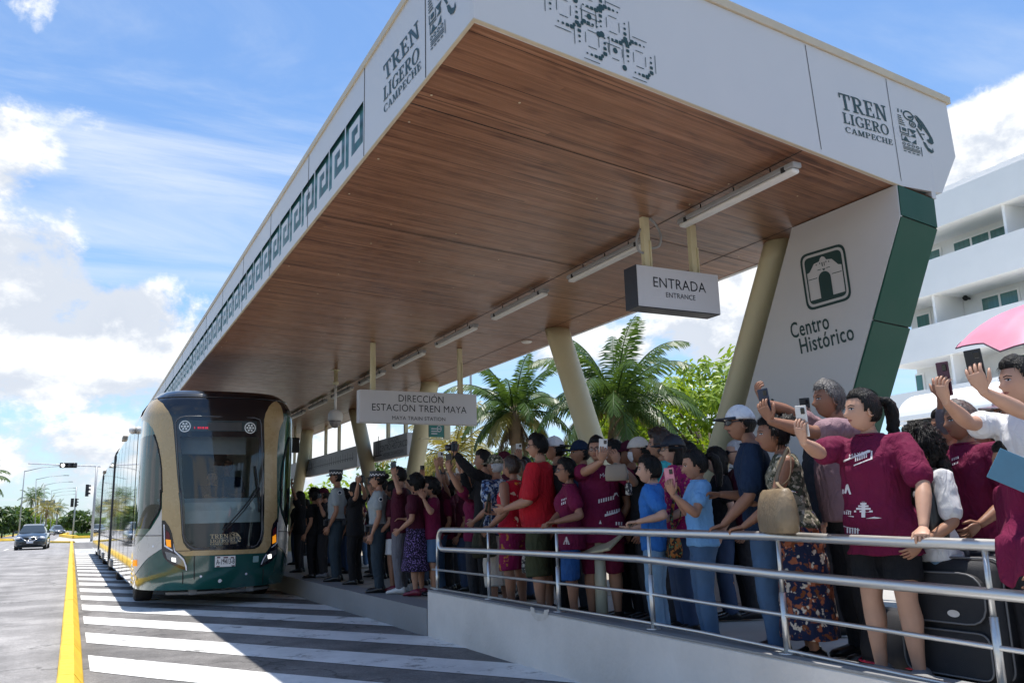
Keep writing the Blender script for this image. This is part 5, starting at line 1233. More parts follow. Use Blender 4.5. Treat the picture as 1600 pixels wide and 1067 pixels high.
hp = onY(107, 727, bp_.y); signal(sp_, Matrix.Translation((hp.x, bp_.y-.28, hp.z)) @ Matrix.Rotation(R(-90), 4, 'Y') @ Matrix.Scale(1.3, 4), 0)
hp = onY(138, 766, bp_.y); signal(sp_, Matrix.Translation((hp.x, bp_.y-.1, hp.z)) @ Matrix.Rotation(R(70), 4, 'Z'))
d2 = 103; bp_ = gz(114, 835, d2); tp_ = atD(117, 760, d2)
sp_ = thing('traffic_signal', tuple(bp_), 'slim grey signal post with two small black heads on the median', 'traffic light')
b = MB(); b.tube([bp_, Vector((bp_.x, bp_.y, tp_.z))], [.11, .09], n=10); b.build('pole', mGalv, sp_)
hp = onY(113, 785, bp_.y); signal(sp_, Matrix.Translation((hp.x, bp_.y-.1, hp.z)) @ Matrix.Rotation(R(8), 4, 'Z')); hp = onY(120, 785, bp_.y); signal(sp_, Matrix.Translation((hp.x, bp_.y, hp.z)) @ Matrix.Rotation(R(75), 4, 'Z'))
d3 = 130; p0 = atD(62, 790, d3); p1 = atD(86, 781, d3)
rs = thing('road_sign', (p0.x, p0.y, 0), 'grey overhead road sign seen from behind among the avenue palms', 'road sign')
b = MB(); b.box((p0.x, p0.y, p0.z), (p1.x, p0.y+.08, p1.z)); b.build('panel', mat('sign back grey', (.20, .23, .25), rough=.6), rs)
b = MB(); b.tube([(p0.x+.3, p0.y+.15, 0), (p0.x+.3, p0.y+.15, p1.z)], .09, n=8); b.build('post', mGalv, rs)
# ================================================================== cars
mCarGlass = mat('car glass', (.02, .028, .03), rough=.04, spec=.8, coat=.5); mCarBlk = mat('car trim black', (.012, .012, .013), rough=.5); mHead = mat('car lamp', (.6, .62, .65), rough=.12, coat=1.0)
mCarChrome = mat('car chrome', (.75, .75, .76), rough=.12, metal=1.0)
def car(loc, yaw, col, lab, name='parked_car', grp='cars on the road', L_=4.4, Wd=1.72, Hh=1.5, suv=False):
    """front towards -Y in its own frame"""
    M = Matrix.Translation(loc) @ Matrix.Rotation(yaw, 4, 'Z'); pm = mat('car paint '+lab[:14], col, rough=.22, var=.02, coat=1.0, metal=.35)
    c = thing(name, tuple(loc), lab, 'car', grp)
    h = L_/2; w = Wd/2
    # station, half width, bottom, belt height
    st = [(-h, w*.72, .34, .62), (-h+.08, w*.86, .24, .74), (-h+.35, w*.96, .20, .84), (-h+1.0, w, .20, .96), (-h+1.35, w, .20, 1.0), (0, w, .20, 1.0), (h-1.0, w, .2, 1.02), (h-.3, w*.95, .22, 1.0 if not suv else 1.05), (h-.05, w*.84, .3, .9), (h, w*.74, .38, .8)]
    b = MB(); rg = []
    for y, ww, z0, z1 in st:
        rg.append([M @ Vector(p) for p in ((-ww*.93, y, z0), (-ww, y, z0+.12), (-ww, y, (z0+z1)/2+.08), (-ww*.97, y, z1-.09), (-ww*.86, y, z1-.01), (0, y, z1+.03), (ww*.86, y, z1-.01), (ww*.97, y, z1-.09), (ww, y, (z0+z1)/2+.08), (ww, y, z0+.12), (ww*.93, y, z0))])
    b.rings(rg, caps=True); b.build('body', pm, c, fix=True)
    rear = h-.45 if suv else h-.75
    rf = [(-h+1.15, .93, w*.86), (-h+1.95, Hh-.08, w*.66), (-h+2.5, Hh, w*.66), (rear-.75, Hh-.03, w*.66), (rear, 1.02, w*.84)]
    b = MB(); rg = [[M @ Vector(p) for p in ((-ww*1.0-(.0), y, .93), (-ww, y, z), (-ww*.8, y, z+.035), (ww*.8, y, z+.035), (ww, y, z), (ww, y, .93))] for y, z, ww in rf]
    b.rings(rg, smooth=False); cab = b.build('cabin', pm, c, fix=True)
    for sy, (a, e) in ((-1, (0, 1)), (1, (3, 4))):
        ya, za, wa = rf[a]; ye, ze, we = rf[e]
        q = [Vector((-wa*.93, ya, za)), Vector((wa*.93, ya, za)), Vector((we*.93, ye, ze)), Vector((-we*.93, ye, ze))]
        n_ = (q[1]-q[0]).cross(q[2]-q[0]).normalized()
        if n_.z < 0: n_ = -n_
        q2 = [q[0].lerp(q[3], .1), q[1].lerp(q[2], .1), q[1].lerp(q[2], .93), q[0].lerp(q[3], .93)]
        b = MB(); b.add([M @ (p+n_*.045) for p in q2], [(0, 1, 2, 3)]); b.build('windscreen' if sy < 0 else 'rear_window', mCarGlass, cab)
    for sx in (-1, 1):
        for (y0, z0, y1, z1) in ((-h+1.75, .98, .0, Hh-.13), (.08, .98, rear-.55, Hh-.14)):
            xx = lambda y, z: sx*(w*.86+(w*.66-w*.86)*min(1, (z-.93)/(Hh-1.0))+.012)
            q = [(y0-.35 if y0 < -1 else y0, z0), (y1, z0), (y1-.02, z1), (y0+.15 if y0 < -1 else y0, z1)]
            b = MB(); b.add([M @ Vector((sx*(w*.86+.008 if z < 1.1 else w*.665+.01), y, z)) for y, z in q], [(0, 1, 2, 3)]); b.build('side_window', mCarGlass, cab)
    for sx in (-1, 1):
        b = MB(); b.ball(M @ Vector((sx*w*.70, -h+.22, .70)), (.19, .26, .10), 12, 8, M=Matrix.Rotation(yaw, 3, 'Z') @ Matrix.Rotation(R(22*sx), 3, 'Z')); b.build('headlight', mHead, c)
        b = MB(); b.rbox((sx*(w+.02)-.09, -h+1.32, .98), (sx*(w+.02)+.09, -h+1.48, 1.11), .03, M=M); b.build('mirror', pm, c)
        for y in (-h+.82, h-.85):
            wm = M @ Matrix.Translation((sx*(w-.19) if sx > 0 else sx*(w-.0), y, .31)) @ Matrix.Rotation(R(90), 4, 'Y')
            b = MB(); b.lathe([(.18, 0), (.29, 0), (.31, .02), (.31, .18), (.29, .2), (.18, .2)], wm, n=22); t_ = b.build('wheel', mTyre, c)
            b = MB(); b.lathe([(.02, -.004), (.18, .0), (.2, .03), (.2, .17), (.18, .204), (.02, .204)], wm, n=16); b.build('rim', mCarChrome, t_)
        b = MB(); b.rbox((sx*w*.55-.12, -h+.0, .36), (sx*w*.55+.12, -h+.1, .46), .02, M=M); b.build('fog_lamp', mCarBlk, c)
    b = MB(); b.rbox((-w*.5, -h-.012, .28), (w*.5, -h+.2, .48), .03, M=M); b.build('lower_grille', mCarBlk, c)
    b = MB(); b.prism([M @ Vector(p) for p in ((-.42, -h-.01, .74), (.42, -h-.01, .74), (.2, -h-.02, .52), (-.2, -h-.02, .52))], (M.to_3x3() @ Vector((0, .12, 0)))); b.build('grille', mCarBlk, c, fix=True)
    b = MB(); b.tube([M @ Vector(p) for p in ((-.52, -h+.03, .76), (-.2, -h-.035, .53), (.2, -h-.035, .53), (.52, -h+.03, .76))], .028, n=6); b.ball(M @ Vector((0, -h-.02, .66)), (.09, .03, .07)); b.build('grille_chrome', mCarChrome, c)
    b = MB(); b.rbox((-.18, -h-.025, .40), (.18, -h-.01, .52), .004, M=M); b.build('number_plate', mLedW, c)
    b = MB(); b.box((-w*.9, -h+.3, .14), (w*.9, h-.3, .26), M=M); b.build('underbody', mCarBlk, c)
    return c
pc = onZ(48.5, 858.5, 0); car((pc.x, pc.y+1.6, 0), R(-2), (.022, .035, .05), 'dark blue-grey sedan coming towards the viewer on the road', 'driving_car')
pc = onZ(88.5, 836, 0); car((pc.x, pc.y+2, 0), R(14), (.10, .11, .12), 'grey hatchback farther back beyond the kerb corner', 'driving_car', suv=True, Hh=1.6)
for i, (x, y, col, lab) in enumerate(((98, 823.5, (.3, .02, .02), 'tiny far red car at the end of the avenue'), (106, 823.3, (.5, .5, .5), 'tiny far white car at the end of the avenue'))):
    pc = onZ(x, y, -.6); car((pc.x, min(pc.y, 240), 0), 0, col, lab, 'driving_car', suv=True, Hh=1.7)
pc = onZ(-6, 833, 0); car((-17, 108, .02), R(80), (.25, .01, .015), 'red car parked at the left edge beyond the lawn', 'parked_car')
# ================================================================== the white hotel
a_h = R(4.5); HD = Vector((math.sin(a_h), math.cos(a_h), 0)); HN = Vector((-HD.y, HD.x, 0))
HP = atD(1500, 495, 40); HP0 = Vector((HP.x, HP.y, 0))
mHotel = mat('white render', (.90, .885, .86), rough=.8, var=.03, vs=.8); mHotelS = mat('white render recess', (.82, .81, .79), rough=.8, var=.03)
mCurtain = mat('green curtain glass', (.045, .15, .135), rough=.15, var=.25, vs=1.0, stretch=(9, 9, .2), coat=.4)
def hw(u, w, z): return HP0+HD*u+HN*w+Vector((0, 0, z))
def hz_(x, y, off=0.0): p = onP(x, y, HP0+HN*off, HN); q = p-HP0; return (q.dot(HD), p.z)
hotel = thing('hotel', tuple(HP0), 'white three-storey hotel with long solid balconies and green curtained windows', 'building')
zs = []
for (x, yt, yb) in ((1500, 290, 342), (1500, 390, 447), (1500, 495, 550), (1500, 599, 652)):
    zs.append((hz_(x, yt)[1], hz_(x, yb)[1]))
U0, U1 = -34, hz_(1372, 480)[0]; REC = 1.9
for i, (zt, zb) in enumerate(zs):
    # slab band with a parapet: solid front, floor running back
    b = MB(); b.prism([hw(U0, 0, zb), hw(U0, 0, zt), hw(U0, -.22, zt), hw(U0, -.22, zb+.5), hw(U0, -REC-.3, zb+.5), hw(U0, -REC-.3, zb)], HD*(U1-U0)); b.build('balcony' if i else 'roof_parapet', mHotel, hotel, fix=True)
b = MB(); b.prism([hw(U0, 0.9, zs[0][1]+.02), hw(U0, .9, zs[0][1]+.35), hw(U0, .0, zs[0][1]+.35), hw(U0, 0, zs[0][1]+.02)], HD*(U1-U0)); 
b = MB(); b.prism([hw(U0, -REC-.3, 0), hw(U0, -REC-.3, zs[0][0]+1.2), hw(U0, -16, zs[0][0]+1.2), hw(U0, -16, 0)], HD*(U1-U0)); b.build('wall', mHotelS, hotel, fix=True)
lv = [(zs[k+1][1]+.5, zs[k][1]) for k in range(3)]
def win(u0, u1, z0, z1, panes):
    b = MB(); fw = .09; w = -REC-.3
    b.prism([hw(u0, w+.004, z0), hw(u1, w+.004, z0), hw(u1, w+.004, z1), hw(u0, w+.004, z1)], HN*.07); f = b.build('window', mHotel, hotel, fix=True)
    du = (u1-u0)/panes
    for i in range(panes):
        b = MB(); b.prism([hw(u0+du*i+fw, w+.078, z0+fw), hw(u0+du*(i+1)-fw*.4, w+.078, z0+fw), hw(u0+du*(i+1)-fw*.4, w+.078, z1-fw), hw(u0+du*i+fw, w+.078, z1-fw)], HN*.01); b.build('pane', mCurtain, f, fix=True)
def wpx(x0, x1, k, panes, hh=None, z0=None):
    o = -REC-.3; y = (450, 340, 470)[0]
    ua = hz_(x0, 470, o)[0]; ub = hz_(x1, 470, o)[0]
    z = lv[k]; zz0 = z[0]+.02; win(min(ua, ub), max(ua, ub), zz0, zz0+(hh or (z[1]-z[0])*.90), panes)
wpx(1503, 1596, 0, 3); wpx(1452, 1482, 0, 1); wpx(1535, 1596, 1, 2); wpx(1430, 1452, 1, 1); wpx(1552, 1640, 2, 2); wpx(1417, 1430, 2, 1)
for k in range(3):
    for u in (-14, -20, -27): win(u, u+2.4, lv[k][0]+.02, lv[k][0]+1.9, 2)
# dividing walls between balconies, posts, wall lamps
for x, k in ((1463, 1), (1480, 2), (1594, 0), (1375, 1)):
    u = hz_(x, 480, -.3)[0]; z = lv[k]
    b = MB(); b.prism([hw(u, -.23, z[0]-.02), hw(u+.14, -.23, z[0]-.02), hw(u+.14, -REC-.28, z[0]-.02), hw(u, -REC-.28, z[0]-.02)], (0, 0, z[1]-z[0]+.03)); b.build('dividing_wall', mHotel, hotel, fix=True)
for x, y, k in ((1509, 466, 1), (1524, 564, 2)):
    u, z = hz_(x, y, -REC); b = MB(); b.tube([hw(u, -REC-.28, z), hw(u, -REC-.02, z)], .05, n=8); b.ball(hw(u, -REC+.02, z), .13); b.tube([hw(u, -REC+.02, z+.14), hw(u, -REC+.02, z+.02)], [.05, .16], n=12); b.build('wall_lamp', mCarBlk, hotel)
# entrance canopy: long white rounded roof with a scalloped dark underside
pcn = hw(0, 5.5, 0); u0 = -24; u1 = hz_(1398, 620, 5.5)[0]
zc0, zc1 = hz_(1500, 645, 5.5)[1], hz_(1500, 598, 5.5)[1]
ec = thing('entrance_canopy', tuple(hw(-8, 5.5, 0)), 'long white rounded entrance canopy in front of the hotel', 'canopy')
b = MB(); pr = [(5.5-1.6*(1-math.cos(t)), zc0+(zc1-zc0)*math.sin(t)) for t in [math.pi/2*i/10 for i in range(11)]]+[(.3, zc1), (.3, zc0)]
b.prism([hw(u0, w, z) for w, z in pr], HD*(u1-u0)); b.build('roof', mHotel, ec, fix=True)
b = MB(); k = int((u1-u0)/.42)
for i in range(k): b.box((0, 0, 0), (.2, .25, .13), M=Matrix.Translation(hw(u0+.42*i, 5.3, zc0-.135)))
b.build('dentil_trim', mCarBlk, ec)
b = MB(); b.prism([hw(u0, 5.2, zc0-.75), hw(u0, 5.2, zc0-.14), hw(u0, 4.9, zc0-.14), hw(u0, 4.9, zc0-.75)], HD*(u1-u0)); b.build('dark_fascia', mat('dark entrance', (.03, .035, .04), rough=.5), ec, fix=True)
for u in (u1-1, -4, -12, -20):
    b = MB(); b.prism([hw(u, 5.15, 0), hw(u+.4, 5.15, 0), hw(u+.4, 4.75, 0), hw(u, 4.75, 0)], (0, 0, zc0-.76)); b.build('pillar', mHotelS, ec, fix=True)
# yield sign among the heads
p = atD(1480, 682, 17); ys_ = thing('yield_sign', (p.x, p.y, 0), 'red and white triangular yield sign behind the curly haired woman', 'road sign')
b = MB(); tri = [(-.32, .28), (.32, .28), (0, -.3)]; tri2 = [(-.2, .2), (.2, .2), (0, -.16)]
def ysf(o): return lambda u, v: p+cR*u+Vector((0, 0, v))-Vector((cF.x, cF.y, 0))*o
b.fill([tri, tri2], ysf(.02), holes=True); b.build('red_border', mat('sign red', (.5, .02, .02), rough=.4), ys_)
b = MB(); b.solid([tri], ysf(.015), ysf(0)); b.build('panel', mLedW, ys_, fix=True)
b = MB(); b.tube([(p.x, p.y+.03, 0), (p.x, p.y+.03, p.z+.25)], .03, n=8); b.build('post', mGalv, ys_)
# ================================================================== people
def crease(M):
    """soft folds added to the relief of a cloth"""
    nt = M.node_tree; N = nt.nodes; L = nt.links; b = N['Principled BSDF']; tc = N.new('ShaderNodeTexCoord')
    mp = N.new('ShaderNodeMapping'); mp.inputs['Rotation'].default_value = (.5, .3, .4); mp.inputs['Scale'].default_value = (1, 1, .45); L.new(tc.outputs['Object'], mp.inputs[0])
    n = N.new('ShaderNodeTexNoise'); n.inputs['Scale'].default_value = 15; n.inputs['Detail'].default_value = 3; n.inputs['Roughness'].default_value = .5; n.inputs['Distortion'].default_value = 1.4; L.new(mp.outputs[0], n.inputs['Vector'])
    bp = N.new('ShaderNodeBump'); bp.inputs['Strength'].default_value = .75; bp.inputs['Distance'].default_value = .03; L.new(n.outputs['Fac'], bp.inputs['Height'])
    if b.inputs['Normal'].links: L.new(b.inputs['Normal'].links[0].from_socket, bp.inputs['Normal'])
    L.new(bp.outputs[0], b.inputs['Normal']); return M
def fabric(name, col, rough=.85, var=.10, weave=220):
    return crease(mat('fabric '+name, col, rough=rough, var=var, vs=5, bump=.12, bs=weave, spec=.2))
def pattern(name, base, spots, scale, thr=(.45,), rough=.85, kind='noise', edge=.02):
    M = mat('fabric '+name, base, rough=rough, var=.08, vs=6, spec=.2)
    nt = M.node_tree; N = nt.nodes; L = nt.links; b = N['Principled BSDF']; cur = b.inputs['Base Color'].links[0].from_socket
    tc = N.new('ShaderNodeTexCoord')
    for i, (c, t) in enumerate(zip(spots, thr)):
        if kind == 'noise':
            n = N.new('ShaderNodeTexNoise'); n.inputs['Scale'].default_value = scale*(1+.37*i); n.inputs['Detail'].default_value = 2.5; o = n.outputs['Fac']
        else:
            n = N.new('ShaderNodeTexVoronoi'); n.inputs['Scale'].default_value = scale*(1+.6*i); o = n.outputs['Distance']
        ad = N.new('ShaderNodeVectorMath'); ad.operation = 'ADD'; ad.inputs[1].default_value = (i*3.7, i*1.9, i*5.1); L.new(tc.outputs['Object'], ad.inputs[0]); L.new(ad.outputs[0], n.inputs['Vector'])
        r = N.new('ShaderNodeMapRange'); L.new(o, r.inputs[0]); r.inputs[1].default_value = t-edge; r.inputs[2].default_value = t+edge
        if kind != 'noise': r.inputs[3].default_value = 1; r.inputs[4].default_value = 0
        mx = N.new('ShaderNodeMix'); mx.data_type = 'RGBA'; L.new(r.outputs[0], mx.inputs[0]); L.new(cur, mx.inputs[6]); mx.inputs[7].default_value = (*lin(c), 1); cur = mx.outputs[2]
    L.new(cur, b.inputs['Base Color']); return crease(M)
SKINS = [mat('skin '+n, c, rough=.5, var=.07, vs=14, spec=.35, sub=.06, bump=.05, bs=180) for n, c in (('light', (.47, .27, .185)), ('tan', (.36, .185, .115)), ('brown', (.27, .13, .078)), ('deep', (.20, .092, .055)))]
mLip = mat('lip', (.26, .085, .07), rough=.45); mBrow = mat('brow hair', (.012, .009, .008), rough=.8); mEyeW = mat('eye white', (.48, .44, .42), rough=.25); mIris = mat('iris', (.015, .008, .005), rough=.1); mNail = mat('nail', (.5, .3, .25), rough=.3)
mHairK = mat('hair black', (.006, .005, .0045), rough=.5, var=.3, vs=30, stretch=(1, 1, .25), bump=.8, bs=90, spec=.22)
mHairB = mat('hair dark brown', (.028, .016, .010), rough=.45, var=.35, vs=30, stretch=(1, 1, .25), bump=.6, bs=90)
mHairG = mat('hair grey', (.34, .34, .35), rough=.5, var=.4, vs=30, stretch=(1, 1, .25), bump=.6, bs=90)
mHairS = mat('hair salt and pepper', (.085, .08, .078), rough=.5, var=.6, vs=45, bump=.6, bs=90)
maroon = fabric('maroon', (.135, .008, .040)); maroon2 = fabric('dark maroon', (.06, .008, .02)); black = fabric('black', (.012, .012, .014)); navy = fabric('navy', (.010, .022, .05)); denim = mat('fabric denim', (.055, .115, .215), rough=.85, var=.3, vs=4, bump=.2, bs=260); denimD = mat('fabric dark denim', (.025, .05, .11), rough=.85, var=.3, vs=4, bump=.2, bs=260); denimL = mat('fabric light denim', (.16, .27, .40), rough=.85, var=.25, vs=4, bump=.2, bs=260)
redf = fabric('red', (.42, .012, .022)); olive = fabric('olive', (.055, .06, .03)); white = fabric('white', (.66, .66, .67)); cream_f = fabric('cream', (.55, .50, .44)); mauvef = fabric('mauve', (.27, .17, .19)); skyblue = fabric('light blue', (.17, .36, .62)); royal = fabric('royal blue', (.03, .14, .42)); greyf = fabric('officer grey', (.27, .30, .31)); slate = fabric('officer slate', (.028, .042, .055)); charcoal = fabric('charcoal', (.03, .03, .034)); greyp = fabric('grey trousers', (.14, .14, .16)); capri = fabric('wine', (.13, .008, .03)); teal_c = fabric('turquoise', (.06, .42, .45)); camel = fabric('camel', (.20, .13, .07)); blueshort = fabric('blue shorts', (.02, .08, .24))
floral_red = pattern('red floral', (.45, .012, .03), ((.75, .62, .45), (.75, .28, .05)), 11, (.64, .66)); floral_skirt = pattern('magenta shorts', (.22, .012, .07), ((.42, .2, .04),), 16, (.62,)); floral_blue = pattern('blue floral', (.015, .025, .07), ((.42, .45, .5), (.12, .2, .38)), 22, (.55, .58)); purple_sk = pattern('purple speckle', (.014, .010, .022), ((.20, .13, .34),), 60, (.57,)); boho = pattern('boho print', (.012, .018, .05), ((.32, .10, .05), (.55, .48, .40), (.16, .05, .02)), 15, (.57, .62, .60)); magenta = pattern('magenta embroidered', (.30, .008, .10), ((.45, .18, .12), (.10, .02, .06)), 34, (.60, .60)); camouf = pattern('camouflage', (.20, .18, .13), ((.05, .055, .035), (.42, .38, .30)), 26, (.5, .6)); houndf = pattern('houndstooth', (.45, .42, .38), ((.05, .05, .05),), 40, (.5,))
mShoeB = mat('black shoe leather', (.010, .010, .011), rough=.3, var=.1); mShoeW = mat('white trainer', (.60, .60, .60), rough=.6); mShoeR = mat('red sandal', (.16, .01, .03), rough=.4); mShoeG = mat('grey trainer', (.18, .18, .2), rough=.7)
def new_from(o):
    dg = bpy.context.evaluated_depsgraph_get(); return bpy.data.meshes.new_from_object(o.evaluated_get(dg))
_tmpc = bpy.data.collections.new('work'); COL.children.link(_tmpc)
def unite(mb, vox, sm=3, fac=.5):
    """closed overlapping shapes -> one continuous surface"""
    me = mb.mesh('work', []); bm = bmesh.new(); bm.from_mesh(me); bmesh.ops.recalc_face_normals(bm, faces=bm.faces); bm.to_mesh(me); bm.free()
    o = bpy.data.objects.new('work', me); _tmpc.objects.link(o)
    r = o.modifiers.new('r', 'REMESH'); r.mode = 'VOXEL'; r.voxel_size = vox; r.use_smooth_shade = True
    s = o.modifiers.new('s', 'SMOOTH'); s.factor = fac; s.iterations = sm
    out = new_from(o); bpy.data.objects.remove(o); bpy.data.meshes.remove(me); return out
def ell(c, rx, ry, n=18, p=2.3, tilt=None):
    o = []
    for j in range(n):
        a = 2*math.pi*j/n; cs, sn = math.cos(a), math.sin(a)
        v = Vector((rx*math.copysign(abs(cs)**(2/p), cs), ry*math.copysign(abs(sn)**(2/p), sn), 0))
        if tilt is not None: v = tilt @ v
        o.append(Vector(c)+v)
    return o
def limb(mb, pts, rad, n=12, cap=True):
    """rounded tube with ball ends"""
    P = [Vector(p) for p in pts]; a = (P[0]-P[1]).normalized()*rad[0]*.75; e = (P[-1]-P[-2]).normalized()*rad[-1]*.75
    PP = [P[0]+a, P[0]+a*.6]+P+[P[-1]+e*.6, P[-1]+e]; RR = [rad[0]*.35, rad[0]*.8]+list(rad)+[rad[-1]*.8, rad[-1]*.35]
    mb.tube(PP, RR, n=n)
def lerp_pts(a, b, n): return [a.lerp(b, i/(n-1)) for i in range(n)]
# ---- head -----------------------------------------------------------------
HA, HB, HC = .0765, .0985, .118
def head_pt(lon, lat, fem=0, jaw=1.0):
    """direction: lon 0 = forward (+y), positive to the right; lat -90..90"""
    cl, sl_ = math.cos(lat), math.sin(lat); sx, sy = math.sin(lon)*cl, math.cos(lon)*cl
    x, y, z = HA*sx, HB*sy, HC*sl_
    t = max(0, -sl_)
    x *= 1-.26*t**1.4*jaw-(.05*fem*t)
    if sy > 0:
        y *= .93+.02*t; y += .010*math.exp(-((z+.088)/.018)**2)*math.exp(-(x/.022)**2)       # chin
        nz = math.exp(-(x/.0125)**2)
        prof = max(0, 1-abs((z+.030)/.017))*.010 + (.020*max(0, min(1, (.018-z)/.048)) if -.034 < z < .018 else (.020*max(0, (z+.050)/.016) if -.05 < z <= -.034 else 0))
        y += nz*prof
        y += .004*math.exp(-((z-.022)/.009)**2)*math.exp(-((abs(x)-.026)/.022)**2)            # brow
        y -= .0085*math.exp(-((z-.004)/.012)**2)*math.exp(-((abs(x)-.031)/.014)**2)           # sockets
        y += .0055*math.exp(-((z+.058)/.010)**2)*math.exp(-(x/.020)**2)                        # mouth
        y -= .003*math.exp(-((z+.058)/.003)**2)*math.exp(-(x/.020)**2)
        y += .003*math.exp(-((z+.02)/.02)**2)*math.exp(-((abs(x)-.042)/.015)**2)              # cheeks
    else:
        y *= 1.03-.22*t; 
    return Vector((x, y, z))
def build_head(mb, M, near, fem, beard=False):
    nlon, nlat = (52, 40) if near else (30, 24)
    vs = [head_pt(0, -math.pi/2, fem)]; 
    for i in range(1, nlat):
        la = -math.pi/2+math.pi*i/nlat
        for j in range(nlon): vs.append(head_pt(2*math.pi*j/nlon, la, fem))
    vs.append(head_pt(0, math.pi/2, fem)); fs = []
    idx = lambda i, j: 1+(i-1)*nlon+j % nlon
    for j in range(nlon): fs.append((0, idx(1, j+1), idx(1, j))); fs.append((len(vs)-1, idx(nlat-1, j), idx(nlat-1, j+1)))
    for i in range(1, nlat-1):
        for j in range(nlon): fs.append((idx(i, j), idx(i, j+1), idx(i+1, j+1), idx(i+1, j)))
    tree = BVHTree.FromPolygons(vs, fs)
    mb.add([M @ v for v in vs], fs, mi=0, smooth=True)
    def proj(o):
        def f(u, w):
            h = tree.ray_cast(Vector((u, .3, w)), Vector((0, -1, 0)))[0]
            return M @ ((h if h else Vector((u, .08, w)))+Vector((0, o, 0)))
        return f
    def oval(cx, cz, rx, rz, n=12, sk=0): return [(cx+rx*math.cos(2*math.pi*i/n), cz+rz*math.sin(2*math.pi*i/n)+sk*rx*math.cos(2*math.pi*i/n)) for i in range(n)]
    for s in (-1, 1):
        mb.fill([oval(.031*s, .003, .0130, .0047)], proj(.0012), mi=3, smooth=True); mb.fill([oval(.031*s, .003, .0054, .0050)], proj(.0022), mi=4, smooth=True)
        mb.fill([[(s*.015, .0105), (s*.030, .0135), (s*.046, .007), (s*.047, .004), (s*.030, .009), (s*.016, .007)]], proj(.0024), mi=2, smooth=True)
        mb.fill([[(s*.012, .022), (s*.030, .0285), (s*.050, .020), (s*.049, .0165), (s*.030, .0225), (s*.013, .0165)]], proj(.0016), mi=2, smooth=True)
        # ear
        Me = M @ Matrix.Translation((s*HA*.99, -.008, -.006)) @ Matrix.Rotation(R(-14*s), 4, 'Z') @ Matrix.Rotation(R(8), 4, 'X')
        pts = [Vector((s*.004*math.sin(t*.5), .020*math.cos(t)-.004, .032*math.sin(t)-.002)) for t in [2*math.pi*i/16 for i in range(16)]]
        mb.tube([Me @ p for p in pts], .0058 if near else .008, n=6, closed=True, mi=0); mb.ball(Me @ Vector((-s*.001, 0, 0)), (.005, .016, .026), 8, 6, M=Me.to_3x3(), mi=0)
    mb.fill([[(-.023, -.0575), (-.010, -.0525), (0, -.054), (.010, -.0525), (.023, -.0575), (.012, -.0655), (0, -.067), (-.012, -.0655)]], proj(.0012), mi=1, smooth=True)
    mb.fill([[(-.021, -.0583), (0, -.0577), (.021, -.0583), (0, -.0592)]], proj(.0024), mi=2)
    if beard: mb.fill([[(-.028, -.05), (-.012, -.043), (.012, -.043), (.028, -.05), (.026, -.054), (0, -.051), (-.026, -.054)]], proj(.0022), mi=2); mb.fill([oval(0, -.080, .014, .012)], proj(.002), mi=2)
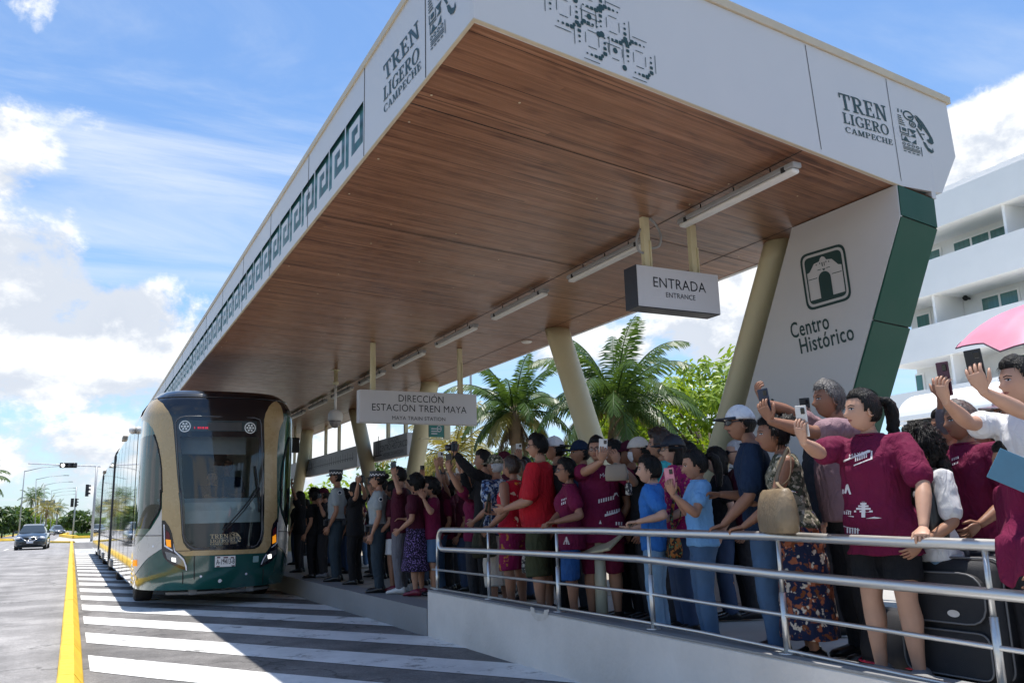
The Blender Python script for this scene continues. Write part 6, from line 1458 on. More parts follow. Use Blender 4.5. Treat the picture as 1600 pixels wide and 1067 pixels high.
# ---- hair -----------------------------------------------------------------
def hair_mesh(M, style, near, seed, capped=False):
    r_ = random.Random(seed); mb = MB(); nlon, nlat = (56, 36) if near else (30, 20)
    curly = style in ('curly', 'curlybun', 'afro')
    th = dict(short=.013, buzz=.007, curly=.034, bob=.022, long=.020, pony=.013, bun=.014, curlybun=.022, afro=.045).get(style, .014)
    def region(lon, la):
        c = math.cos(lon); z = HC*math.sin(la)
        back = .5-.5*c
        if style in ('short', 'buzz', 'pony', 'bun', 'curlybun'):
            low = .062 if c > .55 else (-.012 if c > -.05 else -.070)
            if .35 < c <= .55: low = .062-(.55-c)/.2*.045
            if .0 < c <= .35 and style in ('short', 'buzz'): low = -.012+.03*(c/.35)
        else: low = .060 if c > .6 else (-.03 if c > .1 else -.095)
        return z-low
    grid = {}; vs = []; 
    for i in range(nlat+1):
        la = -math.pi/2+math.pi*(i+.001)/(nlat+.002)
        for j in range(nlon):
            lon = 2*math.pi*j/nlon; q = region(lon, la); p = head_pt(lon, la)
            n_ = Vector((p.x/HA**2, p.y/HB**2, p.z/HC**2)).normalized()
            t = min(1, max(0, q/.022)); sn = noise.noise((p*(60 if curly else 24)+Vector((seed, 0, 0)))); s2 = noise.noise((Vector((p.x*75, p.y*75, p.z*16))+Vector((0, seed, 0))))
            tt = th*(.35+.65*t)*(1+(.55 if curly else .22)*sn+.34*s2) if q > 0 else -.006
            if style == 'short' and q > 0: tt += .010*max(0, math.sin(la))*max(0, math.cos(lon)+.3)
            if capped and p.z > .018: tt = min(tt, .006)
            grid[(i, j)] = (len(vs), q > -.014); vs.append(M @ (p+n_*tt))
    fs = []
    for i in range(nlat):
        for j in range(nlon):
            ks = [(i, j), (i, (j+1) % nlon), (i+1, (j+1) % nlon), (i+1, j)]
            if all(grid[k][1] for k in ks): fs.append([grid[k][0] for k in ks])
    mb.add(vs, fs, smooth=True)
    def blob(c, r, amp, n=14, m_=10, st=(1, 1, 1)):
        rg = []
        for i in range(m_+1):
            t = math.pi*(i+.02)/(m_+.04); row = []
            for j in range(n):
                d = Vector((math.sin(t)*math.cos(2*math.pi*j/n), math.sin(t)*math.sin(2*math.pi*j/n), -math.cos(t))); a = 1+amp*noise.noise(d*3.2+Vector((seed, c[0]*50, 0)))
                row.append(M @ (Vector(c)+Vector((d.x*r*st[0], d.y*r*st[1], d.z*r*st[2]))*a))
            rg.append(row)
        mb.rings(rg)
    if style == 'bun': blob((0, -.125, .045), .042, .25)
    if style == 'curlybun': blob((0, -.11, .075), .062, .5); [blob((r_.uniform(-.05, .05), -.09-r_.uniform(0, .06), .03+r_.uniform(-.03, .07)), .026, .5, 8, 6) for _ in range(16)]
    if style == 'pony':
        blob((0, -.118, .05), .026, .2)
        P = [(0, -.12, .05), (0, -.155, .045), (0, -.178, .0), (.004, -.182, -.07), (.0, -.172, -.14), (0, -.160, -.20)]
        P = smooth_poly(P, 4, False); k = len(P)
        mb.tube([M @ Vector((p[0]+.008*noise.noise((i*.9, seed, 0)), p[1]+.008*noise.noise((i*.9, 4, seed)), p[2])) for i, p in enumerate(P)], [(.018+.026*math.sin(math.pi*min(1, .1+.9*i/k)))*(1+.2*noise.noise((i*1.3, seed, 7))) for i in range(k)], n=10, flat=.8)
    if style == 'long':
        rg = []
        for i in range(9):
            z = .02-.036*i; w = .082-.001*i+.006*math.sin(i*1.3); rg.append([M @ Vector((w*math.sin(a)*(1+.06*noise.noise((a*3, i*.7, seed))), -.018-(.092+.004*i)*math.cos(a)*(1 if math.cos(a) > 0 else .25), z)) for a in [2*math.pi*j/18 for j in range(18)]])
        mb.rings(rg)
    if style == 'bob':
        rg = []
        for i in range(6):
            z = .0-.028*i; w = .088+.004*math.sin(i*1.1)-.004*max(0, i-3); rg.append([M @ Vector((w*math.sin(a)*(1+.05*noise.noise((a*3, i, seed))), -.012-(.098)*math.cos(a)*(1 if math.cos(a) > 0 else .25), z)) for a in [2*math.pi*j/18 for j in range(18)]])
        mb.rings(rg)
    if style in ('curly', 'afro'):
        nb = 90 if near else 40
        for _ in range(nb):
            lon = r_.uniform(0, 6.283); la = r_.uniform(-.75, 1.5)
            if region(lon, la) < .01: continue
            p = head_pt(lon, la); n_ = p.normalized(); blob(p+n_*th*.8, r_.uniform(.016, .028), .5, 7, 5)
        if style == 'afro':
            for _ in range(40): blob((r_.uniform(-.09, .09), -.06-r_.uniform(0, .06), -.06-r_.uniform(0, .11)), r_.uniform(.02, .036), .5, 7, 5)
    if near and not capped:
        for _ in range(900):
            lon = r_.uniform(0, 6.283); la = r_.uniform(-.9, 1.5)
            if region(lon, la) < .004: continue
            p = head_pt(lon, la); n_ = p.normalized(); q = head_pt(lon+r_.uniform(-.12, .12), la-r_.uniform(.25, .45) if style not in ('pony', 'bun') else la); 
            if style in ('pony', 'bun'): q = p.lerp(Vector((0, -.12, .05)), .4)*1.02
            o = th*(1.05+.55*r_.random()); w = n_.cross(Vector((0, 0, 1))).normalized()*.0015
            a = p+n_*(o*.75); m_ = (p.lerp(q, .5)).normalized()*(p.lerp(q, .5).length+o+.002); e = q+q.normalized()*(o*.85+r_.uniform(-.003, .012))
            mb.add([M @ (a-w), M @ (a+w), M @ (m_+w), M @ e, M @ (m_-w)], [(0, 1, 2, 4), (4, 2, 3)], smooth=True)
    return mb
# ---- hand -----------------------------------------------------------------
def build_hand(mb, wrist, f, n_, s, H, mode, tip=None):
    """f towards the fingers, n_ out of the palm, s towards the thumb; fingers are separate tapered tubes rooted in the palm"""
    k = H/1.70
    L_ = lambda a, b, c: wrist+(f*a+s*b+n_*c)*k
    rg = []
    for a, w, t in ((-.012, .021, .017), (.01, .024, .016), (.035, .036, .0155), (.065, .041, .014), (.085, .040, .012), (.094, .036, .009)):
        rg.append([L_(a, w*math.cos(q)+.002, t*math.sin(q)) for q in [2*math.pi*i/12 for i in range(12)]])
    mb.rings(rg, mi=0)
    cu = dict(hold=(20, 38, 30), grip=(38, 62, 45), relax=(14, 22, 18), flat=(3, 4, 4), point=(10, 20, 15))[mode]
    for i, (b, ln, sp) in enumerate(((.030, .066, 5), (.0105, .074, 1), (-.010, .069, -3), (-.028, .054, -7))):
        base = L_(.082, b, 0); d = (f*math.cos(R(sp))+s*math.sin(R(sp))).normalized(); P = [base-d*.012*k, base]; a = 0; ext = R(i*3)
        for q, fr_ in zip(cu, (.44, .31, .25)):
            a += R(q)+ext*.3; P.append(P[-1]+(d*math.cos(a)+n_*math.sin(a))*ln*fr_*k)
        mb.tube(P+[P[-1]+(P[-1]-P[-2]).normalized()*.004*k], [.0098*k, .0096*k, .0088*k, .0080*k, .0066*k, .003*k], n=8, mi=0)
    base = L_(.022, .022, .006); d = (f*.62+s*.72+n_*.28).normalized(); P = [L_(.010, .012, .002), base, base+d*.034*k]
    d2 = (f*.86+s*.22+n_*(.5 if mode in ('hold', 'grip') else .2)).normalized(); P += [P[-1]+d2*.028*k, P[-1]+d2*.052*k]
    mb.tube(P, [.016*k, .0148*k, .0115*k, .0095*k, .005*k], n=8, mi=0)
# ---- whole figure -----------------------------------------------------------
PEOPLE = {}
def person(key, px, X, lab, head=-63, body=None, H=None, near=False, fem=False, w=1.0, belly=0.0, skin=1, hair='short', haircol=None, top=maroon, sleeve=.62, hem=.47, bottom=('trousers', black), shoe=mShoeB,
           arms=None, lean=0.0, pitch=0.0, tilt=0.0, cap=None, glasses=None, seed=1, step=.0, group='people in the crowd on the platform', beard=False, floor=None, mask=None, loose=1.0, prints=None, pos=None, tuck=False, neckline=.0):
    body = head if body is None else body
    if pos is None:
        P0 = onX(px[0], px[1], X); fz = (floorz(P0.y) if floor is None else floor)+.007
        if H is not None:
            for _ in range(4): P0 = onZ(px[0], px[1], fz+H); fz = floorz(P0.y)+.007
        Hh = P0.z-fz if H is None else H
        P = Vector((P0.x, P0.y, fz))
    else: P = Vector(pos); fz = P.z; Hh = H
    H = Hh
    BP = P.copy(); t = thing('person', tuple(P), lab, 'person', group)
    M = Matrix.Translation(P) @ Matrix.Rotation(R(-body), 4, 'Z'); MI = M.inverted(); dist = dep(P)
    la = R(lean); hip = .53*H
    def Ln(p):
        p = Vector(p)
        if p.z > hip: 
            q = p.z-hip; c, s = math.cos(la), math.sin(la); return Vector((p.x, p.y*c+q*s, hip+q*c-p.y*s))
        return p
    sk = SKINS[skin]; vox = .0095 if near else (.013 if dist < 11 else .018)
    wf = w
    # torso rings: z, half width, half depth, forward shift
    bust = .014 if fem else 0; hipw = .104 if fem else .096; wai = .080 if fem else .088; sh = .092 if fem else .104
    TR = [(.455, hipw*.80*wf, .062*wf, -.004), (.50, hipw*wf, .072*wf, -.006), (.545, hipw*.97*wf, .071*wf+belly*.3, -.002+belly*.3), (.60, wai*wf+belly*.25, .060*wf+belly*.6, .004+belly*.6), (.655, (wai+.004)*wf+belly*.15, .061*wf+belly*.5, .006+belly*.5), (.715, (wai+.012)*wf, .066*wf+bust*.5+belly*.15, .006+bust*.6), (.75, (sh-.004)*wf, .066*wf+bust*.4, .004+bust*.5), (.79, (sh+.004)*wf, .057*wf, -.002), (.820, sh*.82*wf, .046, -.006), (.842, .050, .037, -.006)]
    S = {}; 
    for sd, sx in (('L', -1), ('R', 1)): S[sd] = Ln((sx*(.108 if fem else .116)*wf**.6*H, -.004*H, .803*H))
    neck0 = Ln((0, -.008*H, .835*H)); hs = (H/1.66)**.45
    hy = R(body-head) ; headc = Ln((0, .012*H, H)) - Vector((0, 0, HC*hs)); headc = headc+Vector((0, 0, 0))
    headM = Matrix.Translation(headc) @ Matrix.Rotation(hy, 4, 'Z') @ Matrix.Rotation(R(tilt), 4, 'Y') @ Matrix.Rotation(R(pitch), 4, 'X') @ Matrix.Scale(hs, 4)
    # arms
    A_ = {}
    for sd, sx in (('L', -1), ('R', 1)):
        spec = (arms or {}).get(sd)
        pole = Vector((sx*.45, -.5, -1)); mode = 'relax'; palm = None
        if spec is None: tgt = Vector((sx*(.150*wf**.6)*H, .035*H+.01, .445*H))
        else:
            k_ = spec[0]
            if k_ == 'px': tgt = MI @ atD(spec[1], spec[2], dist+spec[3]); mode = 'hold'
            elif k_ == 'rail': q = onX(spec[1], spec[2], RX); tgt = MI @ (q+Vector((-.005, 0, .0))); mode = 'grip'
            else: tgt = Vector(spec[1:4])*H
            opt = spec[4] if len(spec) > 4 and isinstance(spec[4], dict) else {}
            mode = opt.get('mode', mode); 
            if 'pole' in opt: pole = Vector(opt['pole'])
            palm = opt.get('palm')
        sh_ = S[sd]; LU, LF = .186*H, .158*H
        dv = (tgt-sh_); wr = tgt-dv.normalized()*.045*H
        if spec is not None and spec[0] == 'rail': wr = tgt+Vector((0, 0, .035))-Vector((dv.x, dv.y, 0)).normalized()*.05*H
        dv = wr-sh_; D = min(dv.length, (LU+LF)*.985); u = dv.normalized(); wr = sh_+u*D
        c = (LU*LU+D*D-LF*LF)/(2*D); h_ = math.sqrt(max(1e-6, LU*LU-c*c)); pn = (pole-u*pole.dot(u)).normalized(); el = sh_+u*c+pn*h_
        A_[sd] = (sh_, el, wr, mode, palm, sx, tgt)
    # --- skin: one continuous body
    mb = MB()
    mb.rings([ell(Ln((0, y*H, z*H)), rx*H*.93, ry*H*.93) for z, rx, ry, y in TR])
    limb(mb, [neck0-Vector((0, 0, .02)), neck0+Vector((0, .004, .02)), headc+Vector((0, -.012, -.045))], [.034*H*(1 if not fem else .88), .031*H*(1 if not fem else .86), .030*H*(1 if not fem else .86)])
    for sd in 'LR':
        s0, e0, w0 = A_[sd][:3]; m1 = wf**.7
        limb(mb, lerp_pts(s0, e0, 5), [.031*H*m1, .030*H*m1, .028*H*m1, .0245*H*m1, .0215*H*m1]); limb(mb, lerp_pts(e0, w0, 5), [.0215*H*m1, .0245*H*m1, .022*H*m1, .0175*H*m1, .0140*H*m1])
    kind, bm_ = bottom[0], bottom[1]
    feet = {}
    for sd, sx in (('L', -1), ('R', 1)):
        hp = Vector((sx*.050*wf*H, 0, .50*H)); st = step*sx; ft = Vector((sx*.060*wf*H, -.012*H+st*.6, .042*H)); kn = Vector((sx*.056*wf*H, .012*H+st*.45, .278*H)); feet[sd] = (hp, kn, ft)
        m1 = wf**.8
        limb(mb, lerp_pts(hp, kn, 5), [.052*H*m1, .052*H*m1, .046*H*m1, .037*H*m1, .032*H*m1]); limb(mb, [kn, kn.lerp(ft, .28)+Vector((0, -.008*H, 0)), kn.lerp(ft, .65), ft], [.032*H*m1, .0345*H*m1, .025*H*m1, .0195*H])
        mb.tube([ft+Vector((0, -.03*H, -.022*H)), ft+Vector((0, .01*H, -.022*H)), ft+Vector((sx*.004, .055*H, -.030*H)), ft+Vector((sx*.006, .095*H, -.034*H))], [.016*H, .023*H, .021*H, .012*H], n=10, flat=.62)
    me = unite(mb, vox)
    full = MB(); full.add([M @ v.co for v in me.vertices], [list(p.vertices) for p in me.polygons], mi=0, smooth=True); bpy.data.meshes.remove(me)
    hb = MB()
    for sd in 'LR':
        s0, e0, w0, mode, palm, sx, tgt = A_[sd]; f = (w0-e0).normalized()
        if palm == 'cam': pn = -(MI.to_3x3() @ cF)
        elif palm is not None: pn = Vector(palm)
        elif mode == 'grip': pn = Vector((0, 0, -1)); f = Vector((f.x, f.y, min(0, f.z*.3))).normalized()
        elif mode == 'hold':
            pn = ((headc)-w0); 
        else: pn = Vector((-sx, .25, 0))
        if mode == 'hold': f = (f*.55+Vector((0, 0, .85))).normalized()
        pn = (pn-f*pn.dot(f)).normalized(); s = f.cross(pn)*(1 if sd == 'R' else -1)
        if palm is None and mode == 'relax':
            s = Vector((0, 1, 0)); s = (s-f*s.dot(f)).normalized(); pn = (pn-s*pn.dot(s)).normalized()
        build_hand(hb, w0, f, pn, s, H, mode); A_[sd] += (f, pn, s)
    full.add([M @ v for v in hb.v], hb.f, mi=0, smooth=True)
    hd = MB(); build_head(hd, M @ headM, near or dist < 8.5, 1 if fem else 0, beard)
    o_ = len(full.v); full.v += hd.v; full.f += [[i+o_ for i in f] for f in hd.f]; full.mi += hd.mi; full.sm += hd.sm
    bo = full.build('body', [sk, mLip, mBrow, mEyeW, mIris], t)
    HM = M @ headM
    # --- hair
    if hair: hair_mesh(HM, hair, near, seed, bool(cap)).build('hair', haircol or mHairK, t)
    # --- top
    def cloth(mb_, name, m_, vx, amp=.006, fold=1.0, sm=2):
        me = unite(mb_, vx, sm, .5); n0 = [v.normal.copy() for v in me.vertices]
        for v, nn in zip(me.vertices, n0):
            p = v.co; q = Vector((p.x*9+seed*3.1, p.y*9, p.z*6)); d = noise.noise(q)*amp + noise.noise(Vector((p.x*22+p.z*15, p.y*22+seed, p.z*20-p.x*12)))*amp*.55*fold
            d += amp*.5*math.sin(p.z*60+6*noise.noise(q*.6))*max(0, 1-abs(p.z-hem*H-.06)/.15)*fold*.5
            v.co = p+nn*d
        me.transform(M); me.materials.append(m_); me.name = name
        for p in me.polygons: p.use_smooth = True
        o = bpy.data.objects.new(name, me); COL.objects.link(o); o.parent = t; o.matrix_parent_inverse = Matrix.Translation(-Vector(t.location)); return o
    cv = .012 if near else (.016 if dist < 11 else .022)
    g = .0075*loose
    mb = MB(); trs = []
    for z, rx, ry, y in TR:
        if z < hem-.001: continue
        ex = g*(1.25 if z < .70 else .7)*(1+.7*max(0, .66-z)*4*(0 if tuck else 1)); trs.append((z, rx+ex, ry+ex, y))
    z0, rx0, ry0, y0 = trs[0]; 
    if hem < .5 or not tuck: trs = [(hem, max(rx0, trs[1][1])*.985, max(ry0, trs[1][2])*.99, y0)] + [q for q in trs if q[0] > hem+.02]
    trs[-1] = (.838-neckline, trs[-1][1]*.92, trs[-1][2]*1.0, trs[-1][3])
    if neckline: trs = [q for q in trs if q[0] <= .838-neckline]
    mb.rings([ell(Ln((0, y*H, z*H)), rx*H, ry*H, 22) for z, rx, ry, y in trs])
    if sleeve:
        for sd in 'LR':
            s0, e0, w0 = A_[sd][:3]; m1 = wf**.7; inn = s0+(Ln((0, 0, .79*H))-s0)*.35
            if sleeve <= 1: a = s0.lerp(e0, sleeve); limb(mb, [inn, s0, s0.lerp(a, .5), a], [.030*H*m1+.005, .036*H*m1+.008, .037*H*m1+.010, .036*H*m1+.012])
            else: a = e0.lerp(w0, min(.95, sleeve-1)); limb(mb, [inn, s0, s0.lerp(e0, .5), e0, e0.lerp(a, .5), a], [.030*H*m1+.005, .035*H*m1+.008, .034*H*m1+.009, .028*H*m1+.009, .026*H*m1+.009, .020*H*m1+.009])
    topo = cloth(mb, 'shirt', top, cv, .0095 if near else .010)
    # collar band
    if sleeve and near:
        b = MB(); rr = ell(Ln((0, -.004*H, .838*H)), .045*H, .041*H, 18); b.tube([M @ p for p in rr], .0065, n=6, closed=True); b.build('collar', top, t)
    # --- bottom
    lw = .007
    if kind in ('trousers', 'shorts', 'jeans'):
        zc = bottom[2] if len(bottom) > 2 else (.035 if kind != 'shorts' else .29)
        mb = MB(); mb.rings([ell((0, y*H, z*H), (rx+lw*.7)*H, (ry+lw*.7)*H) for z, rx, ry, y in TR[:4]])
        wide = bottom[3] if len(bottom) > 3 else 1.0
        for sd in 'LR':
            hp, kn, ft = feet[sd]; m1 = wf**.8*wide; P = []; RR = []
            for z in [.50, .44, .38, .32, .278, .22, .15, .09, .035]:
                zz = max(z, zc); q = hp.lerp(kn, (hp.z-zz*H)/(hp.z-kn.z)) if zz*H > kn.z else kn.lerp(ft, (kn.z-zz*H)/(kn.z-ft.z))
                r0 = {.50: .056, .44: .057, .38: .053, .32: .047, .278: .043, .22: .042, .15: .038, .09: .036, .035: .036}[z]*H*m1
                if kind == 'shorts': r0 = max(r0, .056*H*m1)
                P.append(q); RR.append(r0+.003)
                if z <= zc: break
            mb.tube(P, RR, n=14)
        cloth(mb, 'trousers' if kind != 'shorts' else 'shorts', bm_, cv*1.1, .0075, .9)
    elif kind in ('skirt',):
        zc = bottom[2]; fl = bottom[3] if len(bottom) > 3 else .04
        mb = MB(); rg = [ell((0, TR[3][3]*H, TR[3][0]*H), (TR[3][1]+.004)*H, (TR[3][2]+.004)*H, 40)]; rg.append(ell((0, 0, .545*H), (hipw*wf+.006)*H, (.074*wf+.006)*H, 40)); 
        for i in range(1, 8):
            z = .52-(.52-zc)*i/7; f_ = fl*i/7; rr = ell((0, -.004*H, z*H), (hipw*wf*1.02+.008+f_)*H, (.078*wf+.008+f_)*H, 40)
            rg.append([q+Vector((q.x, q.y, 0)).normalized()*(.012*(i/7)*math.sin(j/40*2*math.pi*9+seed)*H*(fl*12)) for j, q in enumerate(rr)])
        mb.rings(rg); cloth(mb, 'skirt', bm_, cv, .006, .8)
    # --- shoes
    if shoe:
        for sd, sx in (('L', -1), ('R', 1)):
            hp, kn, ft = feet[sd]; b = MB(); sole = MB(); rg = []
            for yy, wx, zh, zb in ((-.052, .016, .030, 0), (-.045, .026, .052, 0), (-.02, .029, .062, 0), (.015, .030, .058, 0), (.05, .032, .040, 0), (.085, .031, .032, 0), (.11, .024, .026, 0), (.122, .012, .018, 0)):
                rg.append([M @ Vector((ft.x+sx*.003+wx*H*math.cos(q)*(1 if abs(math.cos(q)) < .99 else 1), ft.y+yy*H*.92, .006+max(0, (zh*H)*(.5+.5*math.sin(q)))) ) for q in [2*math.pi*i/12 for i in range(12)]])
            b.rings(rg); 
            sh_o = b.build('shoe', shoe, t)
    # --- cap, glasses, mask
    if cap:
        kindc, cm, cm2 = (cap+(None,))[:3] if len(cap) < 3 else cap
        back = kindc == 'backcap'; C_ = HM @ Matrix.Rotation(R(180 if back else 0), 4, 'Z')
        b = MB(); rg = []
        if kindc == 'kepi':
            for z, k_ in ((.040, 1.10), (.047, 1.13), (.085, 1.14), (.115, 1.16), (.120, 1.14), (.122, .9), (.124, .1)): rg.append([HM @ Vector((HA*k_*math.sin(a), HB*k_*math.cos(a)-.002, z)) for a in [2*math.pi*i/28 for i in range(28)]])
            b.rings(rg); ko = b.build('cap', cm, t)
            b = MB(); rows = 2
            for r_i in range(rows):
                for i in range(28):
                    if (i+r_i) % 2: continue
                    a0, a1 = 2*math.pi*i/28, 2*math.pi*(i+1)/28; z0, z1 = .052+.014*r_i, .066+.014*r_i
                    b.add([HM @ Vector((HA*1.155*math.sin(a), HB*1.155*math.cos(a)-.002, z)) for a, z in ((a0, z0), (a1, z0), (a1, z1), (a0, z1))], [(0, 1, 2, 3)])
            b.build('checker_band', white, ko)
            bl_ = 0.052
        else:
            for la_ in (10, 18, 30, 45, 60, 75, 88): rg.append([C_ @ (head_pt(a, R(la_))*1.0+head_pt(a, R(la_)).normalized()*.015) for a in [2*math.pi*i/28 for i in range(28)]])
            b.rings(rg); ko = b.build('cap', cm, t)
            bl_ = .078
            b = MB(); b.ball(C_ @ Vector((0, 0, HC+.015)), .007); b.build('cap_button', cm2 or cm, ko)
        b = MB(); vs = []
        for i in range(13):
            a = R(-62+124*i/12); x = (HA+.018)*math.sin(a); y = (HB+.012)*math.cos(a); z = .040
            e = bl_*math.cos(R(-90+180*i/12)) if True else 0; drop = .012+.018*(abs(math.sin(a)))
            vs += [C_ @ Vector((x, y, z)), C_ @ Vector((x*1.02, y+e, z-drop*.6)), C_ @ Vector((x*1.02, y+e, z-drop*.6-.005)), C_ @ Vector((x, y, z-.006))]
        b.rings([vs[4*i:4*i+4] for i in range(13)]); b.build('cap_brim', cm2 or cm, ko)
    if glasses:
        b = MB(); lens = MB()
        for s in (-1, 1):
            pts = [(s*.032+.024*math.cos(q), .002+.018*math.sin(q)) for q in [2*math.pi*i/14 for i in range(14)]]
            P = [HM @ Vector((u, HB*.93*math.sqrt(max(.1, 1-(u/HA)**2))+.012, v)) for u, v in pts]
            b.tube(P, .0022 if glasses != 'dark' else .003, n=5, closed=True); lens.add(P, [list(range(14))])
            b.tube([HM @ Vector((s*.056, HB*.73, .008)), HM @ Vector((s*.076, .04, .010)), HM @ Vector((s*.080, -.012, .008))], .0022 if glasses != 'dark' else .004, n=5)
        b.tube([HM @ Vector((-.009, HB*.93+.012, .006)), HM @ Vector((.009, HB*.93+.012, .006))], .002, n=5); go = b.build('glasses', mat('glasses frame', (.02, .018, .03), rough=.3), t)
        if glasses == 'dark': lens.build('lenses', mat('dark lens', (.008, .008, .01), rough=.08), go)
    if mask:
        b = MB(); tr_ = [(-.055, -.015), (-.02, -.008), (.02, -.008), (.055, -.015), (.05, -.08), (.02, -.105), (-.02, -.105), (-.05, -.08)]
        b.fill([tr_], lambda u, v: HM @ Vector((u, HB*.97*math.sqrt(max(.05, 1-(u/(HA+.006))**2))+.016*math.exp(-(u/.02)**2)-.03*max(0, -v-.06)/.05, v)), step=.014, smooth=True); b.build('face_mask', mask, t)
    info = dict(t=t, M=M, H=H, arms=A_, top=topo, HM=HM, headc=headc, S=S, P=BP, bo=bo, Ln=Ln); PEOPLE[key] = info
    return info
# ---- held things ------------------------------------------------------------
mScreen = mat('phone screen', (.012, .013, .016), rough=.06, coat=.5)
def phone(key, sd, lab, case, screen=None, off=.018, tall=.155, turn=0.0, up=None, away=False, slide=.052):
    """phone lying in the hand, screen towards its owner"""
    I = PEOPLE[key]; s0, e0, w0, mode, palm, sx, tgt, f, pn, s = I['arms'][sd]; M3 = I['M'].to_3x3()
    f_, n_, s_ = M3 @ f, M3 @ pn, M3 @ s
    u = Vector(up) if up is not None else (f_*.35+Vector((0, 0, 1))).normalized()
    n_ = (n_-u*n_.dot(u)).normalized(); sd_ = u.cross(n_)
    c = I['M'] @ (w0+f*.065*I['H']/1.7+pn*.004)+n_*off+u*slide
    Q = Matrix((sd_, n_, u)).transposed().to_4x4(); Q.translation = c; Q = Q @ Matrix.Rotation(R(turn), 4, 'Y')
    t = thing('phone', tuple(c), lab, 'phone', 'phones held up')
    b = MB(); b.rbox((-.037, -.0045, -tall/2), (.037, .0045, tall/2), .004, M=Q); 
    b.build('case', case, t)
    b = MB(); b.add([Q @ Vector(p) for p in ((-.033, .0052, -tall/2+.005), (.033, .0052, -tall/2+.005), (.033, .0052, tall/2-.005), (-.033, .0052, tall/2-.005))], [(0, 1, 2, 3)]); b.build('screen', screen or mScreen, t)
    b = MB(); b.rbox((-.030, -.0085, tall/2-.045), (-.004, -.004, tall/2-.012), .003, M=Q); b.build('camera_bump', mScreen, t)
    return t
mCaseK = mat('phone case black', (.012, .012, .014), rough=.35); mCaseP = mat('phone case dark plum', (.06, .012, .03), rough=.4); mCaseW = mat('phone case white', (.62, .60, .57), rough=.35); mCaseB = mat('phone case navy', (.012, .02, .045), rough=.4); mCaseC = mat('phone case pink', (.55, .20, .25), rough=.4); mPinkS = mat('pink screen', (.4, .08, .20), rough=.2, emit=(.55, .10, .28), estr=.5); mViewS = mat('phone camera view', (.20, .24, .26), rough=.15, emit=(.30, .36, .38), estr=.25)
mPrint = mat('white shirt print', (.66, .62, .63), rough=.8)
def shirt_print(key, polys, name='shirt_print', m_=None, off=.0035):
    """flat marks laid on the shirt where the survey photograph shows them"""
    I = PEOPLE[key]; o = I['top']; me = o.data; bv = BVHTree.FromPolygons([v.co.copy() for v in me.vertices], [list(p.vertices) for p in me.polygons])
    def f(x, y):
        d = ray(x, y).normalized(); h = bv.ray_cast(EYEP, d)
        if h[0] is None: return None
        return h[0]-d*off*1.6
    b = MB(); 
    for p in polys:
        q = MB(); pts = {}
        try: q.fill([p], lambda x, y: f(x, y) or Vector((0, 0, -99)), step=3.0)
        except Exception: continue
        ok = [fc for fc in q.f if all(q.v[i].z > -50 for i in fc) and max((q.v[i]-q.v[j]).length for i in fc for j in fc) < .12]
        b.add(q.v, ok)
    b2 = MB(); used = sorted({i for fc in b.f for i in fc}); ix = {q: i for i, q in enumerate(used)}
    b2.add([b.v[i] for i in used], [[ix[i] for i in fc] for fc in b.f])
    if not b2.f: return
    po = b2.build(name, m_ or mPrint, I['top'])
    po.matrix_parent_inverse = Matrix.Identity(4)
    return po
def textpx(txt, x, y, size, ang=0.0, sq=1.0):
    vs, fs = text2d(txt, size, align='LEFT', bold=.0); c, s = math.cos(R(ang)), math.sin(R(ang))
    return [[(x+(vs[i][0]*c+vs[i][1]*s*0)*sq-0*vs[i][1], y+vs[i][0]*sq*s-vs[i][1]) for i in f] for f in fs]
def bars(x, y, w, h, n, ang=0.0, gap=.45):
    o = []; dx = w/n; s = math.tan(R(ang))
    for i in range(n): o.append([(x+dx*i, y+s*dx*i), (x+dx*(i+1-gap), y+s*dx*(i+1-gap)), (x+dx*(i+1-gap), y+h+s*dx*(i+1-gap)), (x+dx*i, y+h+s*dx*i)])
    return o
# ================================================================== the crowd, far end first
G = 'people in the crowd on the platform'
px = lambda x, y, d=0.0, **k: ('px', x, y, d, k)
rl = lambda x, y, **k: ('rail', x, y, 0, k)
# dark group beside the tram
person('d1', (470, 768), 4.3, 'person in black standing closest to the tram, arm stretched towards it', -60, top=black, bottom=('jeans', charcoal), hair='long', fem=True, skin=2, arms={'L': px(452, 748, -.2)}, seed=2, H=1.58)
person('d2', (492, 764), 4.45, 'person in black with thick black hair, second from the tram', -50, top=black, bottom=('jeans', black), hair='curly', fem=True, skin=1, seed=3, H=1.56)
person('d3', (507, 762), 4.25, 'person in a dark maroon cap filming left of the first officer', -62, top=black, bottom=('jeans', charcoal), cap=('cap', maroon2, maroon2), skin=1, arms={'L': px(497, 786, -.1), 'R': px(492, 788, .1)}, seed=4, shoe=mShoeG, H=1.58)
person('d4', (480, 780), 4.9, 'person in black behind the pair nearest the tram', -40, top=black, bottom=('jeans', black), hair='short', skin=2, seed=5, H=1.62)
person('d5', (517, 770), 4.7, 'person in dark maroon half hidden by the first officer', -50, top=maroon2, bottom=('jeans', denimD), hair='pony', fem=True, skin=1, seed=6, H=1.6)
person('o1', (527, 734), 3.98, 'tall officer in grey shirt and checkered cap, the one nearer the tram', -64, near=False, top=greyf, tuck=True, hem=.545, bottom=('trousers', slate), skin=2, hair='buzz', cap=('kepi', mInk, mInk), seed=7, w=1.0, group='officers at the platform edge', arms={'L': ('loc', -.135, .05, .44), 'R': ('loc', .15, .03, .44)})
person('cam1', (556, 754), 4.45, 'woman in black with long dark hair behind a small video camera', -45, top=black, bottom=('jeans', black), hair='long', fem=True, skin=1, seed=8, arms={'L': px(561, 750, -.25), 'R': px(566, 752, 0)}, H=1.58)
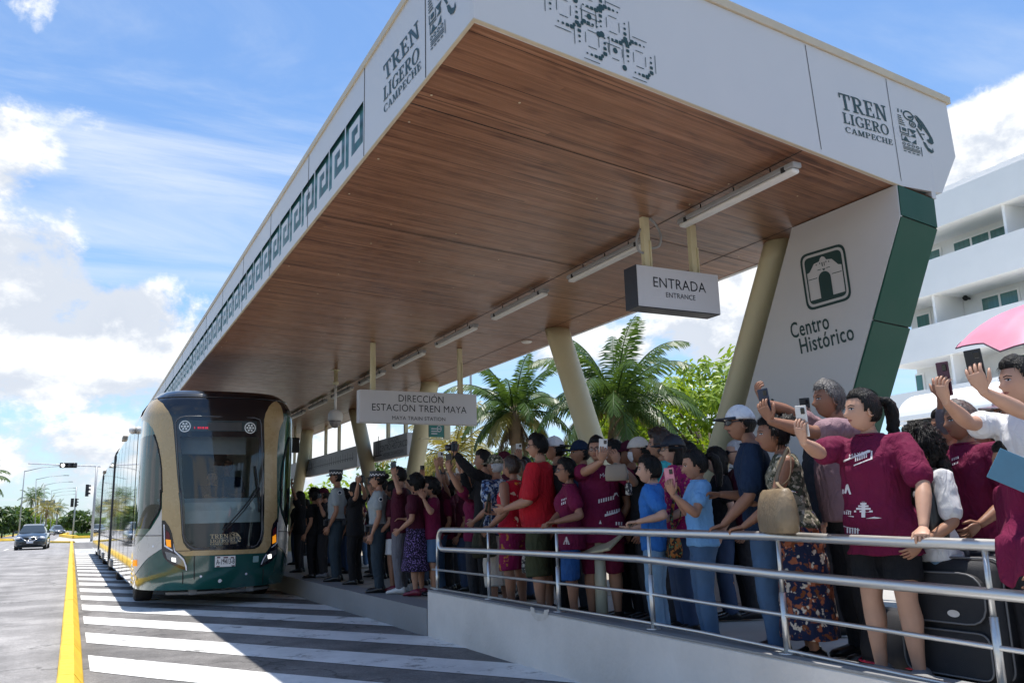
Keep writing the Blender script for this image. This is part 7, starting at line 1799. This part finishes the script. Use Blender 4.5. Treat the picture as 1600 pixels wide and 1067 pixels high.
person('mar0', (572, 770), 4.35, 'woman in maroon shirt bent over a dark camera with a pale handbag', -70, top=maroon2, bottom=('jeans', denim), hair='long', fem=True, skin=1, seed=9, lean=12, pitch=-15, arms={'L': px(566, 800, -.2), 'R': px(572, 806, 0)}, shoe=mShoeW, H=1.55)
person('pt', (600, 748), 4.7, 'person in black with a raised bare forearm and bracelet behind the second officer', -50, top=black, sleeve=.5, bottom=('jeans', black), hair='short', skin=1, seed=10, arms={'L': px(575, 765, -.3), 'R': px(585, 770, 0)}, H=1.68)
person('o2', (592, 736), 3.86, 'officer in grey shirt and checkered cap, nearer to the handrail', -68, near=False, top=greyf, tuck=True, hem=.545, bottom=('trousers', slate), skin=1, hair='bun', fem=True, cap=('kepi', mInk, mInk), seed=11, w=1.08, group='officers at the platform edge', arms={'L': ('loc', -.15, .05, .43), 'R': ('loc', .15, .03, .43)})
person('wh', (626, 730), 4.75, 'tall person in maroon with short black hair and raised phone behind the second officer', -55, top=maroon2, bottom=('greyp', greyp) if False else ('trousers', greyp), hair='short', skin=1, seed=12, arms={'L': px(614, 736, -.1)}, shoe=mShoeW, H=1.7)
person('ws', (615, 752), 4.2, 'woman in maroon top and white shorts beside the second officer', -55, top=maroon2, bottom=('shorts', white, .33), hair='bob', fem=True, skin=2, seed=13, shoe=mShoeR, H=1.52, arms={'L': ('loc', -.15, .12, .47)})
person('ps', (652, 742), 4.12, 'woman in maroon shirt and purple speckled skirt with red sandals', -45, top=maroon2, hem=.54, bottom=('skirt', purple_sk, .20, .035), hair='curly', fem=True, skin=1, seed=14, shoe=mShoeR, w=1.1, arms={'L': ('loc', -.14, .12, .5), 'R': ('loc', .1, .2, .6)})
person('cl', (676, 748), 4.3, 'curly haired woman in maroon clapping her hands, at the end of the handrail', -80, top=maroon, bottom=('shorts', denim, .28), hair='curly', fem=True, skin=1, seed=15, body=-75, arms={'L': px(655, 776, -.1, mode='flat', palm=(1, 0, 0)), 'R': px(659, 778, .1, mode='flat', palm=(-1, 0, 0))})
person('gh', (691, 736), 4.6, 'grey haired woman in maroon holding a phone up high', -45, top=maroon2, bottom=('jeans', denim), hair='bob', haircol=mHairG, fem=True, skin=1, seed=16, arms={'L': px(682, 722, -.15), 'R': px(688, 718, .05)})
person('gm', (713, 741), 4.85, 'grey haired person with glasses in maroon, second row', -48, top=maroon2, bottom=('jeans', charcoal), hair='short', haircol=mHairG, skin=1, glasses='thin', seed=17, H=1.62, arms={'R': px(700, 730, .1)})
person('bw', (744, 737), 4.3, 'woman in maroon seen from behind with both arms raised to her phone', -35, top=maroon, bottom=('jeans', charcoal), hair='bob', fem=True, skin=1, seed=18, w=1.12, arms={'L': px(697, 728, -.2), 'R': px(708, 722, .15)})
person('su', (757, 703), 4.75, 'tall man in a black jacket raising a camera high over the crowd', -62, top=black, sleeve=1.9, bottom=('trousers', black), hair='short', skin=1, seed=19, H=1.76, arms={'L': px(704, 703, -.3, mode='hold'), 'R': px(715, 735, .2)})
person('ca', (775, 711), 4.25, 'man in camouflage cap, blue floral shirt and white trousers', -30, top=floral_blue, bottom=('shorts', cream_f, .14), hair='short', haircol=mHairG, skin=2, cap=('cap', camouf, camouf), seed=20, w=1.05, shoe=mShoeW, arms={'L': ('loc', -.16, .1, .52), 'R': ('loc', .15, .16, .6)})
person('rd', (801, 712), 4.1, 'woman in sleeveless red floral top and magenta patterned shorts', -30, top=floral_red, sleeve=0, hem=.5, bottom=('shorts', floral_skirt, .27), hair='pony', haircol=mHairB, fem=True, skin=2, seed=21, w=1.15, near=True, arms={'L': ('loc', -.2, .08, .50), 'R': ('loc', .1, .25, .6)})
person('rm', (842, 678), 4.12, 'broad man in a plain red T-shirt and olive shorts', -58, top=redf, sleeve=.85, bottom=('shorts', olive, .22), hair='short', skin=1, seed=22, w=1.22, belly=.022, near=True, glasses='thin', arms={'L': ('loc', -.16, .18, .55), 'R': ('loc', .2, .2, .6)}, body=-42, loose=1.5)
person('wc', (869, 683), 4.75, 'man in a white and black cap worn backwards behind the man in red', -60, top=black, bottom=('jeans', black), hair='short', skin=1, cap=('backcap', white, mInk), seed=23, H=1.74)
person('nc', (908, 689), 4.9, 'person in a navy cap behind the woman taking a picture towards the viewer', -80, top=navy, bottom=('jeans', charcoal), hair='short', skin=2, cap=('cap', navy, navy), seed=24, H=1.68)
person('el', (887, 716), 4.02, 'elderly woman with glasses in maroon shirt and blue shorts, hands on the rail', -68, top=maroon, bottom=('shorts', blueshort, .26), hair='short', fem=True, skin=2, glasses='thin', seed=25, w=1.06, near=True, body=-58, arms={'L': rl(858, 822), 'R': rl(853, 824)}, hem=.44)
person('se', (933, 683), 4.3, 'woman with glasses facing the viewer behind her raised phone, maroon printed shirt', 232, top=maroon, bottom=('trousers', capri, .26), hair='short', fem=True, skin=1, glasses='thin', seed=26, w=1.18, near=True, body=222, belly=.008, hem=.42, loose=1.4, arms={'R': px(948, 717, -.28, pole=(1.0, .2, -1)), 'L': px(963, 722, -.22, pole=(-1, .2, -1))})
person('hb', (962, 688), 4.85, 'black haired person behind the raised phone with the pale grip', -60, top=maroon2, bottom=('jeans', black), hair='short', skin=2, seed=27, H=1.64)
person('mh', (984, 690), 5.0, 'person in a maroon cap behind the beige cap', -60, top=maroon2, bottom=('jeans', black), hair='short', cap=('cap', maroon2, maroon2), skin=2, seed=28, H=1.62)
person('bc', (1001, 684), 4.55, 'person in a beige and black cap with a face mask, behind the boy in blue', -60, top=black, bottom=('jeans', charcoal), hair='short', skin=2, cap=('backcap', cream_f, mInk), mask=white, seed=29, H=1.62)
person('bo', (1016, 712), 4.0, 'boy in a royal blue T-shirt and light jeans facing away', -55, top=royal, sleeve=.7, bottom=('jeans', denimL), hair='short', skin=0, seed=30, w=.98, near=True, body=-40, shoe=mShoeG, arms={'L': rl(985, 823), 'R': ('loc', .1, .2, .55)})
person('tq', (1032, 674), 4.75, 'woman with a turquoise hair wrap behind the black cap', -60, top=teal_c, bottom=('jeans', charcoal), hair='curly', haircol=mHairB, fem=True, skin=1, seed=31, H=1.64)
person('mg', (1053, 680), 4.38, 'woman in a black cap and magenta embroidered blouse with a shoulder bag', -66, top=magenta, bottom=('jeans', denimD), hair='bob', fem=True, skin=0, cap=('cap', mInk, mInk), glasses='thin', seed=32, near=True, w=1.05, body=-70, loose=1.8, arms={'L': ('loc', -.14, .14, .52)}, sleeve=.8)
person('gi', (1087, 703), 4.02, 'girl in a light blue T-shirt with a ponytail filming with her phone', -66, top=skyblue, sleeve=.55, bottom=('jeans', denim), hair='pony', fem=True, skin=1, seed=33, near=True, body=-62, w=.98, hem=.50, pitch=-8, arms={'L': px(1041, 775, -.15, pole=(-.3, -.2, -1)), 'R': px(1046, 772, .05)})
person('sg', (1151, 688), 4.7, 'pale older person in black sunglasses and maroon, behind the man in navy', -66, top=maroon2, bottom=('jeans', charcoal), hair='buzz', haircol=mHairG, skin=0, glasses='dark', seed=34, H=1.56)
person('cn', (1180, 632), 4.14, 'moustached man in navy T-shirt, sunglasses and white and black cap, hand on the rail', -66, top=navy, sleeve=.8, bottom=('jeans', denim), hair='short', skin=2, glasses='dark', cap=('cap', white, mInk), seed=35, near=True, beard=True, body=-50, arms={'L': rl(1112, 829), 'R': ('loc', .1, .2, .6)}, w=1.08, lean=7)
person('bg', (1232, 648), 4.08, 'woman with curly bun, maroon scarf and boho skirt leaning an arm on the rail', -66, top=camouf, sleeve=0, hem=.52, bottom=('skirt', boho, .10, .03), hair='curlybun', fem=True, skin=2, seed=36, near=True, body=-52, w=1.02, arms={'L': rl(1144, 832), 'R': ('loc', .1, .2, .6)}, lean=8)
person('ma', (1309, 595), 4.42, 'man in a mauve T-shirt stretching both arms to a dark phone', -72, top=mauvef, sleeve=.72, bottom=('trousers', charcoal), hair='short', haircol=mHairS, skin=2, seed=37, near=True, body=-66, w=1.12, belly=.012, loose=1.5, hem=.48, arms={'R': px(1172, 618, .22, mode='hold', pole=(.6, .1, 1)), 'L': px(1180, 655, -.10, mode='hold', pole=(-.5, -.1, -1))}, lean=4)
person('wo', (1356, 609), 3.96, 'woman in printed maroon T-shirt and black shorts, phone raised, one hand on the rail', -70, top=maroon, sleeve=.80, bottom=('shorts', black, .34), hair='pony', fem=True, skin=0, seed=38, near=True, body=-100, w=1.13, belly=.016, loose=1.4, hem=.425, arms={'R': px(1238, 688, -.12, pole=(.4, .1, -1)), 'L': rl(1452, 840, pole=(-1, -.3, -.2))}, lean=5, shoe=mShoeG)
person('cu', (1440, 672), 4.2, 'woman with a dark curly mane and white blouse beside a black bag', -64, top=white, sleeve=.8, bottom=('jeans', denimL), hair='afro', fem=True, skin=1, seed=39, near=True, arms={'L': ('loc', -.15, .15, .5)})
person('gc', (1500, 628), 4.6, 'grey haired man in maroon with a hand on the shoulder of the curly haired woman', -70, top=maroon, sleeve=.75, bottom=('jeans', charcoal), hair='short', haircol=mHairS, skin=2, seed=40, near=True, w=1.15, body=-80, arms={'R': px(1440, 735, -.1, mode='flat'), 'L': ('loc', -.15, .15, .5)})
person('gs', (1478, 640), 5.0, 'person in a grey sleeve with a wristwatch reaching up behind the raised phones', -70, top=greyp, sleeve=1.6, bottom=('jeans', charcoal), hair='short', skin=1, seed=41, arms={'R': px(1470, 600, .1, mode='hold')})
person('hat', (1580, 614), 4.9, 'person in a white brimmed hat behind the young man in white', -60, top=cream_f, bottom=('jeans', charcoal), hair='short', skin=1, cap=('cap', white, white), seed=42)
person('yo', (1598, 560), 4.25, 'young man in a white T-shirt lifting two phones, folder under his arm', -68, top=white, sleeve=.62, bottom=('jeans', charcoal), hair='short', skin=0, seed=43, near=True, body=-82, arms={'R': px(1430, 606, -.05, mode='hold', pole=(.4, .1, -1)), 'L': px(1464, 588, -.2, mode='hold', pole=(-.3, .1, -1))}, lean=2)
person('yb', (1578, 690), 4.2, 'dark haired child in maroon squeezed in front of the young man in white', -60, top=maroon, bottom=('jeans', charcoal), hair='short', skin=1, seed=44)
# fillers of the second and third rows: each seen through gaps in the crowd
fill = [((464, 776), 4.75, 'dark haired person in black between the two people nearest the tram', black, 'bob', True), ((500, 774), 4.85, 'person in black behind the dark maroon cap filming', black, 'short', False), ((545, 773), 4.75, 'person in charcoal directly behind the first officer shoulder', charcoal, 'bob', True), ((583, 772), 4.8, 'dark haired person in black behind the second officer elbow', black, 'long', True), ((610, 764), 5.0, 'person in maroon behind the back of the second officer', maroon2, 'curly', True), ((634, 764), 4.7, 'person in maroon close behind the woman in white shorts', maroon2, 'bob', True), ((661, 758), 4.8, 'person in black between purple skirt and clapping hands', black, 'short', False), ((700, 752), 4.7, 'woman in maroon squeezed behind the grey haired woman', maroon, 'curly', True), ((724, 750), 4.85, 'person in maroon between grey hair and the raised arms', maroon2, 'short', False), ((764, 735), 5.0, 'dark haired person behind the blue floral shirt', charcoal, 'bob', True), ((540, 765), 5.0, 'person in black between the two officers, third row', black, 'curly', True), ((585, 762), 5.2, 'person in black deep behind the second officer', black, 'short', False), ((640, 750), 5.1, 'person in dark maroon behind the woman in purple skirt', maroon2, 'short', False), ((668, 745), 5.3, 'black haired person far back behind the clapping woman', black, 'bob', True), ((728, 735), 5.3, 'person in maroon with cap far back behind the raised phones', maroon2, 'short', False), ((790, 706), 5.2, 'person in a dark red cap behind the camouflage cap', maroon2, 'short', False), ((820, 715), 5.0, 'dark haired person between the red dress and the red shirt', black, 'long', True), ((1075, 690), 5.1, 'dark haired person behind the girl in light blue', charcoal, 'short', False), ((1120, 700), 5.2, 'person in black between the girl and the man in navy', black, 'bob', True), ((1270, 650), 5.1, 'person in dark clothes behind the man in mauve', charcoal, 'short', False), ((1540, 660), 5.1, 'dark haired person in maroon far back at the right edge', maroon2, 'short', False)]
RAISE = (5, 7, 8, 11, 12, 13, 14, 16, 19)
for i, (p_, X_, lab, top_, hr, fm) in enumerate(fill):
    person('f%d' % i, p_, X_, lab, -58, top=top_, bottom=('jeans', charcoal if i % 2 else denimD), hair=hr, fem=fm, skin=i % 3, seed=60+i, arms={'R': px(p_[0]-13, p_[1]-16, -.15)} if i in RAISE else None, cap=('cap', maroon2, maroon2) if 'cap' in lab.split('behind')[0] else None)
# people in the tram
person('dr', None, None, 'driver in dark clothes sitting low behind the dashboard of the tram', 180, pos=(BXC-.02, 15.95, .62), H=1.60, top=navy, bottom=('trousers', charcoal), hair='short', skin=1, seed=80, group='people inside the tram', arms={'R': ('loc', -.05, .30, .66), 'L': ('loc', -.12, .28, .66)})
person('dr2', None, None, 'person in dark navy standing behind the driver inside the tram', 180, pos=(BXC+.30, 16.35, .62), H=1.80, top=navy, bottom=('trousers', charcoal), hair='short', skin=2, seed=81, group='people inside the tram', arms={'R': ('loc', -.1, .2, .62), 'L': ('loc', -.1, .2, .60)})
# ------------------------------------------------------------------ phones, cameras
phone('d3', 'L', 'small dark phone held by the person in the dark maroon cap', mCaseK)
phone('wh', 'L', 'phone raised by the tall person behind the second officer', mCaseK)
phone('gh', 'R', 'pale phone held high by the grey haired woman', mCaseW, mViewS)
phone('bw', 'L', 'black phone in the raised hands of the woman seen from behind', mCaseK, mViewS)
phone('mar0', 'L', 'dark tablet-like camera held by the woman with the pale handbag', mCaseK, tall=.12, turn=90)
phone('se', 'R', 'white phone with a pale grip held by the woman facing the viewer', mCaseW, tall=.17)
phone('gi', 'L', 'black phone in a pink case held by the girl in light blue', mCaseC, mScreen, tall=.16)
phone('ma', 'L', 'navy phone held between both hands of the man in mauve', mCaseB, tall=.17)
phone('wo', 'R', 'white cased phone showing a grey screen, held by the woman in printed maroon', mCaseW, mViewS, tall=.165)
phone('yo', 'R', 'plum cased phone with a pink picture on its screen', mCaseP, mPinkS, tall=.165)
phone('yo', 'L', 'black phone, the higher of the two lifted by the young man', mCaseK, tall=.165)
phone('pt', 'L', 'thin phone held beside the officer cap', mCaseK)
for i in RAISE: phone('f%d' % i, 'R', 'phone raised by the ' + fill[i][2], mCaseK if i % 2 else mCaseW, mViewS if i % 2 else mScreen)
def camera_thing(key, sd, lab):
    I = PEOPLE[key]; s0, e0, w0 = I['arms'][sd][:3]; c = I['M'] @ (w0)+Vector((0, 0, .07)); Q = Matrix.Translation(c) @ Matrix.Rotation(R(60), 4, 'Z')
    t = thing('camera', tuple(c), lab, 'camera'); b = MB(); b.rbox((-.065, -.035, -.045), (.065, .035, .045), .012, M=Q); b.rbox((-.025, -.03, .04), (.025, .03, .065), .008, M=Q); b.build('camera_body', mInk, t)
    b = MB(); b.lathe([(.034, 0), (.036, .07), (.03, .075), (.005, .07)], Q @ Matrix.Translation((0, .03, 0)) @ Matrix.Rotation(R(-90), 4, 'X'), n=16); b.build('lens', mScreen, t)
    b = MB(); b.tube([Q @ Vector((-.065, 0, .03)), Q @ Vector((-.10, .0, -.05)), Q @ Vector((-.03, .02, -.13)), Q @ Vector((.06, 0, -.05))], .006, n=5); b.build('strap', black, t)
camera_thing('su', 'L', 'black camera lifted above the crowd by the man in black'); camera_thing('cam1', 'R', 'small video camera held up behind the first officer')
# ------------------------------------------------------------------ bags and cases
def hang_bag(name, lab, c, size, m_, yaw=-60, strap_to=None, flap=None, pattern_m=None):
    c = Vector(c); Q = Matrix.Translation(c) @ Matrix.Rotation(R(-yaw), 4, 'Z'); sx, sy, sz = [q/2 for q in size]
    t = thing(name, tuple(c), lab, 'bag'); b = MB(); rg = []
    for z, k, q in ((-1, .86, .8), (-.92, .98, 1.0), (-.3, 1.03, 1.1), (.4, .97, .95), (.85, .90, .7), (1, .82, .42)):
        rg.append([Q @ Vector((p.x*(1+.03*noise.noise((p.y*30, z*3, sx*90))), p.y, p.z)) for p in ell((0, 0, z*sz), sx*k, sy*q, 24, 4)])
    b.rings(rg); b.build('bag_body', m_, t)
    if flap: b = MB(); b.rbox((-sx*.55, -sy*1.18, -sz*.45), (sx*.55, -sy*.9, sz*.25), .02, M=Q); b.build('pocket', flap, t)
    b = MB(); b.tube([Q @ Vector((-sx*.8, 0, sz*.9)), Q @ Vector((-sx*.8, -sy*1.02, sz*.8)), Q @ Vector((sx*.8, -sy*1.02, sz*.8)), Q @ Vector((sx*.8, 0, sz*.9))], .004, n=5); b.build('zip', mCarChrome, t)
    if strap_to:
        b = MB(); s = Vector(strap_to); b.tube(smooth_poly([tuple(Q @ Vector((-sx*.8, 0, sz*.9))), tuple(c.lerp(s, .5)+Vector((-.02, .03, .0))), tuple(s), tuple(c.lerp(s, .5)+Vector((.02, -.03, 0))), tuple(Q @ Vector((sx*.8, 0, sz*.9)))], 6, False), .012, n=6, flat=.35); b.build('strap', m_, t)
    return t
mCamel = mat('bag nylon khaki', (.20, .145, .085), rough=.5, var=.2, vs=12, bump=.3, bs=40); mBagK = mat('bag leather black', (.014, .014, .015), rough=.35, var=.15)
def at_person(key, x, y, d): return atD(x, y, dep(PEOPLE[key]['P'])+d)
hang_bag('shoulder_bag', 'large khaki nylon shoulder bag resting by the rail at the boho skirt', at_person('bg', 1214, 798, -.24), (.48, .13, .25), mCamel, -63, at_person('bg', 1232, 700, -.1), mCamel)
hang_bag('shoulder_bag', 'patterned dark shoulder bag at the hip of the woman in magenta', at_person('mg', 1052, 853, -.3), (.27, .1, .17), pattern('bag leaves', (.03, .02, .015), ((.35, .12, .03), (.1, .2, .1)), 30, (.55, .6)), -63, at_person('mg', 1060, 760, -.15), None)
hang_bag('shoulder_bag', 'dark camouflage bag hanging at the hip of the man in white trousers', at_person('ca', 757, 848, -.22), (.40, .16, .30), pattern('bag camouflage', (.03, .033, .022), ((.06, .055, .04),), 18, (.55,)), -40, at_person('ca', 765, 770, -.1), None)
hang_bag('shoulder_bag', 'houndstooth cloth bag between the red shorts and olive shorts', at_person('rd', 823, 878, -.1), (.18, .08, .2), houndf, -50, None)
hang_bag('shoulder_bag', 'black leather bag hanging from the arm of the woman in printed maroon', at_person('wo', 1445, 800, .12), (.24, .12, .30), mBagK, -80, at_person('wo', 1446, 740, .02))
hang_bag('handbag', 'pale grey handbag low in front of the woman bent over her camera', at_person('mar0', 559, 842, -.15), (.26, .1, .2), cream_f, -70, at_person('mar0', 572, 800, -.1))
hang_bag('shopping_bag', 'beige handbag hanging from the wrist of the woman facing the viewer', at_person('se', 963, 738, -.32), (.19, .07, .14), mat('bag canvas beige', (.24, .19, .14), rough=.7), 222, at_person('se', 962, 724, -.25))
c_ = at_person('se', 982, 757, -.3); t = thing('keychain_pendant', tuple(c_), 'checkered tassel pendant hanging from the beige handbag', 'pendant')
b = MB(); b.tube([c_+Vector((0, 0, .12)), c_+Vector((0, 0, .02))], .004, n=5); b.lathe([(.02, -.09), (.03, -.08), (.03, .0), (.01, .02)], Matrix.Translation(c_), n=10); b.build('tassel', houndf, t)
# suitcase at the right edge
def suitcase():
    c = onX(1545, 1000, 4.22); fz = floorz(c.y); y1 = onX(1432, 1000, 4.22).y; y0 = y1-.62
    zt = onX(1500, 868, 4.3).z
    t = thing('suitcase', (4.3, (y0+y1)/2, fz), 'big black soft suitcase standing behind the handrail at the right', 'suitcase')
    m1 = mat('suitcase cloth', (.012, .013, .017), rough=.7, var=.15, bump=.3, bs=300); m2 = mat('suitcase piping', (.13, .13, .135), rough=.5)
    b = MB(); b.rbox((4.08, y0, fz+.05), (4.42, y1, zt), .06, smooth=True); b.build('case', m1, t)
    b = MB(); q = fillet([(y0+.05, fz+.34), (y1-.05, fz+.34), (y1-.06, zt-.07), (y0+.06, zt-.07)], .12)
    b.solid([q], lambda u, v: Vector((4.045, u, v)), lambda u, v: Vector((4.085, u, v))); b.build('front_pocket', m1, t, fix=True)
    b = MB(); q2 = fillet([(y0+.06, fz+.08), (y1-.06, fz+.08), (y1-.06, fz+.30), (y0+.06, fz+.30)], .06); b.solid([q2], lambda u, v: Vector((4.05, u, v)), lambda u, v: Vector((4.085, u, v))); b.build('lower_pocket', m1, t, fix=True)
    b = MB()
    for qq, xx in ((q, 4.043), (q2, 4.048)): b.tube([Vector((xx, u, v)) for u, v in qq], .005, n=5, closed=True)
    for xx in (4.12, 4.38): b.tube([Vector((xx, u, v)) for u, v in fillet([(y0-.002, fz+.08), (y1+.002, fz+.08), (y1+.002, zt+.002), (y0-.002, zt+.002)], .06)], .006, n=5, closed=True)
    b.build('piping', m2, t)
    p = onX(1490, 958, 4.04); b = MB(); b.fill([[(p.y+.035*math.cos(a), p.z+.018*math.sin(a)) for a in [2*math.pi*i/18 for i in range(18)]]], lambda u, v: Vector((4.039, u, v))); b.build('badge', mat('badge pale', (.55, .52, .5), rough=.4), t)
    b = MB(); ym = (y0+y1)/2+.08; b.tube(smooth_poly([(4.2, ym-.16, zt), (4.2, ym-.14, zt+.045), (4.2, ym, zt+.055), (4.2, ym+.14, zt+.045), (4.2, ym+.16, zt)], 4, False), .016, n=8, flat=.6); b.rbox((4.30, ym-.18, zt-.005), (4.36, ym+.18, zt+.03), .01); b.build('handle', mSignS, t)
    b = MB()
    for y in (y0+.08, y1-.08):
        for xx in (4.13, 4.38): b.lathe([(.01, -.015), (.03, -.015), (.03, .015), (.01, .015)], Matrix.Translation((xx, y, fz+.033)) @ Matrix.Rotation(R(90), 4, 'X'), n=12)
    b.build('wheels', mRubber, t)
suitcase()
c_ = onX(1400, 1010, 4.3); fz = floorz(c_.y)
hang_bag('backpack', 'dark backpack with red piping lying on the floor beside the suitcase', (4.32, c_.y, fz+.17), (.40, .28, .34), mat('backpack cloth', (.014, .014, .018), rough=.8), -80, None, mBagK)
b = MB(); q = ell((4.32, c_.y, fz+.05), .15, .21, 24, 4); b.tube(q, .007, n=5, closed=True); o = b.build('backpack_piping', mat('red piping', (.4, .01, .05), rough=.6)); o.parent = bpy.data.objects['backpack']; o.matrix_parent_inverse = Matrix.Translation(-bpy.data.objects['backpack'].location)
# pink umbrella above the right edge
def umbrella():
    c = atD(1612, 512, 5.0); t = thing('umbrella', tuple(c), 'bright pink umbrella with a wavy dark edge at the right edge', 'umbrella'); Q = Matrix.Translation(c+Vector((.10, -.08, .16))) @ Matrix.Rotation(R(-8), 4, 'Y') @ Matrix.Rotation(R(10), 4, 'X')
    mU = leaf_mat('umbrella pink', (.80, .36, .57), .45); nr = 8; b = MB(); rg = []
    for i in range(9):
        rr = .52*i/8+.004; z = -.26*(i/8)**1.9; row = []
        for j in range(nr*6):
            a = 2*math.pi*j/(nr*6); k = abs(math.sin(a*nr/2)); r2 = rr*(1-.075*k*(i/8)**2); row.append(Q @ Vector((r2*math.cos(a), r2*math.sin(a), z+.03*k*(i/8)**2*(1 if i < 8 else 1.1)-.012*(i/8)*noise.noise((a*4, i*.5, 2)))))
        rg.append(row)
    b.rings(rg, caps=False); b.build('canopy', mU, t)
    b = MB(); b.tube(rg[-1], .005, n=5, closed=True); b.build('edge_binding', mat('umbrella binding', (.08, .02, .05), rough=.7), t)
    b = MB(); b.tube([Q @ Vector((0, 0, .04)), Q @ Vector((0, 0, -.85))], .007, n=7); b.build('shaft', mCarChrome, t)
    b = MB()
    for j in range(nr):
        a = 2*math.pi*j/nr; b.tube([Q @ Vector((.03*math.cos(a), .03*math.sin(a), -.012)), Q @ Vector((.30*math.cos(a), .30*math.sin(a), -.105)), Q @ Vector((.50*math.cos(a), .50*math.sin(a), -.255))], .003, n=4)
    b.build('ribs', mCarChrome, t)
    b = MB(); b.tube(smooth_poly([tuple(Q @ Vector((0, 0, -.78))), tuple(Q @ Vector((0, 0, -.88))), tuple(Q @ Vector((.03, 0, -.91))), tuple(Q @ Vector((.06, 0, -.87)))], 4, False), .013, n=8); b.build('handle', mBagK, t)
    q = c+Vector((.10, -.08, -.6))
    return t
umbrella()
# maroon shirt draped over the rail and the blue folder
dr = thing('draped_shirt', (RX, onX(1580, 850, RX).y, 1.15), 'spare maroon T-shirt hanging over the rail at the right edge', 'shirt')
b = MB(); rows = []; ya, yb = onX(1561, 850, RX).y, onX(1640, 850, RX).y
zt_ = zat(top, onX(1575, 852, RX).y)
for i in range(15):
    s = i/14
    if s < .5: base = Vector((RX+.05+.03*s, 0, zt_+.34-.62*s)) if s < .42 else Vector((RX+.0, 0, zt_+.045))
    else: base = Vector((RX-.036-.02*(s-.5), 0, zt_+.03-.36*(s-.5)))
    rows.append([Vector((base.x+.014*math.sin(j*1.1+i*.4), ya+(yb-ya)*j/11*(1-.10*s)-.02*s, base.z-.03*math.sin(j*.8)*(s if s > .5 else 0))) for j in range(12)])
b.rings(rows, caps=False); b.v = b.v; 
me = MB(); n_ = 12
vs = [p for r in rows for p in r]; me.add(vs, [(i*n_+j, i*n_+j+1, (i+1)*n_+j+1, (i+1)*n_+j) for i in range(14) for j in range(11)], smooth=True); o = me.build('cloth', maroon, dr); md = o.modifiers.new('thick', 'SOLIDIFY'); md.thickness = .006
c_ = at_person('yo', 1590, 738, -.3); fo = thing('folder', tuple(c_), 'blue folder held under the arm of the young man in white', 'folder')
b = MB(); b.rbox((-.10, -.006, -.07), (.10, .006, .07), .003, M=Matrix.Translation(c_) @ Matrix.Rotation(R(-45), 4, 'Z') @ Matrix.Rotation(R(28), 4, 'Y') @ Matrix.Rotation(R(10), 4, 'X')); b.build('cover', mat('folder blue', (.05, .16, .25), rough=.4), fo)
# ------------------------------------------------------------------ prints on the shirts
def pyramid(x, y, w, h):
    o = []
    for i in range(6): k = 1-i/6.5; o.append(_rect(x-w/2*k, y-h*i/6, x+w/2*k, y-h*i/6-h/8.5))
    o.append(_rect(x-w*.06, y-h*1.02, x+w*.06, y-h)); o.append(_rect(x-w*.07, y-h*.9, x+w*.07, y)); return o
P = []
P += pyramid(1349, 808, 42, 24); P += bars(1309, 797, 22, 5, 7, 6); P += [[(1307, 792), (1330, 798), (1330, 800), (1307, 794)], [(1307, 801), (1334, 806), (1334, 808), (1307, 803)], [(1366, 807), (1378, 809), (1370, 810), (1352, 810)]]
P += [[(1319, 770), (1322, 757), (1325, 756), (1330, 772), (1327, 772), (1324, 764), (1322, 771)]]+bars(1312, 764, 8, 7, 2, 4)
P += [[(1317, 823), (1319, 834), (1316, 834)]]+bars(1319, 823, 24, 9, 6, 5)+[[(1318, 821), (1343, 827), (1343, 828.5), (1318, 822.5)]]
P += textpx('MAYA', 1326, 716, 9, -12)+[[(1318, 722), (1360, 706), (1360, 703), (1356, 703), (1318, 719)]]+[[(1334, 726), (1360, 716), (1361, 704), (1363, 704), (1363, 717), (1334, 728)]]+bars(1336, 715, 20, 6, 6, -20)
shirt_print('wo', P)
P = bars(1206+14, 0, 0.01, 1, 1)
P = [];  P += textpx('MAYA', 935+2, 747, 9, -20)+bars(935, 780, 26, 6, 7, -14)+[[(958, 777), (960, 770), (964, 769), (967, 776), (963, 772)]]+pyramid(1000-40, 0, .01, .01)
P += [[(945, 803), (972, 796), (974, 799), (945, 807)]]+bars(948, 799, 22, 5, 6, -14)+bars(962, 815, 12, 5, 3, 0)+[[(936, 818), (938, 812), (940, 818)]]
shirt_print('se', [p for p in P if abs(p[0][0]-950) < 80])
shirt_print('el', bars(877, 785, 8, 4, 3, -20)+bars(877, 780, 9, 3, 4, -20)+pyramid(885, 850, 10, 12))
shirt_print('gi', textpx('OMG', 1066, 806, 0.01)+[[(1074, 789), (1077, 788), (1081, 796), (1082, 790), (1085, 790), (1084, 803), (1081, 803), (1077, 794), (1077, 800), (1074, 800)], [(1087, 792), (1090, 792), (1090, 800), (1092, 792), (1096, 792), (1093, 803), (1087, 803)]], m_=mat('gold print', (.55, .38, .18), rough=.4))
shirt_print('gc', bars(1487, 716, 12, 4, 4, -20)+bars(1488, 724, 10, 3, 4, -20))
# shoulder patches and belts of the officers
for k_, (x, y) in (('o1', (531, 769.5)), ('o2', (595, 780))):
    c8 = lambda r_: [(x+r_*math.cos(2*math.pi*i/14), y+r_*math.sin(2*math.pi*i/14)) for i in range(14)]
    shirt_print(k_, [c8(3.6)], 'shoulder_patch', white); shirt_print(k_, [c8(2.4)], 'shoulder_patch', navy, off=.006)
    I = PEOPLE[k_]; H = I['H']; b = MB(); rg = ell((0, -.004*H, .548*H), .118*H, .096*H, 24); b.tube([I['M'] @ p for p in rg], .02, n=6, closed=True)
    for a in (-2.2, -1.4, .3, 1.6): p = I['M'] @ Vector((.125*H*math.cos(a), .10*H*math.sin(a), .535*H)); b.rbox((p.x-.03, p.y-.03, p.z-.07), (p.x+.03, p.y+.03, p.z+.03), .01)
    b.build('duty_belt', mInk, I['t'])
bpy.data.collections.remove(_tmpc)
